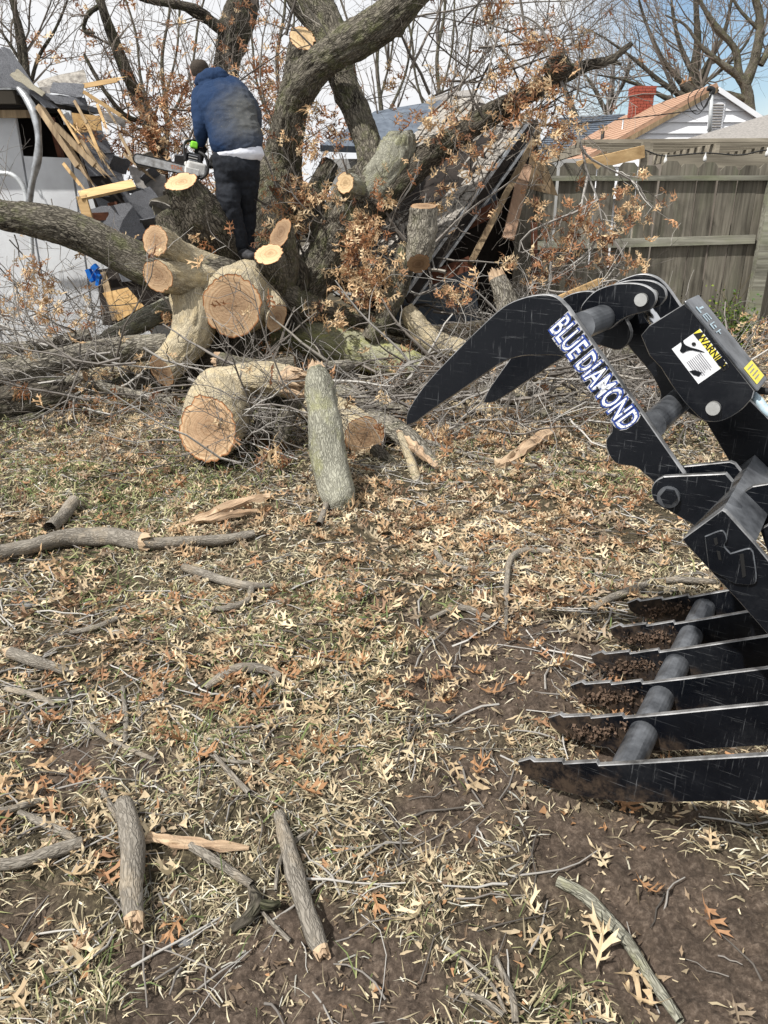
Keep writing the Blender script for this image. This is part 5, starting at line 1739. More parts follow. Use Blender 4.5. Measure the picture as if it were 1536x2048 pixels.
def blades(p, L, Wd, lift, cols, name):
    n = len(p)
    z = gh(p) + .002
    # neighbours share a lie of the land
    cl = fbm(np.column_stack([p * 3.0, np.zeros(n)]), 2, 51) * 5 + rng.normal(0, .8, n)
    az = cl + rng.choice([0, np.pi], n)
    d = np.stack([np.cos(az), np.sin(az), np.zeros(n)], -1)
    s_ = np.stack([-np.sin(az), np.cos(az), np.zeros(n)], -1)
    upv = np.array([0, 0, 1.0])
    P0 = np.column_stack([p, z])
    b = rng.uniform(-.5, .5, n)[:, None]
    h1 = (lift * L)[:, None]
    P1 = P0 + d * (L * .5)[:, None] + upv * h1 + s_ * b * L[:, None] * .2
    P2 = P0 + d * L[:, None] + upv * (h1 * rng.uniform(.1, 1.3, (n, 1))) + s_ * b * L[:, None] * .7
    wv = s_ * (Wd / 2)[:, None] + upv * (rng.normal(0, .3, n) * Wd)[:, None]
    V = np.stack([P0 - wv, P0 + wv, P1 - wv * .9, P1 + wv * .9, P2], 1).reshape(-1, 3)
    o = (np.arange(n) * 5)[:, None]
    Q = o + np.array([[0, 1, 3, 2]])
    T2 = o + np.array([[2, 3, 4]])
    C_ = np.repeat(cols, 5, 0)
    ob = build(name, V, Q, T2, M['straw'], None, {'Col': np.column_stack([C_, np.ones(len(C_))])})
    return ob


DRY = [(0.42, 0.36, 0.23), (0.54, 0.48, 0.33), (0.31, 0.26, 0.17), (0.66, 0.61, 0.47), (0.17, 0.13, 0.09), (0.42, 0.41, 0.36)]
p = scatter(182000, .8, 10.5, 1.5, .10, 2.6, 2.2)
dd = np.hypot(p[:, 0], p[:, 1])
o = blades(p, rng.uniform(.018, .058, len(p)) * (1 + dd * .08), rng.uniform(.0012, .0026, len(p)) * (1 + dd * .42), rng.uniform(.0, .45, len(p)) ** 1.3, colors(len(p), DRY, (.23, .16, .22, .09, .20, .10), .2), 'dry_grass')
tag(o, 'matted straw-coloured winter grass over the whole lawn', 'grass', None, 'stuff')
p = scatter(90000, .8, 10.5, 1.4, .15, 1.6, 1.6, 8)
w_ = blobs(p, GREG) * .8 + .03 + .16 * np.clip(fbm(np.column_stack([p * 2.2, np.zeros(len(p))]), 3, 77), 0, 1)
p = p[rng.random(len(p)) < w_]
dd = np.hypot(p[:, 0], p[:, 1])
o = blades(p, rng.uniform(.03, .075, len(p)) * (1 + dd * .05), rng.uniform(.0014, .0028, len(p)) * (1 + dd * .4), rng.uniform(.1, .7, len(p)), colors(len(p), [(0.15, 0.19, 0.07), (0.25, 0.26, 0.12), (0.10, 0.13, 0.05), (0.36, 0.34, 0.18)], None, .2), 'green_grass')
tag(o, 'thin patches of green grass among the straw', 'grass', None, 'stuff')
# broken bits of bark, chips and sawdust
p = scatter(30000, .8, 8, 1.2, 1.0, 3, 1.4, 31)
n = len(p)
q = np.column_stack([p, gh(p) + .006])
LEAF = [(np.array([(-.5, -.12, 0), (.5, -.16, 0), (.42, .14, 0), (-.4, .12, 0)]), np.array([(0, 1, 2), (0, 2, 3)]))]
V, T_, C_ = leaf_batch(q, rng.uniform(0, .7, n), rng.uniform(.003, .015, n) * (1 + p[:, 1] * .10), colors(n, [(0.50, 0.41, 0.27), (0.24, 0.18, 0.125), (0.10, 0.07, 0.048), (0.62, 0.53, 0.37)], (.25, .3, .35, .10), .15), .1)
LEAF = LEAF_SAVE
tag(build('wood_chips', V, None, T_, M['litter'], None, {'Col': C_}), 'small wood chips and sawdust strewn over the soil', 'chips', None, 'stuff')

# torn leaf scraps and short straw pressed flat
p = scatter(66000, .8, 9, 1.35, .30, 2.2, 1.5, 37)
n = len(p)
q = np.column_stack([p, gh(p) + rng.uniform(.002, .012, n)])
FR = []
for k in range(5):
    r_ = np.random.default_rng(k + 70)
    a_ = np.sort(r_.uniform(0, 6.28, 6))
    rr2 = r_.uniform(.15, .6, 6)
    FR.append((np.vstack([[0, 0, 0], np.column_stack([np.cos(a_) * rr2 * 1.3, np.sin(a_) * rr2 * .7, r_.normal(0, .08, 6)])]), np.array([(0, i_ + 1, (i_ + 1) % 6 + 1) for i_ in range(6)])))
LEAF = FR
V, T_, C_ = leaf_batch(q, np.abs(rng.normal(0, .5, n)), rng.uniform(.010, .034, n) * (1 + p[:, 1] * .10), colors(n, [(0.40, 0.32, 0.21), (0.26, 0.19, 0.125), (0.14, 0.095, 0.06), (0.54, 0.43, 0.28), (0.36, 0.20, 0.10)], (.28, .26, .2, .14, .12), .18), .3)
LEAF = LEAF_SAVE
tag(build('leaf_scraps', V, None, T_, M['litter'], None, {'Col': C_}), 'brown torn leaf scraps matted into the winter grass', 'leaves', None, 'stuff')

# fallen leaves: the 300 that show largest each for itself, the rest as one cover
YB = [(760, 1180, 1.2, 1.0), (1000, 1100, 1.4, 1), (700, 1060, 1.2, 1), (900, 980, 1.2, 1), (1150, 1050, 1.0, 1), (1000, 900, 1.2, .9), (560, 1290, .6, .9), (130, 1600, .35, .9), (1200, 1230, .5, .8), (640, 1180, .8, .9), (230, 900, .8, .5), (1200, 1440, .35, .9), (1300, 1640, .3, .5), (1250, 900, 1.4, .9), (500, 1080, .8, .8), (300, 1150, .8, .5)]
YBG = [(G(a, b)[:2], r, s) for a, b, r, s in YB]
p = scatter(21000, .85, 10.5, .45, .9, 1.3, .8, 61, .7)
w_ = np.clip(blobs(p, YBG) * 1.0 + .03 + .40 * np.clip((p[:, 1] - 2.2) / 2.5, 0, 1), 0, 1) * np.clip(1.15 - .6 * mud_at(p), 0, 1)
p = p[rng.random(len(p)) < w_]
order = np.argsort(np.hypot(p[:, 0], p[:, 1] + .3))
inview = np.abs(p[order, 0]) < p[order, 1] * .545
inview &= p[order, 1] > 1.02
near = order[inview][:285]
rest = np.setdiff1d(np.arange(len(p)), near)
n = len(rest)
q = np.column_stack([p[rest], gh(p[rest]) + rng.uniform(.006, .03, n)])
V, T_, C_ = leaf_batch(q, np.abs(rng.normal(0, .5, n)), rng.uniform(.055, .10, n), colors(n, GROUND_C, (.24, .14, .2, .16, .13, .13), .18), .6)
tag(build('leaf_litter', V, None, T_, M['litter'], None, {'Col': C_}), 'pale tan pointed oak leaves covering the lawn before the log pile', 'leaves', None, 'stuff')
kinds = [('cream', (0.62, 0.51, 0.34), 'cream-coloured fallen oak leaf with pointed lobes lying on the lawn'), ('tan', (0.50, 0.38, 0.235), 'light tan fallen oak leaf with pointed lobes lying on the lawn'), ('orange', (0.36, 0.20, 0.10), 'orange-brown fallen oak leaf with pointed lobes lying on the lawn'),
         ('brown', (0.32, 0.18, 0.10), 'dark brown curled fallen oak leaf lying on the lawn')]
LAND = [((1290, 1560), 'the lowest grapple tine'), ((1180, 1250), 'the upper grapple tines'), ((1335, 985), 'the grapple pivot'), ((266, 1740), 'the chewed short log'), ((600, 1780), 'the long pale-barked log'), ((400, 1684), 'the flat pink split'),
        ((1230, 1880), 'the mossy buried stick'), ((1015, 1980), 'the dark forked twig'), ((510, 1830), 'the forked root'), ((355, 1880), 'the two stones'), ((490, 1355), 'the arched stick'), ((450, 1190), 'the bent grey stick'), ((80, 1325), 'the ragged brown limb'),
        ((140, 1090), 'the long grey limb'), ((450, 1020), 'the orange split wood'), ((668, 960), 'the upright slab'), ((1018, 1180), 'the curved stick'), ((768, 1568), 'the lone cream leaf'), ((60, 1730), 'the red-ended stick'), ((1060, 1300), 'the middle mud patch'),
        ((870, 1390), 'the small mud dip'), ((1380, 1720), 'the mud below the tines'), ((640, 1990), 'the bottom mud patch'), ((250, 1440), 'the two-forked twig'), ((140, 1905), 'the white splinter'), ((48, 1208), 'the flat grey stone'), ((490, 1570), 'the slanting twig in straw')]
LANDG = np.array([G(a[0], a[1])[:2] for a, _ in LAND])


def where(x_, y_):
    d = np.hypot(LANDG[:, 0] - x_, LANDG[:, 1] - y_)
    i_ = int(np.argmin(d))
    dx, dy = x_ - LANDG[i_, 0], y_ - LANDG[i_, 1]
    far_ = 'close ' if d[i_] < .22 else ''
    if abs(dx) > 1.8 * abs(dy):
        q = 'right of' if dx > 0 else 'left of'
    elif abs(dy) > 1.8 * abs(dx):
        q = 'behind' if dy > 0 else 'in front of'
    else:
        q = ('behind-' if dy > 0 else 'front-') + ('right of' if dx > 0 else 'left of')
    return far_ + q + ' ' + LAND[i_][1]


def points(a):
    """compass of a ground direction as the viewer sees it"""
    a = math.degrees(a) % 360
    return ['right', 'away right', 'away', 'away left', 'left', 'near left', 'at the viewer', 'near right'][int((a + 22.5) // 45) % 8]


protos = []
_rot = rotmats
for nm, c, lb in kinds:
    for v in range(4):
        rotmats = lambda n, t: np.eye(3)[None]
        V, T_, C_ = leaf_batch(np.zeros((1, 3)), np.zeros(1), np.ones(1), np.array([c]) * rng.uniform(.85, 1.12), .62)
        protos.append((mesh_np('oak_leaf', V, None, T_, [M['litter']], {'Col': C_}), lb))
rotmats = _rot


def place_leaf(x_, y_, kind, size, heading=None, tilt=None, label=None):
    me, lb = protos[kind * 4 + int(rng.integers(0, 4))]
    tl = abs(rng.normal(0, .34)) if tilt is None else tilt
    hd_ = rng.uniform(0, 6.28) if heading is None else heading
    o = put('oak_leaf', me, None, (x_, y_, gz(x_, y_) + .012 + size * .12), (tl * rng.choice([-1, 1]), tl * rng.uniform(-1, 1), hd_))
    o.scale = (size,) * 3
    if label is None:
        sz_ = 'small' if size < .065 else ('large' if size > .080 else 'mid-sized')
        label = f"{sz_} {kinds[kind][0]} leaf, tip {points(hd_ + math.pi / 2)}, {where(x_, y_)}"
    tag(o, label, 'leaf', 'fallen oak leaves near the camera')
    return o


for i_ in near:
    place_leaf(p[i_, 0], p[i_, 1], int(rng.choice(4, p=(.27, .36, .19, .18))), rng.uniform(.055, .09))
for px, py, kd, sz, hd, lb in [(768, 1568, 0, .085, .3, 'cream oak leaf lying alone on bare mud near the middle of the lawn'), (945, 1582, 1, .10, -.6, 'orange-tan upright-curled oak leaf on mud left of the lowest grapple tine'),
                               (1062, 1820, 0, .07, .5, 'small cream oak leaf on mud beside the mossy buried stick'), (1195, 1850, 1, .085, .2, 'yellow-tan oak leaf touching the mossy buried stick'), (1200, 1905, 0, .10, -.4, 'large cream oak leaf right below the yellow-tan one by the mossy stick'),
                               (1288, 1998, 1, .085, 1.4, 'flat tan oak leaf lying on the far end of the mossy stick'), (175, 1930, 0, .09, 2.2, 'broad cream oak leaf at the lower left edge of the lawn'), (165, 1905, 0, .06, .2, 'pale chip-like leaf left of the short log with a chewed end'),
                               (40, 2020, 1, .09, .9, 'tan oak leaf in the bottom left corner'), (345, 1755, 0, .08, 2.6, 'cream oak leaf between the short log and the long thin stick'), (1205, 1725, 0, .075, .1, 'crumpled cream leaf on soil under the lowest grapple tine')]:
    g_ = G(px, py)
    place_leaf(g_[0], g_[1], kd, sz, hd, .18, lb)

# ================================================================ STICKS


def ground_stick(label, pts, m='bark_fine', seed=0, ends=('cut_dark', 'cut_dark'), name='fallen_stick', amp=1.3, zoff=0.0):
    P, R = [], []
    for px, py, wd in pts:
        g_ = G(px, py)
        r = wd / 2 / FPX * depth(g_)
        P.append([g_[0], g_[1], gz(g_[0], g_[1]) + r * .95 + .012 + zoff])
        R.append(r)
    P, R = np.array(P), np.array(R)
    b = P.mean(0)
    b[2] = 0
    t = thing(name, label, 'stick', b, 'fallen sticks on the lawn')
    g_ = limb_world(P, R, seed, None, amp, ends)
    build('bark', g_['V'], g_['Q'], None, M['stick' if m in ('bark_mid', 'bark_fine', 'bark_tan') else m], t, {'bark': g_['bark']}, True)
    caps(g_, ends, t, M)
    return t


ST = [
    ('long grey limb lying level across the left of the lawn', [(-40, 1128, 30), (60, 1108, 32), (140, 1088, 34), (220, 1090, 32), (290, 1102, 30)], 'bark_mid', ('open', 'broken')),
    ('reddish continuation of the long grey limb, thinner', [(285, 1104, 22), (360, 1100, 20), (440, 1092, 22), (510, 1082, 14)], 'bark_tan', ('broken', 'open')),
    ('thin dark stick just behind the long grey limb', [(60, 1092, 12), (120, 1078, 13), (200, 1073, 13), (270, 1072, 10)], 'bark_fine', ('open', 'open')),
    ('stubby dark branch standing out left of the long limb', [(100, 1062, 22), (125, 1038, 22), (150, 1012, 24)], 'bark_mid', ('open', 'cut_dark')),
    ('bent grey stick below the end of the long limb', [(368, 1145, 18), (410, 1158, 20), (450, 1172, 16), (500, 1186, 16), (545, 1180, 10)], 'bark_fine', ('cut_dark', 'open')),
    ('forked curve of stick joining the bent grey one', [(505, 1186, 13), (495, 1212, 14), (455, 1226, 14), (418, 1228, 8)], 'bark_fine', ('open', 'open')),
    ('arched grey stick lying alone in the middle left of the lawn', [(410, 1380, 10), (440, 1362, 16), (480, 1346, 18), (530, 1346, 17), (562, 1360, 14)], 'bark_fine', ('open', 'open')),
    ('dark short limb under the arched stick', [(560, 1362, 16), (530, 1382, 15), (505, 1394, 10)], 'bark_mid', ('open', 'open')),
    ('brown ragged limb at the left edge half sunk in straw', [(20, 1308, 22), (70, 1322, 26), (110, 1334, 24), (150, 1345, 18)], 'bark_tan', ('broken', 'broken')),
    ('short thick log with a chewed pale lower end at the lower left', [(250, 1625, 34), (266, 1680, 44), (270, 1740, 48), (268, 1800, 46), (270, 1850, 40)], 'bark_mid', ('open', 'broken')),
    ('forked twig joined to the top of the chewed log', [(245, 1655, 16), (222, 1620, 14), (205, 1585, 10)], 'bark_fine', ('open', 'open')),
    ('flat split piece of pink wood lying between the two foreground logs', [(295, 1676, 22), (350, 1682, 26), (420, 1692, 22), (498, 1694, 12)], 'split', ('broken', 'broken')),
    ('long pale-barked log slanting down in the lower middle', [(560, 1645, 26), (572, 1700, 34), (588, 1760, 40), (608, 1820, 44), (630, 1885, 42), (640, 1905, 36)], 'bark_mid', ('open', 'broken')),
    ('thin hooked twig crossing the pale-barked log', [(622, 1680, 8), (580, 1710, 9), (558, 1745, 9), (552, 1790, 7)], 'bark_fine', ('open', 'open')),
    ('straight thin grey stick ending at the forked root', [(382, 1702, 14), (420, 1725, 17), (465, 1752, 17), (505, 1782, 15)], 'bark_fine', ('cut_dark', 'open')),
    ('dark forked root piece in the lower middle', [(505, 1790, 18), (515, 1820, 24), (495, 1845, 22), (462, 1868, 14)], 'bark_dark', ('open', 'open')),
    ('second arm of the dark forked root', [(515, 1822, 20), (540, 1822, 18), (560, 1815, 10)], 'bark_dark', ('open', 'open')),
    ('very thin pale twig lying on the forked root', [(520, 1825, 7), (545, 1848, 8), (580, 1880, 8)], 'bark_fine', ('open', 'open')),
    ('grey stick with a reddish end at the left edge low down', [(-30, 1750, 22), (40, 1742, 22), (110, 1722, 24), (170, 1704, 24)], 'bark_fine', ('open', 'cut_dark')),
    ('thin slanting stick above the one with the reddish end', [(40, 1632, 12), (80, 1650, 15), (120, 1672, 16), (155, 1692, 14)], 'bark_fine', ('open', 'open')),
    ('small straight stick at the left edge, pointing up right', [(-20, 1642, 14), (40, 1622, 14), (85, 1602, 12)], 'bark_fine', ('open', 'open')),
    ('long mossy stick half buried in mud at the lower right', [(1115, 1768, 20), (1170, 1800, 24), (1215, 1840, 26), (1255, 1885, 26), (1300, 1950, 24), (1360, 2040, 22)], 'bark_lichen', ('open', 'open')),
    ('thin dark forked twig at the bottom, right of the middle', [(990, 1920, 9), (1010, 1965, 12), (1025, 2010, 14), (1030, 2060, 14)], 'bark_mid', ('open', 'open')),
    ('thin straight twig running into the dark forked one', [(890, 1905, 7), (940, 1940, 8), (985, 1985, 8), (1010, 2040, 8)], 'bark_fine', ('open', 'open')),
    ('grey stick lying low at the bottom left of the dark twig', [(930, 2000, 10), (970, 2020, 11), (1005, 2045, 10)], 'bark_fine', ('open', 'open')),
    ('curved grey stick standing up from the leaves near the grapple', [(1012, 1265, 9), (1012, 1190, 10), (1020, 1135, 12), (1050, 1110, 12), (1098, 1108, 9)], 'bark_fine', ('open', 'open')),
    ('straight pale stick touching the tip of the far grapple tine', [(1180, 1228, 12), (1215, 1208, 14), (1250, 1195, 14), (1290, 1172, 10)], 'bark_fine', ('open', 'open')),
    ('grey stick under the crossbar, end towards the camera', [(1330, 1165, 13), (1370, 1168, 14), (1430, 1172, 12)], 'bark_fine', ('cut_dark', 'open')),
    ('long thin twig arching over the leaves right of the slab', [(840, 880, 9), (960, 920, 7), (1100, 945, 7), (1230, 962, 8)], 'bark_fine', ('open', 'open')),
    ('dark stick lying between the leaf bed and the mud', [(860, 1240, 9), (920, 1230, 12), (980, 1245, 9)], 'bark_mid', ('open', 'open')),
    ('thin dark stick right of the slab foot', [(870, 1110, 8), (890, 1140, 10), (935, 1150, 7)], 'bark_mid', ('open', 'open')),
    ('grey stick pair left of the arched stick, upper one', [(140, 1265, 9), (190, 1258, 12), (235, 1240, 10)], 'bark_mid', ('open', 'open')),
    ('short dark stick at the left, under the straw hummock', [(10, 1372, 9), (60, 1384, 12), (110, 1400, 9)], 'bark_mid', ('open', 'open')),
    ('straight grey twig standing between the tan leaf clumps', [(638, 1060, 12), (648, 1030, 12), (655, 1010, 10)], 'bark_fine', ('open', 'cut_dark')),
    ('two-forked thin twig in the straw, left of the middle', [(245, 1370, 8), (252, 1440, 10), (250, 1490, 8)], 'bark_fine', ('open', 'open')),
    ('slender dark twig above the chewed log', [(165, 1430, 8), (210, 1470, 10), (270, 1502, 9), (310, 1515, 8)], 'bark_fine', ('open', 'open')),
    ('slanting grey twig in the middle of the straw', [(430, 1520, 9), (465, 1560, 11), (500, 1600, 10)], 'bark_fine', ('open', 'open')),
    ('thin stick laid level above the slanting grey twig', [(400, 1512, 8), (460, 1530, 8), (520, 1532, 7)], 'bark_fine', ('open', 'open')),
]
for k, (lb, pts, m, en) in enumerate(ST):
    if m == 'split':
        continue
    ground_stick(lb, pts, m, 60 + k, en)
# split orange wood: wedge-shaped slivers


def sliver(label, pts, parent=None):
    P = []
    for px, py, hw_, z in pts:
        g_ = G(px, py, z)
        r = hw_ / FPX * depth(g_)
        P.append((np.array([g_[0], g_[1], max(g_[2], gz(g_[0], g_[1]) + r * .3)]), r))
    c = np.array([q[0] for q in P])
    rr = np.array([q[1] for q in P])
    n = 26
    CR = spline(np.column_stack([c, rr]), n)
    c, rr = CR[:, :3], CR[:, 3]
    T, N, B = frames(c)
    prof = np.array([(-1, -.25), (-.75, .35), (-.2, .22), (.1, .55), (.45, .2), (1, .3), (.9, -.3), (0, -.5)])
    s_ = np.linspace(0, 1, n)
    side = unit(np.cross(T, [0, 0, 1]))
    upn = np.cross(side, T)
    V = c[:, None] + side[:, None] * (prof[None, :, 0:1] * rr[:, None, None]) + upn[:, None] * (prof[None, :, 1:2] * rr[:, None, None])
    jit = vnoise(np.column_stack([np.repeat(s_ * 9, 8), np.tile(np.arange(8) * 3.3, n), np.full(n * 8, len(label))]), 5).reshape(n, 8, 1)
    V = V + upn[:, None] * jit * rr[:, None, None] * .5 + side[:, None] * np.roll(jit, 3, 1) * rr[:, None, None] * .3
    att = np.stack([np.broadcast_to(prof[None, :, 0], (n, 8)) * .05, np.broadcast_to(prof[None, :, 1], (n, 8)) * .05, np.broadcast_to(s_[:, None], (n, 8)) * .6], -1).reshape(-1, 3)
    ki, si = np.meshgrid(np.arange(n - 1), np.arange(8), indexing='ij')
    o_ = ki * 8
    Q = np.stack([o_ + si, o_ + (si + 1) % 8, o_ + 8 + (si + 1) % 8, o_ + 8 + si], -1).reshape(-1, 4)
    tris = [(0, i + 1, i) for i in range(1, 7)] + [((n - 1) * 8, (n - 1) * 8 + i, (n - 1) * 8 + i + 1) for i in range(1, 7)]
    ob = build('split_wood', V.reshape(-1, 3), Q, tris, M['split'], parent, {'bark': att})
    tag(ob, label, 'split wood', 'split pieces of wood on the lawn')
    return ob


sliver('long curved split of orange wood, upper of the two by the stub', [(360, 1050, 7, .02), (420, 1030, 12, .04), (480, 1004, 13, .07), (540, 992, 8, .09)])
sliver('pale lower split of wood beneath the curved one', [(350, 1052, 5, .01), (400, 1042, 9, .03), (460, 1028, 9, .04), (515, 1020, 6, .05)])
sliver('flat split piece of pink wood lying between the two foreground logs', [(295, 1674, 11, .02), (350, 1684, 13, .02), (420, 1690, 12, .02), (498, 1696, 5, .01)])
sliver('splintered wood wedge at the right end of the grey torn log', [(810, 880, 14, .12), (840, 905, 12, .08), (875, 935, 5, .03)])
sliver('weathered slab of split wood lying slantwise beneath the arm tip', [(1000, 930, 14, .02), (1050, 895, 14, .06), (1105, 858, 10, .12)])
sliver('white splinter chip lying left of the chewed log end', [(135, 1905, 9, .01), (160, 1885, 12, .02), (182, 1868, 7, .01)])
# stones
def stone(label, px, py, w, h):
    g_ = G(px, py)
    r = w / 2 / FPX * depth(g_)
    a = np.linspace(0, np.pi, 9)
    b = np.arange(14) / 14 * 2 * np.pi
    V = np.array([[math.sin(i) * math.cos(j), math.sin(i) * math.sin(j), math.cos(i)] for i in a for j in b])
    V = V * (1 + fbm(V * 1.6 + px, 3, 5) * .5)[:, None] * np.array([r, r * .8, r * h])
    V = V + np.array([g_[0], g_[1], gz(g_[0], g_[1]) + r * h * .3])
    ki, si = np.meshgrid(np.arange(8), np.arange(14), indexing='ij')
    Q = np.stack([ki * 14 + si, ki * 14 + 14 + si, ki * 14 + 14 + (si + 1) % 14, ki * 14 + (si + 1) % 14], -1).reshape(-1, 4)
    tag(build('stone', V, Q, None, M['stone'], None, smooth=True), label, 'stone')


M['stone'] = simple('grey_stone', (0.20, 0.20, 0.20), (0.10, 0.10, 0.10), 40, 0.9, bump=.5)
stone('dark grey stone at the bottom left, right of the two', 372, 1878, 34, .6)
stone('speckled grey stone at the bottom left, left of the two', 338, 1885, 30, .6)
stone('flat grey stone in the straw near the left edge', 48, 1208, 40, .3)

# small twigs: the nearest as objects, the rest joined
def small_twigs(p, scale=1.0):
    n = len(p)
    P0 = np.column_stack([p, gh(p) + .008])
    az = rng.uniform(0, 6.28, n)
    d = np.stack([np.cos(az), np.sin(az), np.zeros(n)], -1)
    L = rng.uniform(.05, .26, (n, 1)) * scale / 4
    out = [P0]
    q = P0
    for k in range(4):
        q = q + d * L
        d = unit(d + rng.normal(size=(n, 3)) * np.array([.22, .22, .03]))
        zz_ = gh(q[:, :2]) + .010 + rng.uniform(0, .012, n)
        q = np.column_stack([q[:, :2], zz_])
        out.append(q)
    return np.stack(out, 1), (rng.uniform(.0013, .0038, (n, 1)) * scale) * np.linspace(1, .55, 5)[None]


p = scatter(2600, 1.0, 8.0, .7, .8, 1.2, 1.0, 71, .62, .15)
o_ = np.argsort(p[:, 1])
nearp, farp = p[o_[:190]], p[o_[190:]]
P, R = small_twigs(farp, 1.25)
tag(twigmesh('twig_litter', [(P, R)], None, BR), 'grey twigs scattered over the farther lawn', 'twigs', None, 'stuff')
P, R = small_twigs(nearp)
for k in range(len(P)):
    V, Q = batch_tubes(P[k:k + 1], R[k:k + 1], 6)
    c = colors(1, BR, (.35, .25, .25, .15))[0]
    ob = build('small_twig', V, Q, None, M['twig'], None, {'Col': np.tile([*c, 1], (len(V), 1))}, True)
    d_ = P[k, -1] - P[k, 0]
    L_ = np.linalg.norm(d_)
    sh_ = 'dark' if c.mean() < .16 else ('pale' if c.mean() > .3 else 'grey')
    tag(ob, f"{'short' if L_ < .10 else ('long' if L_ > .18 else 'thin')} {sh_} twig {('level', 'slanting right', 'pointing away', 'slanting left')[int((math.degrees(math.atan2(d_[1], d_[0])) % 180 + 22.5) // 45) % 4]}, {where(*P[k, 2, :2])}", 'twig', 'small twigs near the camera')

# ================================================================ GRAPPLE (foreground right)
GN = unit(np.array([.53, .848, 0.0]))                     # across the machine, away from the camera
GA = G(1037, 1540, .06)


def GP(px, py, off):
    """sight line met with the vertical plane that lies off metres in from the near side plate"""
    d = ray(px, py)
    t = ((GA + GN * off - EYE) @ GN) / (d @ GN)
    return EYE + d * t


x = NT('black_paint')
vv = x.coord()
f = x.noise(vv, 7, 6, .7)
mpn = x.n('ShaderNodeMapping')
mpn.inputs['Scale'].default_value = (2.5, 2.5, 60)
mpn.inputs['Rotation'].default_value = (0.5, 0.9, 0.3)
x.l(vv, mpn.inputs['Vector'])
s1 = x.noise(mpn.outputs[0], 3.0, 5, .7)
mpn2 = x.n('ShaderNodeMapping')
mpn2.inputs['Scale'].default_value = (70, 2.5, 3)
mpn2.inputs['Rotation'].default_value = (0.2, -0.5, 0.8)
x.l(vv, mpn2.inputs['Vector'])
s2 = x.noise(mpn2.outputs[0], 3.0, 5, .7)
scr = x.math('MAXIMUM', x.ramp(s1, [(.60, 0.0), (.70, 1.0)]), x.ramp(s2, [(.61, 0.0), (.70, 1.0)]))
dust = x.ramp(f, [(.35, 0.0), (.75, 0.5)])
c = x.mix(dust, (0.0022, 0.003, 0.005), (0.010, 0.0115, 0.015))
region_ = x.ramp(x.noise(vv, 2.4, 3), [(.36, 0.1), (.54, 1.0)])
c = x.mix(x.math('MULTIPLY', x.math('MULTIPLY', scr, .40), region_), c, (0.24, 0.25, 0.26))
gz_ = x.n('ShaderNodeNewGeometry')
gs_ = x.n('ShaderNodeSeparateXYZ')
x.l(gz_.outputs['Position'], gs_.inputs[0])
low = x.math('ADD', gs_.outputs[2], x.math('MULTIPLY', x.noise(vv, 14, 6, .7), -.22))
c = x.mix(x.math('MULTIPLY', x.ramp(low, [(.0, .8), (.05, 0.0)]), x.ramp(x.noise(vv, 22, 6, .75), [(.42, .1), (.58, 1.0)])), c, (0.060, 0.043, 0.031))
sm_ = x.noise(vv, 3.2, 7, .75)
c = x.mix(x.ramp(sm_, [(.52, 0.0), (.72, .35)]), c, (0.040, 0.042, 0.046))
x.col(c)
x.l(x.ramp(x.math('ADD', f, x.math('MULTIPLY', scr, .3)), [(.3, .28), (.8, .62)]), x.b.inputs['Roughness'])
x.bump(x.math('ADD', f, scr), .12, .002)
M['paint'] = x.set(.4, 0, .22)
x.l(x.ramp(x.math('ADD', f, x.math('MULTIPLY', scr, .3)), [(.3, .22), (.8, .46)]), x.b.inputs['Roughness'])
M['worn'] = simple('worn_grey_paint', (0.17, 0.18, 0.195), (0.016, 0.018, 0.022), 11, .33, .3, .5, bump=.15, detail=10)
M['steel'] = simple('steel_wear_and_highlight', (0.50, 0.50, 0.50), (0.10, 0.10, 0.10), 16, .38, .75, .5, bump=.1, detail=8)  # lighter rim colour: worn edges, with the rim highlight painted in
M['chrome'] = simple('bright_rod', (0.75, 0.76, 0.78), None, 20, .18, 1.0, .5, bump=0)
M['zinc'] = simple('zinc_pin', (0.62, 0.62, 0.60), (0.42, 0.42, 0.40), 30, .35, .7, .5)
M['white_ink'] = simple('white_decal_letters', (0.78, 0.80, 0.84), (0.45, 0.47, 0.50), 60, .5)
M['blue_ink'] = simple('blue_decal_outline', (0.02, 0.06, 0.30), (0.03, 0.05, 0.16), 50, .45)
M['yellow_ink'] = simple('yellow_sticker', (0.80, 0.68, 0.08), (0.65, 0.54, 0.06), 30, .5)
M['black_ink'] = simple('black_print', (0.012, 0.012, 0.012), None, 30, .6)
M['grey_ink'] = simple('grey_print', (0.25, 0.25, 0.27), None, 30, .6)
M['pale_ink'] = simple('pale_blue_sticker', (0.42, 0.55, 0.62), (0.26, 0.32, 0.36), 60, .5)
M['mudcrust'] = simple('dried_mud', (0.15, 0.10, 0.07), (0.06, 0.04, 0.028), 60, .95, bump=.8, bdist=.008)

grap = thing('grapple_attachment', 'black steel root grapple with blue and white lettering on its upper finger', 'grapple', (.9, 1.9, 0))


def poly_tris(P2):
    from mathutils.geometry import tessellate_polygon
    return [tuple(t) for t in tessellate_polygon([[Vector((a, b, 0)) for a, b in P2]])]


def smooth_closed(P, corner, per=4):
    """closed outline: rounded between soft points, straight at corner points"""
    n = len(P)
    out = []
    for i_ in range(n):
        p0, p1, p2, p3 = P[(i_ - 1) % n], P[i_], P[(i_ + 1) % n], P[(i_ + 2) % n]
        if corner[i_]:
            p0 = 2 * p1 - p2
        if corner[(i_ + 1) % n]:
            p3 = 2 * p2 - p1
        if corner[i_] and corner[(i_ + 1) % n]:
            out.append(p1)
            continue
        for k in range(per):
            f = k / per
            out.append(.5 * (2 * p1 + (p2 - p0) * f + (2 * p0 - 5 * p1 + 4 * p2 - p3) * f ** 2 + (3 * p1 - p0 - 3 * p2 + p3) * f ** 3))
    return np.array(out)


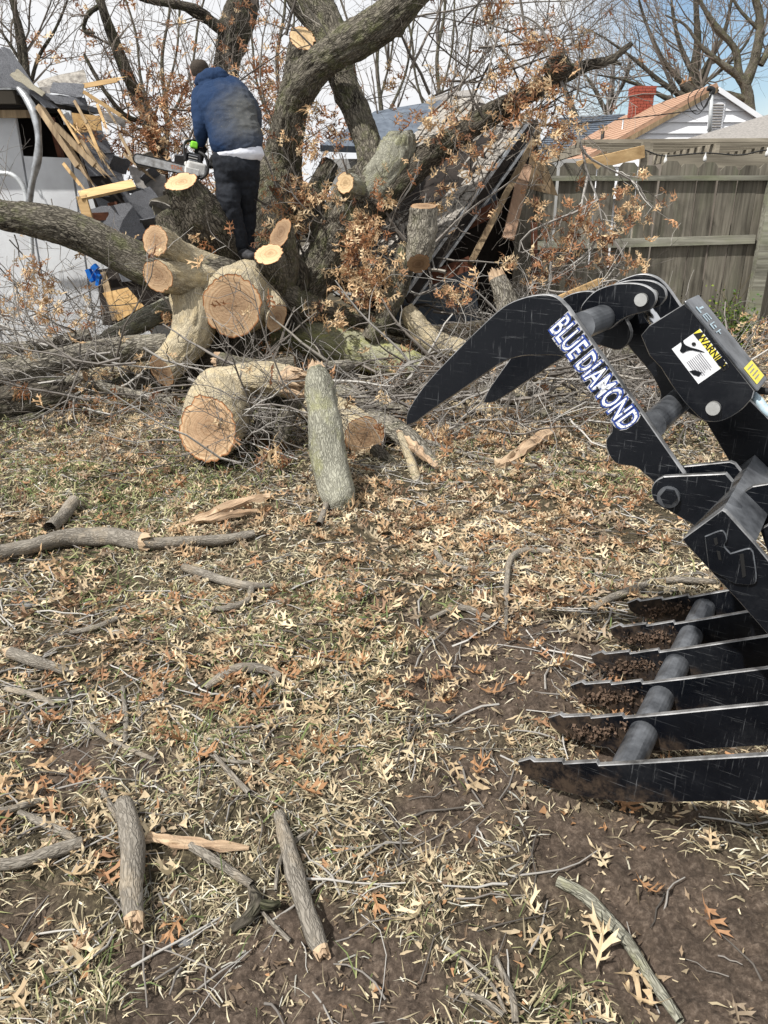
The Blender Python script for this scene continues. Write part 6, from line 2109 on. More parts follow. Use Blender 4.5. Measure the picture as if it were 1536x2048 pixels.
def plate(name, pts, off, thick, mats=('paint', 'steel'), parent=None, shift=0.0, soft=(), ch=.0022, allsoft=False):
    """steel plate: outline traced on its own plane, real thickness away from the camera, chamfered rim coloured lighter for wear and edge highlight"""
    P = np.array([GP(p[0], p[1], off) for p in pts])
    corner = [False if (allsoft or i_ in soft) else True for i_ in range(len(P))]
    P = smooth_closed(P, corner)
    P = P + GN * shift
    U = unit(np.array([GN[1], -GN[0], 0]))
    Vv = np.array([0, 0, 1.0])
    P2 = np.column_stack([P @ U, P @ Vv])
    area = .5 * np.sum(P2[:, 0] * np.roll(P2[:, 1], -1) - np.roll(P2[:, 0], -1) * P2[:, 1])
    if area < 0:
        P, P2 = P[::-1], P2[::-1]
    e = np.roll(P2, -1, 0) - P2
    e = unit(e)
    nrm = np.column_stack([e[:, 1], -e[:, 0]])
    vn = unit(nrm + np.roll(nrm, 1, 0))
    ins = P - (U[None] * vn[:, :1] + Vv[None] * vn[:, 1:]) * ch
    n = len(P)
    Vt = np.concatenate([ins, P + GN * ch, P + GN * (thick - ch), ins + GN * thick])
    tr = poly_tris(np.column_stack([ins @ U, ins @ Vv]))
    T = [t for t in tr] + [tuple(3 * n + a for a in t[::-1]) for t in tr]
    i_ = np.arange(n)
    j_ = (i_ + 1) % n
    Q = np.concatenate([np.stack([i_ + k * n, j_ + k * n, j_ + (k + 1) * n, i_ + (k + 1) * n], -1) for k in range(3)])
    mi = [1] * len(Q) + [0] * len(T)
    return build(name, Vt, Q, T, [M[mats[0]], M[mats[1]]], parent or grap, mat_idx=mi)


def gtube(name, a, o0, o1, r, m='worn', parent=None, S=24, end='steel'):
    """round bar across the machine; a = pixel of its axis on plane o0"""
    p0 = GP(a[0], a[1], o0)
    V, Q = batch_tubes(np.array([[p0 + GN * (o1 - o0) * t for t in np.linspace(0, 1, 5)]]), np.full((1, 5), r), S)
    V = np.vstack([V, p0, p0 + GN * (o1 - o0)])
    a_ = np.arange(S)
    T = np.vstack([np.stack([np.full(S, len(V) - 2), (a_ + 1) % S, a_], -1), np.stack([np.full(S, len(V) - 1), 4 * S + a_, 4 * S + (a_ + 1) % S], -1)])
    return build(name, V, Q, T, M[m], parent or grap, smooth=False)


# rake tines
TINE = [(1035, 1524), (1060, 1517), (1068, 1523), (1124, 1522), (1127, 1528), (1193, 1524), (1197, 1531), (1290, 1526), (1400, 1519), (1536, 1511), (1720, 1500), (1760, 1560), (1720, 1597), (1536, 1601), (1400, 1604), (1290, 1605), (1240, 1603), (1180, 1596), (1120, 1582), (1070, 1562), (1045, 1545)]
for k, o_ in enumerate((0, .235, .435, .645, .86, 1.09)):
    t = plate('tine', TINE, 0.0, .018, ('paint', 'steel'), shift=o_, soft=(14, 15, 16, 17, 18, 19, 20))
    if 0 < k:                                                   # cakes of mud near the points
        c0 = GP(1135, 1552, 0) + GN * (o_ - .006)
        a = unit(GP(1200, 1550, 0) - GP(1100, 1550, 0))
        n = 150
        q = c0 + a * rng.normal(0, .055, (n, 1)) + np.array([0, 0, 1.0]) * rng.normal(-.004, .014, (n, 1)) + GN * rng.uniform(-.006, .006, (n, 1))
        mb = MB()
        for p_ in q:
            r_ = rng.uniform(.004, .011)
            v = unit(rng.normal(size=(4, 3))) * r_ + p_
            mb.add(v, (), [(0, 1, 2), (0, 2, 3), (0, 3, 1), (1, 3, 2)])
        ob = mb.build('caked_mud', M['mudcrust'], t)
        ob['kind'] = 'stuff'
        # lower runner of the inner tines
    if k:
        a0, a1 = GP(1050, 1545, 0) + GN * (o_ + .05), GP(1185, 1597, 0) + GN * (o_ + .02)
        beam('runner', a0, a1, .05, .008, M['paint'], t)
gtube('shaft', (1243, 1556), 0.018, 1.10, .040, 'worn')
for o_ in (0.04, .255, .455, .665, .88):                       # weld collars
    c0 = GP(1243, 1556, 0) + GN * (o_ + .012)
beam('rear_bar', GP(1690, 1545, 0), GP(1690, 1545, 0) + GN * 1.11, .08, .10, M['paint'], grap)

# crossbar with its end plate and emblem
CB = [GP(*p, .20) for p in ((1367, 1077), (1444, 1022), (1510, 1088), (1440, 1160))]
mb = MB()
for i_ in range(4):
    j_ = (i_ + 1) % 4
    mb.add([CB[i_], CB[j_], CB[j_] + GN * .95, CB[i_] + GN * .95], [(0, 3, 2, 1)])
mb.add(CB + [q + GN * .95 for q in CB], [(0, 1, 2, 3), (7, 6, 5, 4)])
cbo = mb.build('crossbar', M['worn'], grap)
bv = cbo.modifiers.new('bevel', 'BEVEL')
bv.width = .006
bv.segments = 2
plate('end_plate', [(1365, 1078), (1444, 1020), (1452, 1024), (1509, 1087), (1536, 1120), (1640, 1250), (1720, 1400), (1640, 1380), (1536, 1270), (1480, 1206), (1440, 1163), (1369, 1086)], .18, .02)
em = plate('emblem', [(1409, 1073), (1440, 1061), (1450, 1066), (1454, 1080), (1449, 1092), (1461, 1107), (1495, 1097), (1504, 1101), (1508, 1112), (1513, 1158), (1503, 1170), (1470, 1168), (1424, 1143), (1417, 1138)], .172, .008, ('paint', 'worn'), soft=(1, 2, 3, 4, 6, 7, 8, 9, 10))
for q in ([(1427, 1077), (1434, 1075), (1436, 1088), (1430, 1091)], [(1433, 1101), (1440, 1103), (1443, 1121), (1437, 1119)], [(1479, 1109), (1487, 1107), (1492, 1152), (1485, 1156)]):
    plate('slot', q, .1705, .001, ('black_ink', 'black_ink'), em, ch=.0002)
# dark gusset past the crossbar
plate('gusset', [(1486, 985), (1505, 973), (1536, 968), (1640, 985), (1700, 1080), (1600, 1150), (1545, 1110), (1500, 1010)], .42, .02)
plate('gusset', [(1520, 1060), (1600, 1010), (1700, 1100), (1720, 1300), (1620, 1280), (1560, 1180)], .34, .02)
slope = [GP(1500, 990, .5), GP(1600, 900, .5), GP(1760, 1100, .5), GP(1600, 1160, .5)]
# lugs
z3 = lambda X_, Y_: (1280 + X_ / 5.85, 850 + Y_ / 5.85)
plate('pivot_lug', [z3(*q) for q in ((130, 770), (150, 700), (190, 650), (260, 612), (340, 600), (1000, 570), (1085, 668), (1060, 760), (820, 1000), (640, 1180), (480, 1090), (330, 1000), (200, 930), (145, 850))], .25, .02, soft=(0, 1, 2, 3, 4, 12, 13))
plate('pivot_lug', [z3(*q) for q in ((300, 505), (480, 488), (1050, 430), (1110, 455), (1180, 545), (1000, 760), (700, 700), (350, 640), (290, 570))], .43, .02)
pb = gtube('pivot_pin', z3(330, 850), .225, .46, .020, 'paint', S=6)
gtube('washer', z3(330, 850), .24, .25, .028, 'worn', pb, S=20)

# upper finger with the lettering
F1 = [(812, 851), (816, 822), (848, 772), (900, 715), (955, 660), (1005, 615), (1045, 596), (1085, 589), (1112, 594), (1134, 614), (1250, 779), (1368, 948), (1376, 975), (1362, 1008), (1335, 1020), (1310, 1002), (1309, 968), (1287, 947), (1270, 934), (1233, 927), (1216, 905), (1212, 880), (1224, 858), (1208, 815), (1165, 765), (1140, 728), (1120, 712), (1075, 711), (1040, 713), (1001, 727), (942, 767), (878, 810), (829, 846)]
f1 = plate('upper_finger', F1, .30, .025, soft=(1, 2, 3, 4, 5, 6, 7, 8, 12, 13, 14, 15, 16, 17, 18, 19, 20, 21, 22, 23, 24, 25, 26, 27, 28, 29, 30, 31))
plate('far_finger', [(966, 806), (980, 775), (1040, 690), (1085, 630), (1120, 600), (1151, 585), (1190, 584), (1230, 610), (1262, 664), (1240, 700), (1190, 690), (1150, 702), (1095, 735), (1040, 772), (990, 803)], .60, .025, soft=tuple(range(1, 15)))
plate('cylinder_ear', [(1161, 617), (1174, 597), (1194, 580), (1225, 569), (1259, 566), (1287, 570), (1307, 583), (1312, 598), (1308, 610), (1298, 621), (1281, 626), (1259, 632), (1240, 642), (1215, 660), (1190, 650), (1168, 634)], .50, .020, soft=tuple(range(16)))
plate('cylinder_ear', [(1161, 617), (1174, 597), (1194, 580), (1225, 569), (1259, 566), (1287, 570), (1307, 583), (1312, 598), (1308, 610), (1298, 621), (1281, 626), (1259, 632), (1240, 642), (1215, 660), (1190, 650), (1168, 634)], .50, .020, shift=.11, soft=tuple(range(16)))
plate('rear_finger_plate', [(1195, 600), (1228, 568), (1259, 553), (1282, 548), (1304, 551), (1324, 563), (1341, 583), (1365, 618), (1430, 710), (1500, 800), (1560, 860), (1560, 935), (1470, 940), (1457, 921), (1412, 845), (1370, 822), (1322, 812), (1320, 784), (1300, 745), (1259, 696), (1242, 668), (1215, 640)], .72, .025, soft=(1, 2, 3, 4, 5, 6, 7, 16, 17, 18, 19, 20, 21))
gtube('cross_tube', (1163, 652), .325, .72, .036)
gtube('cross_tube', (1304, 850), .325, .72, .036)
# cylinder guard
z2 = lambda X_, Y_: (1100 + X_ / 3.523, 540 + Y_ / 3.523)
SP = [z2(*q) for q in ((640, 462), (700, 390), (945, 238), (1010, 300), (1440, 850), (1425, 905), (1350, 985), (1255, 1045), (1170, 1070), (1085, 1062), (1030, 1020), (945, 930), (862, 820), (782, 692), (700, 605))]
plate('guard_side', SP, .47, .012, soft=(6, 7, 8, 9, 10))
plate('guard_side', SP, .47, .012, shift=.135)
tA, tB, tC = GP(*z2(945, 236), .47), GP(*z2(1442, 848), .47), GP(*z2(1442, 848), .47)
dirT = unit(tB - tA)
nT = unit(np.cross(dirT, GN))
nT = nT if nT[2] > 0 else -nT
mb = MB()
L_ = np.linalg.norm(tB - tA)
a0 = tA - dirT * .004 + nT * .001 - GN * .004
mb.box8([a0, a0 + dirT * (L_ + .01), a0 + dirT * (L_ + .01) + GN * .16, a0 + GN * .16, a0 + nT * .008, a0 + dirT * (L_ + .01) + nT * .008, a0 + dirT * (L_ + .01) + GN * .16 + nT * .008, a0 + GN * .16 + nT * .008])
gt = mb.build('guard_top', M['worn'], grap)
bv = gt.modifiers.new('bevel', 'BEVEL')
bv.width = .004
bv.segments = 2
gtube('clevis_pin', (1281, 600), .485, .64, .017, 'zinc')
gtube('clevis_pin', z2(1147, 978), .455, .63, .018, 'zinc')
ca, cb_ = GP(1281, 600, .56), GP(*z2(1147, 978), .54)
pole('cylinder_rod', [ca, ca + (cb_ - ca) * .45], .017, M['chrome'], grap, 14, n=2)
pole('cylinder_barrel', [ca + (cb_ - ca) * .33, cb_], .036, M['paint'], grap, 16, n=2)
pole('rod_eye', [ca - GN * .035, ca + GN * .035], .030, M['steel'], grap, 16, n=2)
pole('hydraulic_hose', [GP(*z2(1425, 880), .53), GP(1518, 802, .50), GP(1545, 830, .48), GP(1620, 860, .46)], .012, M['pale_ink'], grap, 8, n=24)
pole('hydraulic_hose', [GP(*z2(1425, 850), .58), GP(1530, 782, .58), GP(1620, 790, .55)], .010, M['black_rubber'], grap, 8, n=24)


# ---- lettering
def text_mesh(name, body, size, origin, ax, ay, m, parent, extrude=.0006, offset=0.0, shear=0.0, sx=1.0, lift=0.0, bold=0.0, spacing=1.0):
    cu_ = bpy.data.curves.new(name, 'FONT')
    cu_.body = body
    cu_.size = 1.0
    cu_.align_x = 'CENTER'
    cu_.align_y = 'CENTER'
    cu_.extrude = .001
    cu_.offset = offset
    cu_.shear = shear
    cu_.space_character = spacing
    cu_.resolution_u = 3
    o = bpy.data.objects.new(name, cu_)
    COL.objects.link(o)
    bpy.context.view_layer.update()
    me = bpy.data.meshes.new_from_object(o.evaluated_get(bpy.context.evaluated_depsgraph_get()))
    bpy.data.objects.remove(o)
    v = np.zeros(len(me.vertices) * 3)
    me.vertices.foreach_get('co', v)
    v = v.reshape(-1, 3)
    nz_ = unit(np.cross(ax, ay))
    b = base_of(parent)
    Wv = origin + ax * (v[:, :1] * size * sx) + ay * (v[:, 1:2] * size) + nz_ * (v[:, 2:3] / .001 * extrude + lift) - b
    me.vertices.foreach_set('co', Wv.ravel().astype(np.float32))
    me.materials.clear()
    me.materials.append(m)
    me.update()
    return put(name, me, parent)


# decal axis on the finger's camera-side face
dA, dB = GP(1112, 642, .30), GP(1264, 856, .30)
ax = unit(dB - dA)
nf = -GN                                                      # towards the camera
ay = unit(np.cross(nf, ax))
x_ = NT('decal_white_worn')
fw_ = x_.noise(x_.coord(), 38, 6, .7)
x_.col(x_.mix(x_.ramp(fw_, [(.54, 0.0), (.60, 1.0)]), (0.72, 0.74, 0.78), (0.05, 0.05, 0.06)))
M['decal_white'] = x_.set(.5, 0, .3)
x_ = NT('decal_blue_worn')
fw_ = x_.noise(x_.coord(), 30, 6, .7)
x_.col(x_.mix(x_.ramp(fw_, [(.56, 0.0), (.62, 1.0)]), (0.025, 0.055, 0.24), (0.02, 0.02, 0.025)))
M['decal_blue'] = x_.set(.5, 0, .3)
x_ = NT('decal_glue_edge')
fw_ = x_.noise(x_.coord(), 45, 6, .7)
x_.col(x_.mix(x_.ramp(fw_, [(.45, 0.0), (.52, 1.0)]), (0.42, 0.42, 0.42), (0.02, 0.02, 0.022)))
M['decal_edge'] = x_.set(.6, 0, .3)
mid = (dA + dB) / 2
Ld = np.linalg.norm(dB - dA)
tw = 'BLUE DIAMOND'
sz = .088
sxw = Ld / (sz * 7.55)
text_mesh('lettering_edge', tw, sz, mid, ax, ay, M['decal_edge'], f1, .0003, .105, -.1, sxw, .0006)
text_mesh('lettering_outline', tw, sz, mid, ax, ay, M['decal_blue'], f1, .0003, .06, -.1, sxw, .0012)
text_mesh('lettering', tw, sz, mid, ax, ay, M['decal_white'], f1, .0003, .004, -.1, sxw, .0019)

# warning sticker on the guard
gs = [o for o in grap.children if o.name.startswith('guard_side')][0]
c1, c2, c3, c4 = [GP(*z2(*q), .47) for q in ((1058, 414), (1250, 660), (1046, 803), (858, 556))]
nf2 = -GN


def sheet(name, cs, lift, m, parent, thick=.0004):
    mb = MB()
    cs = [c_ + nf2 * lift for c_ in cs]
    quadslab(mb, cs, thick, nf2)
    return mb.build(name, m, parent)


lerp = lambda a, b, t: a + (b - a) * t
M['sticker'] = simple('white_sticker', (0.74, 0.75, 0.77), (0.55, 0.56, 0.58), 40, .5)
st_ = sheet('warning_sticker', [c1, c2, c3, c4], .0008, M['sticker'], gs)
hd = [lerp(c1, c4, .02), lerp(c2, c3, .02), lerp(c2, c3, .22), lerp(c1, c4, .22)]
sheet('sticker_header', hd, .0014, M['yellow_ink'], st_)
axw = unit(c2 - c1)
ayw = unit(np.cross(nf2, axw))
# turn so that letters stand towards the upper right
if ayw @ unit(c1 - c4) < 0:
    ayw = -ayw
    axw = -axw
hc = (hd[0] + hd[1] + hd[2] + hd[3]) / 4
text_mesh('sticker_title', 'WARNING', .027, hc + axw * .012, axw, ayw, M['black_ink'], st_, .0002, .02, 0, .86, .0018)
# triangle of the warning sign
tc_ = lerp(hd[0], hd[1], .10) * .5 + lerp(hd[3], hd[2], .10) * .5
mb = MB()
mb.add([tc_ - axw * .011 - ayw * .010 + nf2 * .0021, tc_ + axw * .011 - ayw * .010 + nf2 * .0021, tc_ + ayw * .012 + nf2 * .0021], (), [(0, 1, 2)])
mb.build('warning_triangle', M['black_ink'], st_)
mb = MB()
for i_ in range(9):
    t0 = .40 + i_ * .058
    a, b = lerp(c1, c4, t0), lerp(c2, c3, t0)
    s0, s1 = (.44, .93 - rng.uniform(0, .12))
    p0, p1 = lerp(a, b, s0), lerp(a, b, s1)
    w_ = unit(c4 - c1) * .0022
    mb.add([p0 + nf2 * .0016, p1 + nf2 * .0016, p1 + w_ + nf2 * .0016, p0 + w_ + nf2 * .0016], [(0, 1, 2, 3)])
mb.build('sticker_small_print', M['grey_ink'], st_)['kind'] = 'stuff'
# pictogram and the torn-away patch
pc = [lerp(lerp(c1, c4, t), lerp(c2, c3, t), s) for t, s in ((.28, .06), (.26, .38), (.62, .44), (.9, .36), (.88, .12), (.6, .2))]
tp = [(905, 474), (932, 484), (948, 522), (988, 544), (1040, 558), (1090, 580), (1040, 574), (1000, 566), (962, 572), (935, 585), (915, 570), (922, 548), (926, 520)]
plate('torn_patch', [z2(*q) for q in tp], .4675, .0008, ('paint', 'paint'), st_, ch=.0002, soft=tuple(range(13)))
plate('torn_patch', [z2(*q) for q in ((980, 712), (1020, 705), (1070, 722), (1050, 750), (1010, 740))], .4675, .0008, ('paint', 'paint'), st_, ch=.0002)
plate('torn_patch', [z2(*q) for q in ((1165, 640), (1215, 612), (1235, 650), (1215, 690), (1185, 670))], .4670, .0008, ('paint', 'paint'), st_, ch=.0002)
hd_ = [z2(1013 + 16 * math.cos(a), 522 + 14 * math.sin(a)) for a in np.linspace(0, 6.28, 9)[:-1]]
plate('pictogram', hd_, .4672, .0006, ('black_ink', 'black_ink'), st_, ch=.0001)
# stickers on the guard top
ytop = nT * .0095


def top_pt(s, w):
    return a0 + dirT * (s * L_) + GN * w + ytop


mb = MB()
quadslab(mb, [top_pt(.80, .018), top_pt(.985, .018), top_pt(.985, .145), top_pt(.80, .145)], .0006, nT)
ys_ = mb.build('yellow_sticker', M['yellow_ink'], gt)
mb = MB()
for i_ in range(4):
    s_ = .83 + i_ * .035
    mb.add([top_pt(s_, .035) + nT * .0006, top_pt(s_ + .010, .035) + nT * .0006, top_pt(s_ + .010, .125 - .02 * (i_ % 2)) + nT * .0006, top_pt(s_, .125 - .02 * (i_ % 2)) + nT * .0006], [(0, 1, 2, 3)])
mb.build('sticker_print', M['grey_ink'], ys_)['kind'] = 'stuff'
mb = MB()
for s0, w0, s1, w1 in ((.10, .03, .17, .045), (.12, .05, .14, .10), (.20, .03, .27, .04), (.20, .055, .27, .065), (.20, .08, .27, .09), (.195, .03, .205, .09), (.30, .03, .31, .09), (.31, .03, .36, .045), (.33, .06, .36, .075), (.39, .03, .40, .09), (.40, .055, .43, .065)):
    mb.add([top_pt(s0, w0), top_pt(s1, w0), top_pt(s1, w1), top_pt(s0, w1)], [(0, 1, 2, 3)])
mb.build('rubbed_lettering', M['pale_ink'], gt)['kind'] = 'stuff'

# ================================================================ THE MAN


def body_mesh(name, parts, m, parent, voxel=.012, wrinkle=0.0, wscale=9.0, smooth_it=3, seed=0, ext=None):
    """parts: each a list of (centre, side half-width, depth half-width[, side dir]) sections; grown together into one skin"""
    mb = MB()
    for secs in parts:
        C0 = np.array([s_[0] for s_ in secs], float)
        hw_ = np.array([s_[1] for s_ in secs], float)
        hd_ = np.array([s_[2] for s_ in secs], float)
        side = unit(np.array(secs[0][3] if len(secs[0]) > 3 else (1, .2, 0), float))
        n = max(4, (len(secs) - 1) * 6 + 1)
        X_ = spline(np.column_stack([C0, hw_, hd_]), n)
        C0, hw_, hd_ = X_[:, :3], X_[:, 3], X_[:, 4]
        T = unit(np.gradient(C0, axis=0))
        # rounded ends
        add0, add1 = [], []
        for k in (0.5, 0.8, 0.97):
            add0.append(k)
        S_ = 20
        a = np.arange(S_) / S_ * 2 * math.pi
        rows = []
        r0 = min(hw_[0], hd_[0]) * .55
        r1 = min(hw_[-1], hd_[-1]) * .55
        seq = [(0, -r0 * math.sqrt(1 - q * q) if q < 1 else 0, q) for q in (.25, .6, .85)] + [(k, 0, 1) for k in range(n)] + [(n - 1, r1 * math.sqrt(1 - q * q), q) for q in (.85, .6, .25)]
        for k, dz, q in seq:
            sd = side - T[k] * (side @ T[k])
            sd = unit(sd)
            dp = np.cross(T[k], sd)
            c_ = C0[k] + T[k] * dz
            ca_, sa_ = np.cos(a), np.sin(a)
            rows.append(c_ + sd * (np.sign(ca_) * np.abs(ca_) ** .9 * hw_[k] * q)[:, None] + dp * (np.sign(sa_) * np.abs(sa_) ** .9 * hd_[k] * q)[:, None])
        nrow = len(rows)
        Vv_ = np.concatenate(rows + [[rows[0].mean(0)], [rows[-1].mean(0)]])
        ki, si = np.meshgrid(np.arange(nrow - 1), np.arange(S_), indexing='ij')
        o = ki * S_
        Q = np.stack([o + si, o + (si + 1) % S_, o + S_ + (si + 1) % S_, o + S_ + si], -1).reshape(-1, 4)
        si = np.arange(S_)
        T3 = np.vstack([np.stack([np.full(S_, nrow * S_), (si + 1) % S_, si], -1), np.stack([np.full(S_, nrow * S_ + 1), (nrow - 1) * S_ + si, (nrow - 1) * S_ + (si + 1) % S_], -1)])
        mb.add(Vv_, Q, T3)
    Vv_ = np.concatenate(mb.v)
    me = mesh_np('tmp', Vv_, np.concatenate(mb.q), np.concatenate(mb.t))
    o = bpy.data.objects.new('tmp', me)
    COL.objects.link(o)
    md = o.modifiers.new('r', 'REMESH')
    md.mode = 'VOXEL'
    md.voxel_size = voxel
    md2 = o.modifiers.new('s', 'SMOOTH')
    md2.iterations = smooth_it
    md2.factor = .6
    bpy.context.view_layer.update()
    me2 = bpy.data.meshes.new_from_object(o.evaluated_get(bpy.context.evaluated_depsgraph_get()))
    bpy.data.objects.remove(o)
    nv = len(me2.vertices)
    v = np.zeros(nv * 3)
    me2.vertices.foreach_get('co', v)
    v = v.reshape(-1, 3)
    nr_ = np.zeros(nv * 3)
    me2.vertices.foreach_get('normal', nr_)
    nr_ = nr_.reshape(-1, 3)
    if wrinkle:
        w = 1 - np.abs(fbm(v * np.array([wscale, wscale, wscale * 1.9]) + seed + fbm(v * 4, 2, seed)[:, None] * 1.2, 3, seed)) * 2.4
        w2 = fbm(v * 5 + 9, 2, seed + 4)
        v = v + nr_ * (wrinkle * w + wrinkle * 1.2 * w2)[:, None]
    v = v - base_of(parent)
    me2.vertices.foreach_set('co', v.ravel().astype(np.float32))
    me2.materials.clear()
    me2.materials.append(m)
    me2.polygons.foreach_set('use_smooth', np.ones(len(me2.polygons), bool))
    me2.update()
    me2.name = name
    return put(name, me2, parent)


x = NT('blue_fleece')
vv = x.coord()
f = x.noise(vv, 220, 3)
# sawdust and fading on the right shoulder and back
sepn = x.n('ShaderNodeSeparateXYZ')
x.l(vv, sepn.inputs[0])
d1 = x.n('ShaderNodeVectorMath', operation='DISTANCE')
x.l(vv, d1.inputs[0])
man_base = W((488, 515, 7.3))
d1.inputs[1].default_value = tuple(W((500, 235, 7.25)) - man_base)
dmask = x.ramp(x.math('ADD', d1.outputs['Value'], x.math('MULTIPLY', x.noise(vv, 6, 4), .25)), [(.22, .62), (.50, 0.0)])
speck = x.noise(vv, 130, 4, .8)
cbase = x.mix(x.ramp(f, [(.3, 0.0), (.7, 1.0)]), (0.012, 0.024, 0.058), (0.024, 0.046, 0.098))
c = x.mix(dmask, cbase, (0.13, 0.125, 0.10))
c = x.mix(x.math('MULTIPLY', x.ramp(speck, [(.6, 0.0), (.7, .8)]), x.math('ADD', dmask, .08)), c, (0.5, 0.42, 0.26))
x.col(c)
x.bump(f, .3, .002)
M['fleece'] = x.set(.95, 0, .1)
M['trousers'] = simple('black_work_trousers', (0.014, 0.017, 0.024), (0.005, 0.006, 0.009), 30, .85, bump=.4, bdist=.004)
M['tshirt'] = simple('white_cotton', (0.72, 0.74, 0.80), (0.60, 0.62, 0.70), 20, .9, bump=.3)
M['hair'] = simple('short_dark_hair', (0.055, 0.042, 0.030), (0.02, 0.015, 0.012), 160, .8, bump=.9, bdist=.004)
M['skin'] = simple('skin', (0.50, 0.30, 0.22), (0.42, 0.24, 0.17), 30, .6, bump=.1)
M['glove'] = simple('black_glove', (0.012, 0.012, 0.013), None, 40, .8)
M['boot'] = simple('dark_boot', (0.05, 0.05, 0.055), (0.02, 0.02, 0.022), 30, .7, bump=.4)
man = thing('person', 'man in a blue hooded sweatshirt seen from behind, bending over a chainsaw on the oak', 'person', man_base)
w3 = lambda a, b, c_: W((a, b, c_))
hoodie = body_mesh('sweatshirt', [
    [(w3(477, 299, 7.27), .200, .125), (w3(474, 285, 7.27), .222, .150), (w3(466, 250, 7.32), .222, .160), (w3(456, 218, 7.37), .235, .165), (w3(446, 195, 7.42), .235, .150), (w3(438, 178, 7.46), .185, .115), (w3(430, 168, 7.50), .11, .085)],
    [(w3(405, 188, 7.44), .085, .085), (w3(401, 215, 7.38), .075, .078), (w3(402, 246, 7.32), .064, .068), (w3(402, 268, 7.34), .056, .060), (w3(400, 286, 7.38), .042, .045)],
    [(w3(482, 188, 7.44), .080, .080), (w3(502, 212, 7.46), .062, .070), (w3(511, 243, 7.52), .055, .062), (w3(490, 268, 7.66), .055, .058), (w3(455, 296, 7.72), .045, .048)],
], M['fleece'], man, .009, .0075, 8, 1, 3)
body_mesh('hood', [
    [(w3(396, 166, 7.55), .035, .040), (w3(408, 158, 7.47), .055, .055), (w3(430, 152, 7.42), .075, .060), (w3(448, 160, 7.45), .06, .055), (w3(452, 168, 7.52), .04, .04)],
    [(w3(405, 172, 7.46), .04, .04), (w3(428, 170, 7.40), .06, .045), (w3(448, 172, 7.44), .04, .04)]], M['fleece'], hoodie, .010, .004, 12, 2, 8)
body_mesh('hem', [[(w3(474, 300, 7.27), .208, .135), (w3(475, 289, 7.27), .215, .145)]], M['fleece'], hoodie, .011, .001, 9, 1, 3)
body_mesh('undershirt', [[(w3(479, 311, 7.265), .212, .138, (1, .2, .10)), (w3(478, 297, 7.27), .196, .135)]], M['tshirt'], man, .011, .003, 12, 1, 5)
body_mesh('trousers', [
    [(w3(473, 300, 7.28), .185, .12), (w3(473, 322, 7.28), .200, .145), (w3(473, 345, 7.28), .185, .14)],
    [(w3(453, 330, 7.28), .115, .130), (w3(455, 370, 7.27), .108, .115), (w3(458, 405, 7.22), .095, .100), (w3(467, 440, 7.25), .088, .092), (w3(475, 470, 7.28), .082, .088), (w3(481, 494, 7.28), .075, .082)],
    [(w3(494, 330, 7.30), .110, .130), (w3(494, 370, 7.34), .102, .115), (w3(492, 405, 7.40), .090, .1), (w3(492, 440, 7.45), .084, .092), (w3(492, 470, 7.46), .078, .088), (w3(492, 490, 7.46), .072, .08)],
], M['trousers'], man, .011, .008, 8, 1, 12)
# bare body: head, neck and the gloved hands grow from one figure
skin = body_mesh('body', [
    [(w3(420, 172, 7.50), .06, .06), (w3(410, 160, 7.56), .058, .06), (w3(402, 150, 7.60), .068, .082), (w3(397, 140, 7.62), .074, .092), (w3(394, 131, 7.63), .060, .075)],
    [(w3(392, 158, 7.66), .035, .04), (w3(396, 148, 7.64), .05, .06)],
    [(w3(384, 150, 7.70), .012, .016), (w3(386, 146, 7.69), .012, .014)],
    [(w3(382, 147, 7.60), .010, .02), (w3(383, 142, 7.60), .012, .022)],
    [(w3(430, 250, 7.40), .05, .05), (w3(440, 300, 7.35), .05, .05)],
    [(w3(401, 290, 7.40), .032, .03), (w3(400, 296, 7.40), .034, .03)]], M['skin'], man, .009, 0, 9, 2, 1)
hair = body_mesh('hair', [[(w3(407, 152, 7.585), .066, .07), (w3(401, 142, 7.60), .079, .096), (w3(396, 132, 7.615), .072, .088), (w3(395, 128, 7.62), .05, .06)]], M['hair'], man, .009, .0015, 60, 1, 2)
for sgn, hpts in ((1, (400, 294, 7.40)), (-1, (430, 318, 7.66))):
    hx, hy, hz = hpts
    parts = [[(w3(hx, hy - 6, hz), .036, .026), (w3(hx - 1, hy + 2, hz), .044, .030), (w3(hx - 2, hy + 8, hz), .042, .026)]]
    for k in range(4):
        fx = hx - 9 + k * 5.4
        parts.append([(w3(fx, hy + 7, hz - .01), .0105, .0105), (w3(fx - .5, hy + 12 + (k in (1, 2)), hz - .035), .010, .010), (w3(fx - .5, hy + 17, hz - .02), .0095, .0095), (w3(fx, hy + 18, hz + .015), .009, .009)])
    parts.append([(w3(hx + 8 * sgn, hy - 1, hz), .012, .012), (w3(hx + 12 * sgn, hy + 6, hz + .01), .0115, .0115), (w3(hx + 8 * sgn, hy + 12, hz + .02), .010, .010)])
    body_mesh('glove', parts, M['glove'], man, .0055, 0, 9, 1, 2)
for a, b, c_ in (((476, 507, 7.38), (487, 508, 7.24), (506, 513, 7.06)), ((488, 499, 7.52), (496, 500, 7.44), (508, 503, 7.30))):
    body_mesh('boot', [[(w3(*a), .05, .045), (w3(*b), .052, .050), (w3(*c_), .048, .032)], [(w3(a[0] + 4, a[1] - 16, a[2] - .04), .06, .06), (w3(a[0] + 4, a[1] - 2, a[2] - .05), .055, .055)]], M['boot'], man, .009, .002, 12, 1, 4)

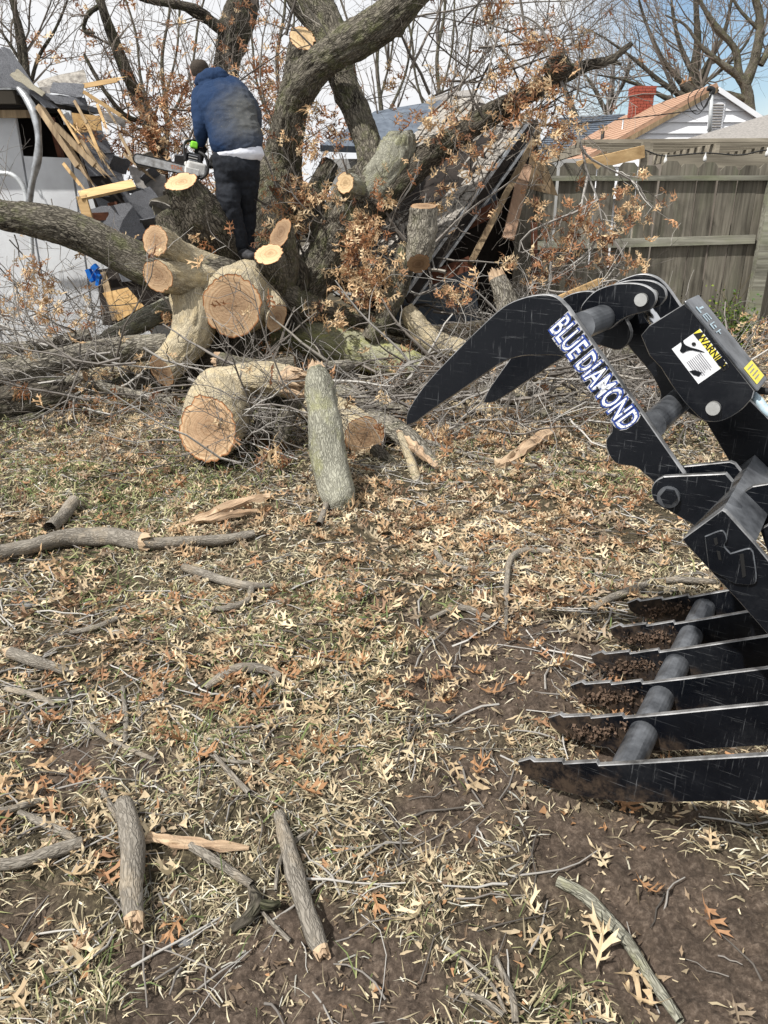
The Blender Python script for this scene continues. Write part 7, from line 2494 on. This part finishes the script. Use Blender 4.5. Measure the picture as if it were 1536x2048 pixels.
# chainsaw
saw = thing('chainsaw', 'white and black chainsaw with neon green cap held low in the man\'s left hand', 'chainsaw', w3(390, 352, 7.25))
sA, sB = w3(378, 342, 7.30), w3(268, 316, 7.12)
bd = unit(sB - sA)
bu = unit(np.array([0, 0, 1]) - bd * bd[2])
bn = np.cross(bd, bu)
bn = bn if bn @ (EYE - sA) > 0 else -bn


def bar_shape(hw0, L, k=10):
    pts = [(-.04, hw0 * .9), (L * .5, hw0)] + [(L - hw0 + hw0 * math.sin(t), hw0 * math.cos(t)) for t in np.linspace(0, math.pi, k)] + [(L * .5, -hw0), (-.04, -hw0 * .9)]
    return np.array(pts)


def prism(name, pts2, o, ex, ey, en, thick, m, parent, back=0.0):
    P = np.array([o + ex * a + ey * b for a, b in pts2])
    n = len(P)
    V_ = np.concatenate([P + en * thick, P + en * back])
    tr = poly_tris(pts2)
    T_ = [t for t in tr] + [tuple(n + q for q in t[::-1]) for t in tr]
    i_ = np.arange(n)
    j_ = (i_ + 1) % n
    return build(name, V_, np.stack([i_, j_, j_ + n, i_ + n], -1), T_, m, parent)


Lb = np.linalg.norm(sB - sA)
M['bar'] = simple('saw_bar_steel', (0.55, 0.56, 0.56), (0.22, 0.21, 0.20), 25, .4, .5, .5)
x = M['bar']
gb = prism('guide_bar', bar_shape(.034, Lb), sA, bd, bu, bn, .004, M['bar'], saw, -.004)
cpts = bar_shape(.040, Lb + .006)
cp = np.array([sA + bd * a + bu * b for a, b in cpts])
V, Q = batch_tubes(cp[None], np.full((1, len(cp)), .006), 5)
build('chain', V, Q, None, M['black_rubber'], saw)
M['orange_ink'] = simple('orange_print', (0.62, 0.16, 0.02), None, 30, .5)
text_mesh('bar_lettering', 'STIHL', .042, sA + bd * Lb * .22, -bd, bu, M['orange_ink'], gb, .0003, .01, 0, 1.0, .0048)
M['saw_white'] = simple('white_saw_housing', (0.66, 0.66, 0.64), (0.40, 0.39, 0.37), 22, .45, bump=.1)
M['saw_dark'] = simple('dark_saw_cover', (0.045, 0.045, 0.05), (0.02, 0.02, 0.022), 25, .5)
M['neon'] = simple('neon_green_cap', (0.30, 0.85, 0.06), (0.25, 0.7, 0.05), 10, .5)


def rbox(name, px, py, yy, w, h, d, m, r=.012, rot=None):
    mb = MB()
    mb.box(w3(px, py, yy), (w, d, h), rot)
    o = mb.build(name, m, saw)
    bv_ = o.modifiers.new('bevel', 'BEVEL')
    bv_.width = r
    bv_.segments = 3
    return o


rot = [bd * -1, bn * -1, bu]
rot = [unit(rot[0]), unit(rot[1]), unit(rot[2])]
mb = MB()
rbox('engine_housing', 390, 338, 7.30, .17, .105, .16, M['saw_white'], .02, rot)
rbox('top_cover', 387, 318, 7.31, .125, .085, .14, M['saw_dark'], .02, rot)
rbox('side_cover', 384, 343, 7.215, .12, .055, .02, M['saw_white'], .008, rot)
for k in range(4):
    rbox('cooling_rib', 386, 311 + k * 5, 7.235, .075, .006, .014, M['saw_white'] if k % 2 else M['galv'], .001, rot)
rbox('filler_cap', 388, 290, 7.34, .06, .055, .06, M['neon'], .012, rot)
pole('front_handle', [w3(371, 322, 7.22), w3(368, 300, 7.24), w3(371, 284, 7.28), (w3(385, 281, 7.34)), w3(402, 284, 7.40), w3(408, 300, 7.44), w3(404, 322, 7.44)], .011, M['black_rubber'], saw, 8, n=40)
pole('rear_handle', [w3(398, 304, 7.26), w3(410, 312, 7.24), w3(416, 330, 7.24), w3(414, 346, 7.24), w3(404, 356, 7.24), w3(392, 353, 7.26)], .013, M['black_rubber'], saw, 8, n=40)
prism('hand_guard', np.array([(-.05, 0), (.05, 0), (.06, .09), (.02, .12), (-.03, .11)]), w3(372, 320, 7.26), unit(bn + bd * .2), bu, bd, .008, M['saw_dark'], saw)

# look-alike litter: say which of the look-alikes is meant
ORD = ['nearest', 'second nearest', 'third nearest', 'fourth nearest', 'fifth nearest', 'sixth nearest']
NUM = {2: 'two', 3: 'three', 4: 'four', 5: 'five', 6: 'six'}
same = {}
for o in SC.objects:
    if o.parent is None and o.get('group') in ('fallen oak leaves near the camera', 'small twigs near the camera'):
        same.setdefault(o['label'], []).append(o)
for lb, L in same.items():
    if 2 <= len(L) <= 6:
        L.sort(key=lambda o: (o.location.x ** 2 + o.location.y ** 2))
        for k, o in enumerate(L):
            w_ = ('nearer' if k == 0 else 'farther') if len(L) == 2 else ORD[k]
            full = f"{lb}, {w_} of {NUM[len(L)]}"
            if len(full.replace('-', ' ').split()) > 16:
                full = f"{w_} {lb}"
            o['label'] = full if len(full.replace('-', ' ').split()) <= 16 else full.replace('close ', '').replace('second ', '2nd ').replace(' oak', '')
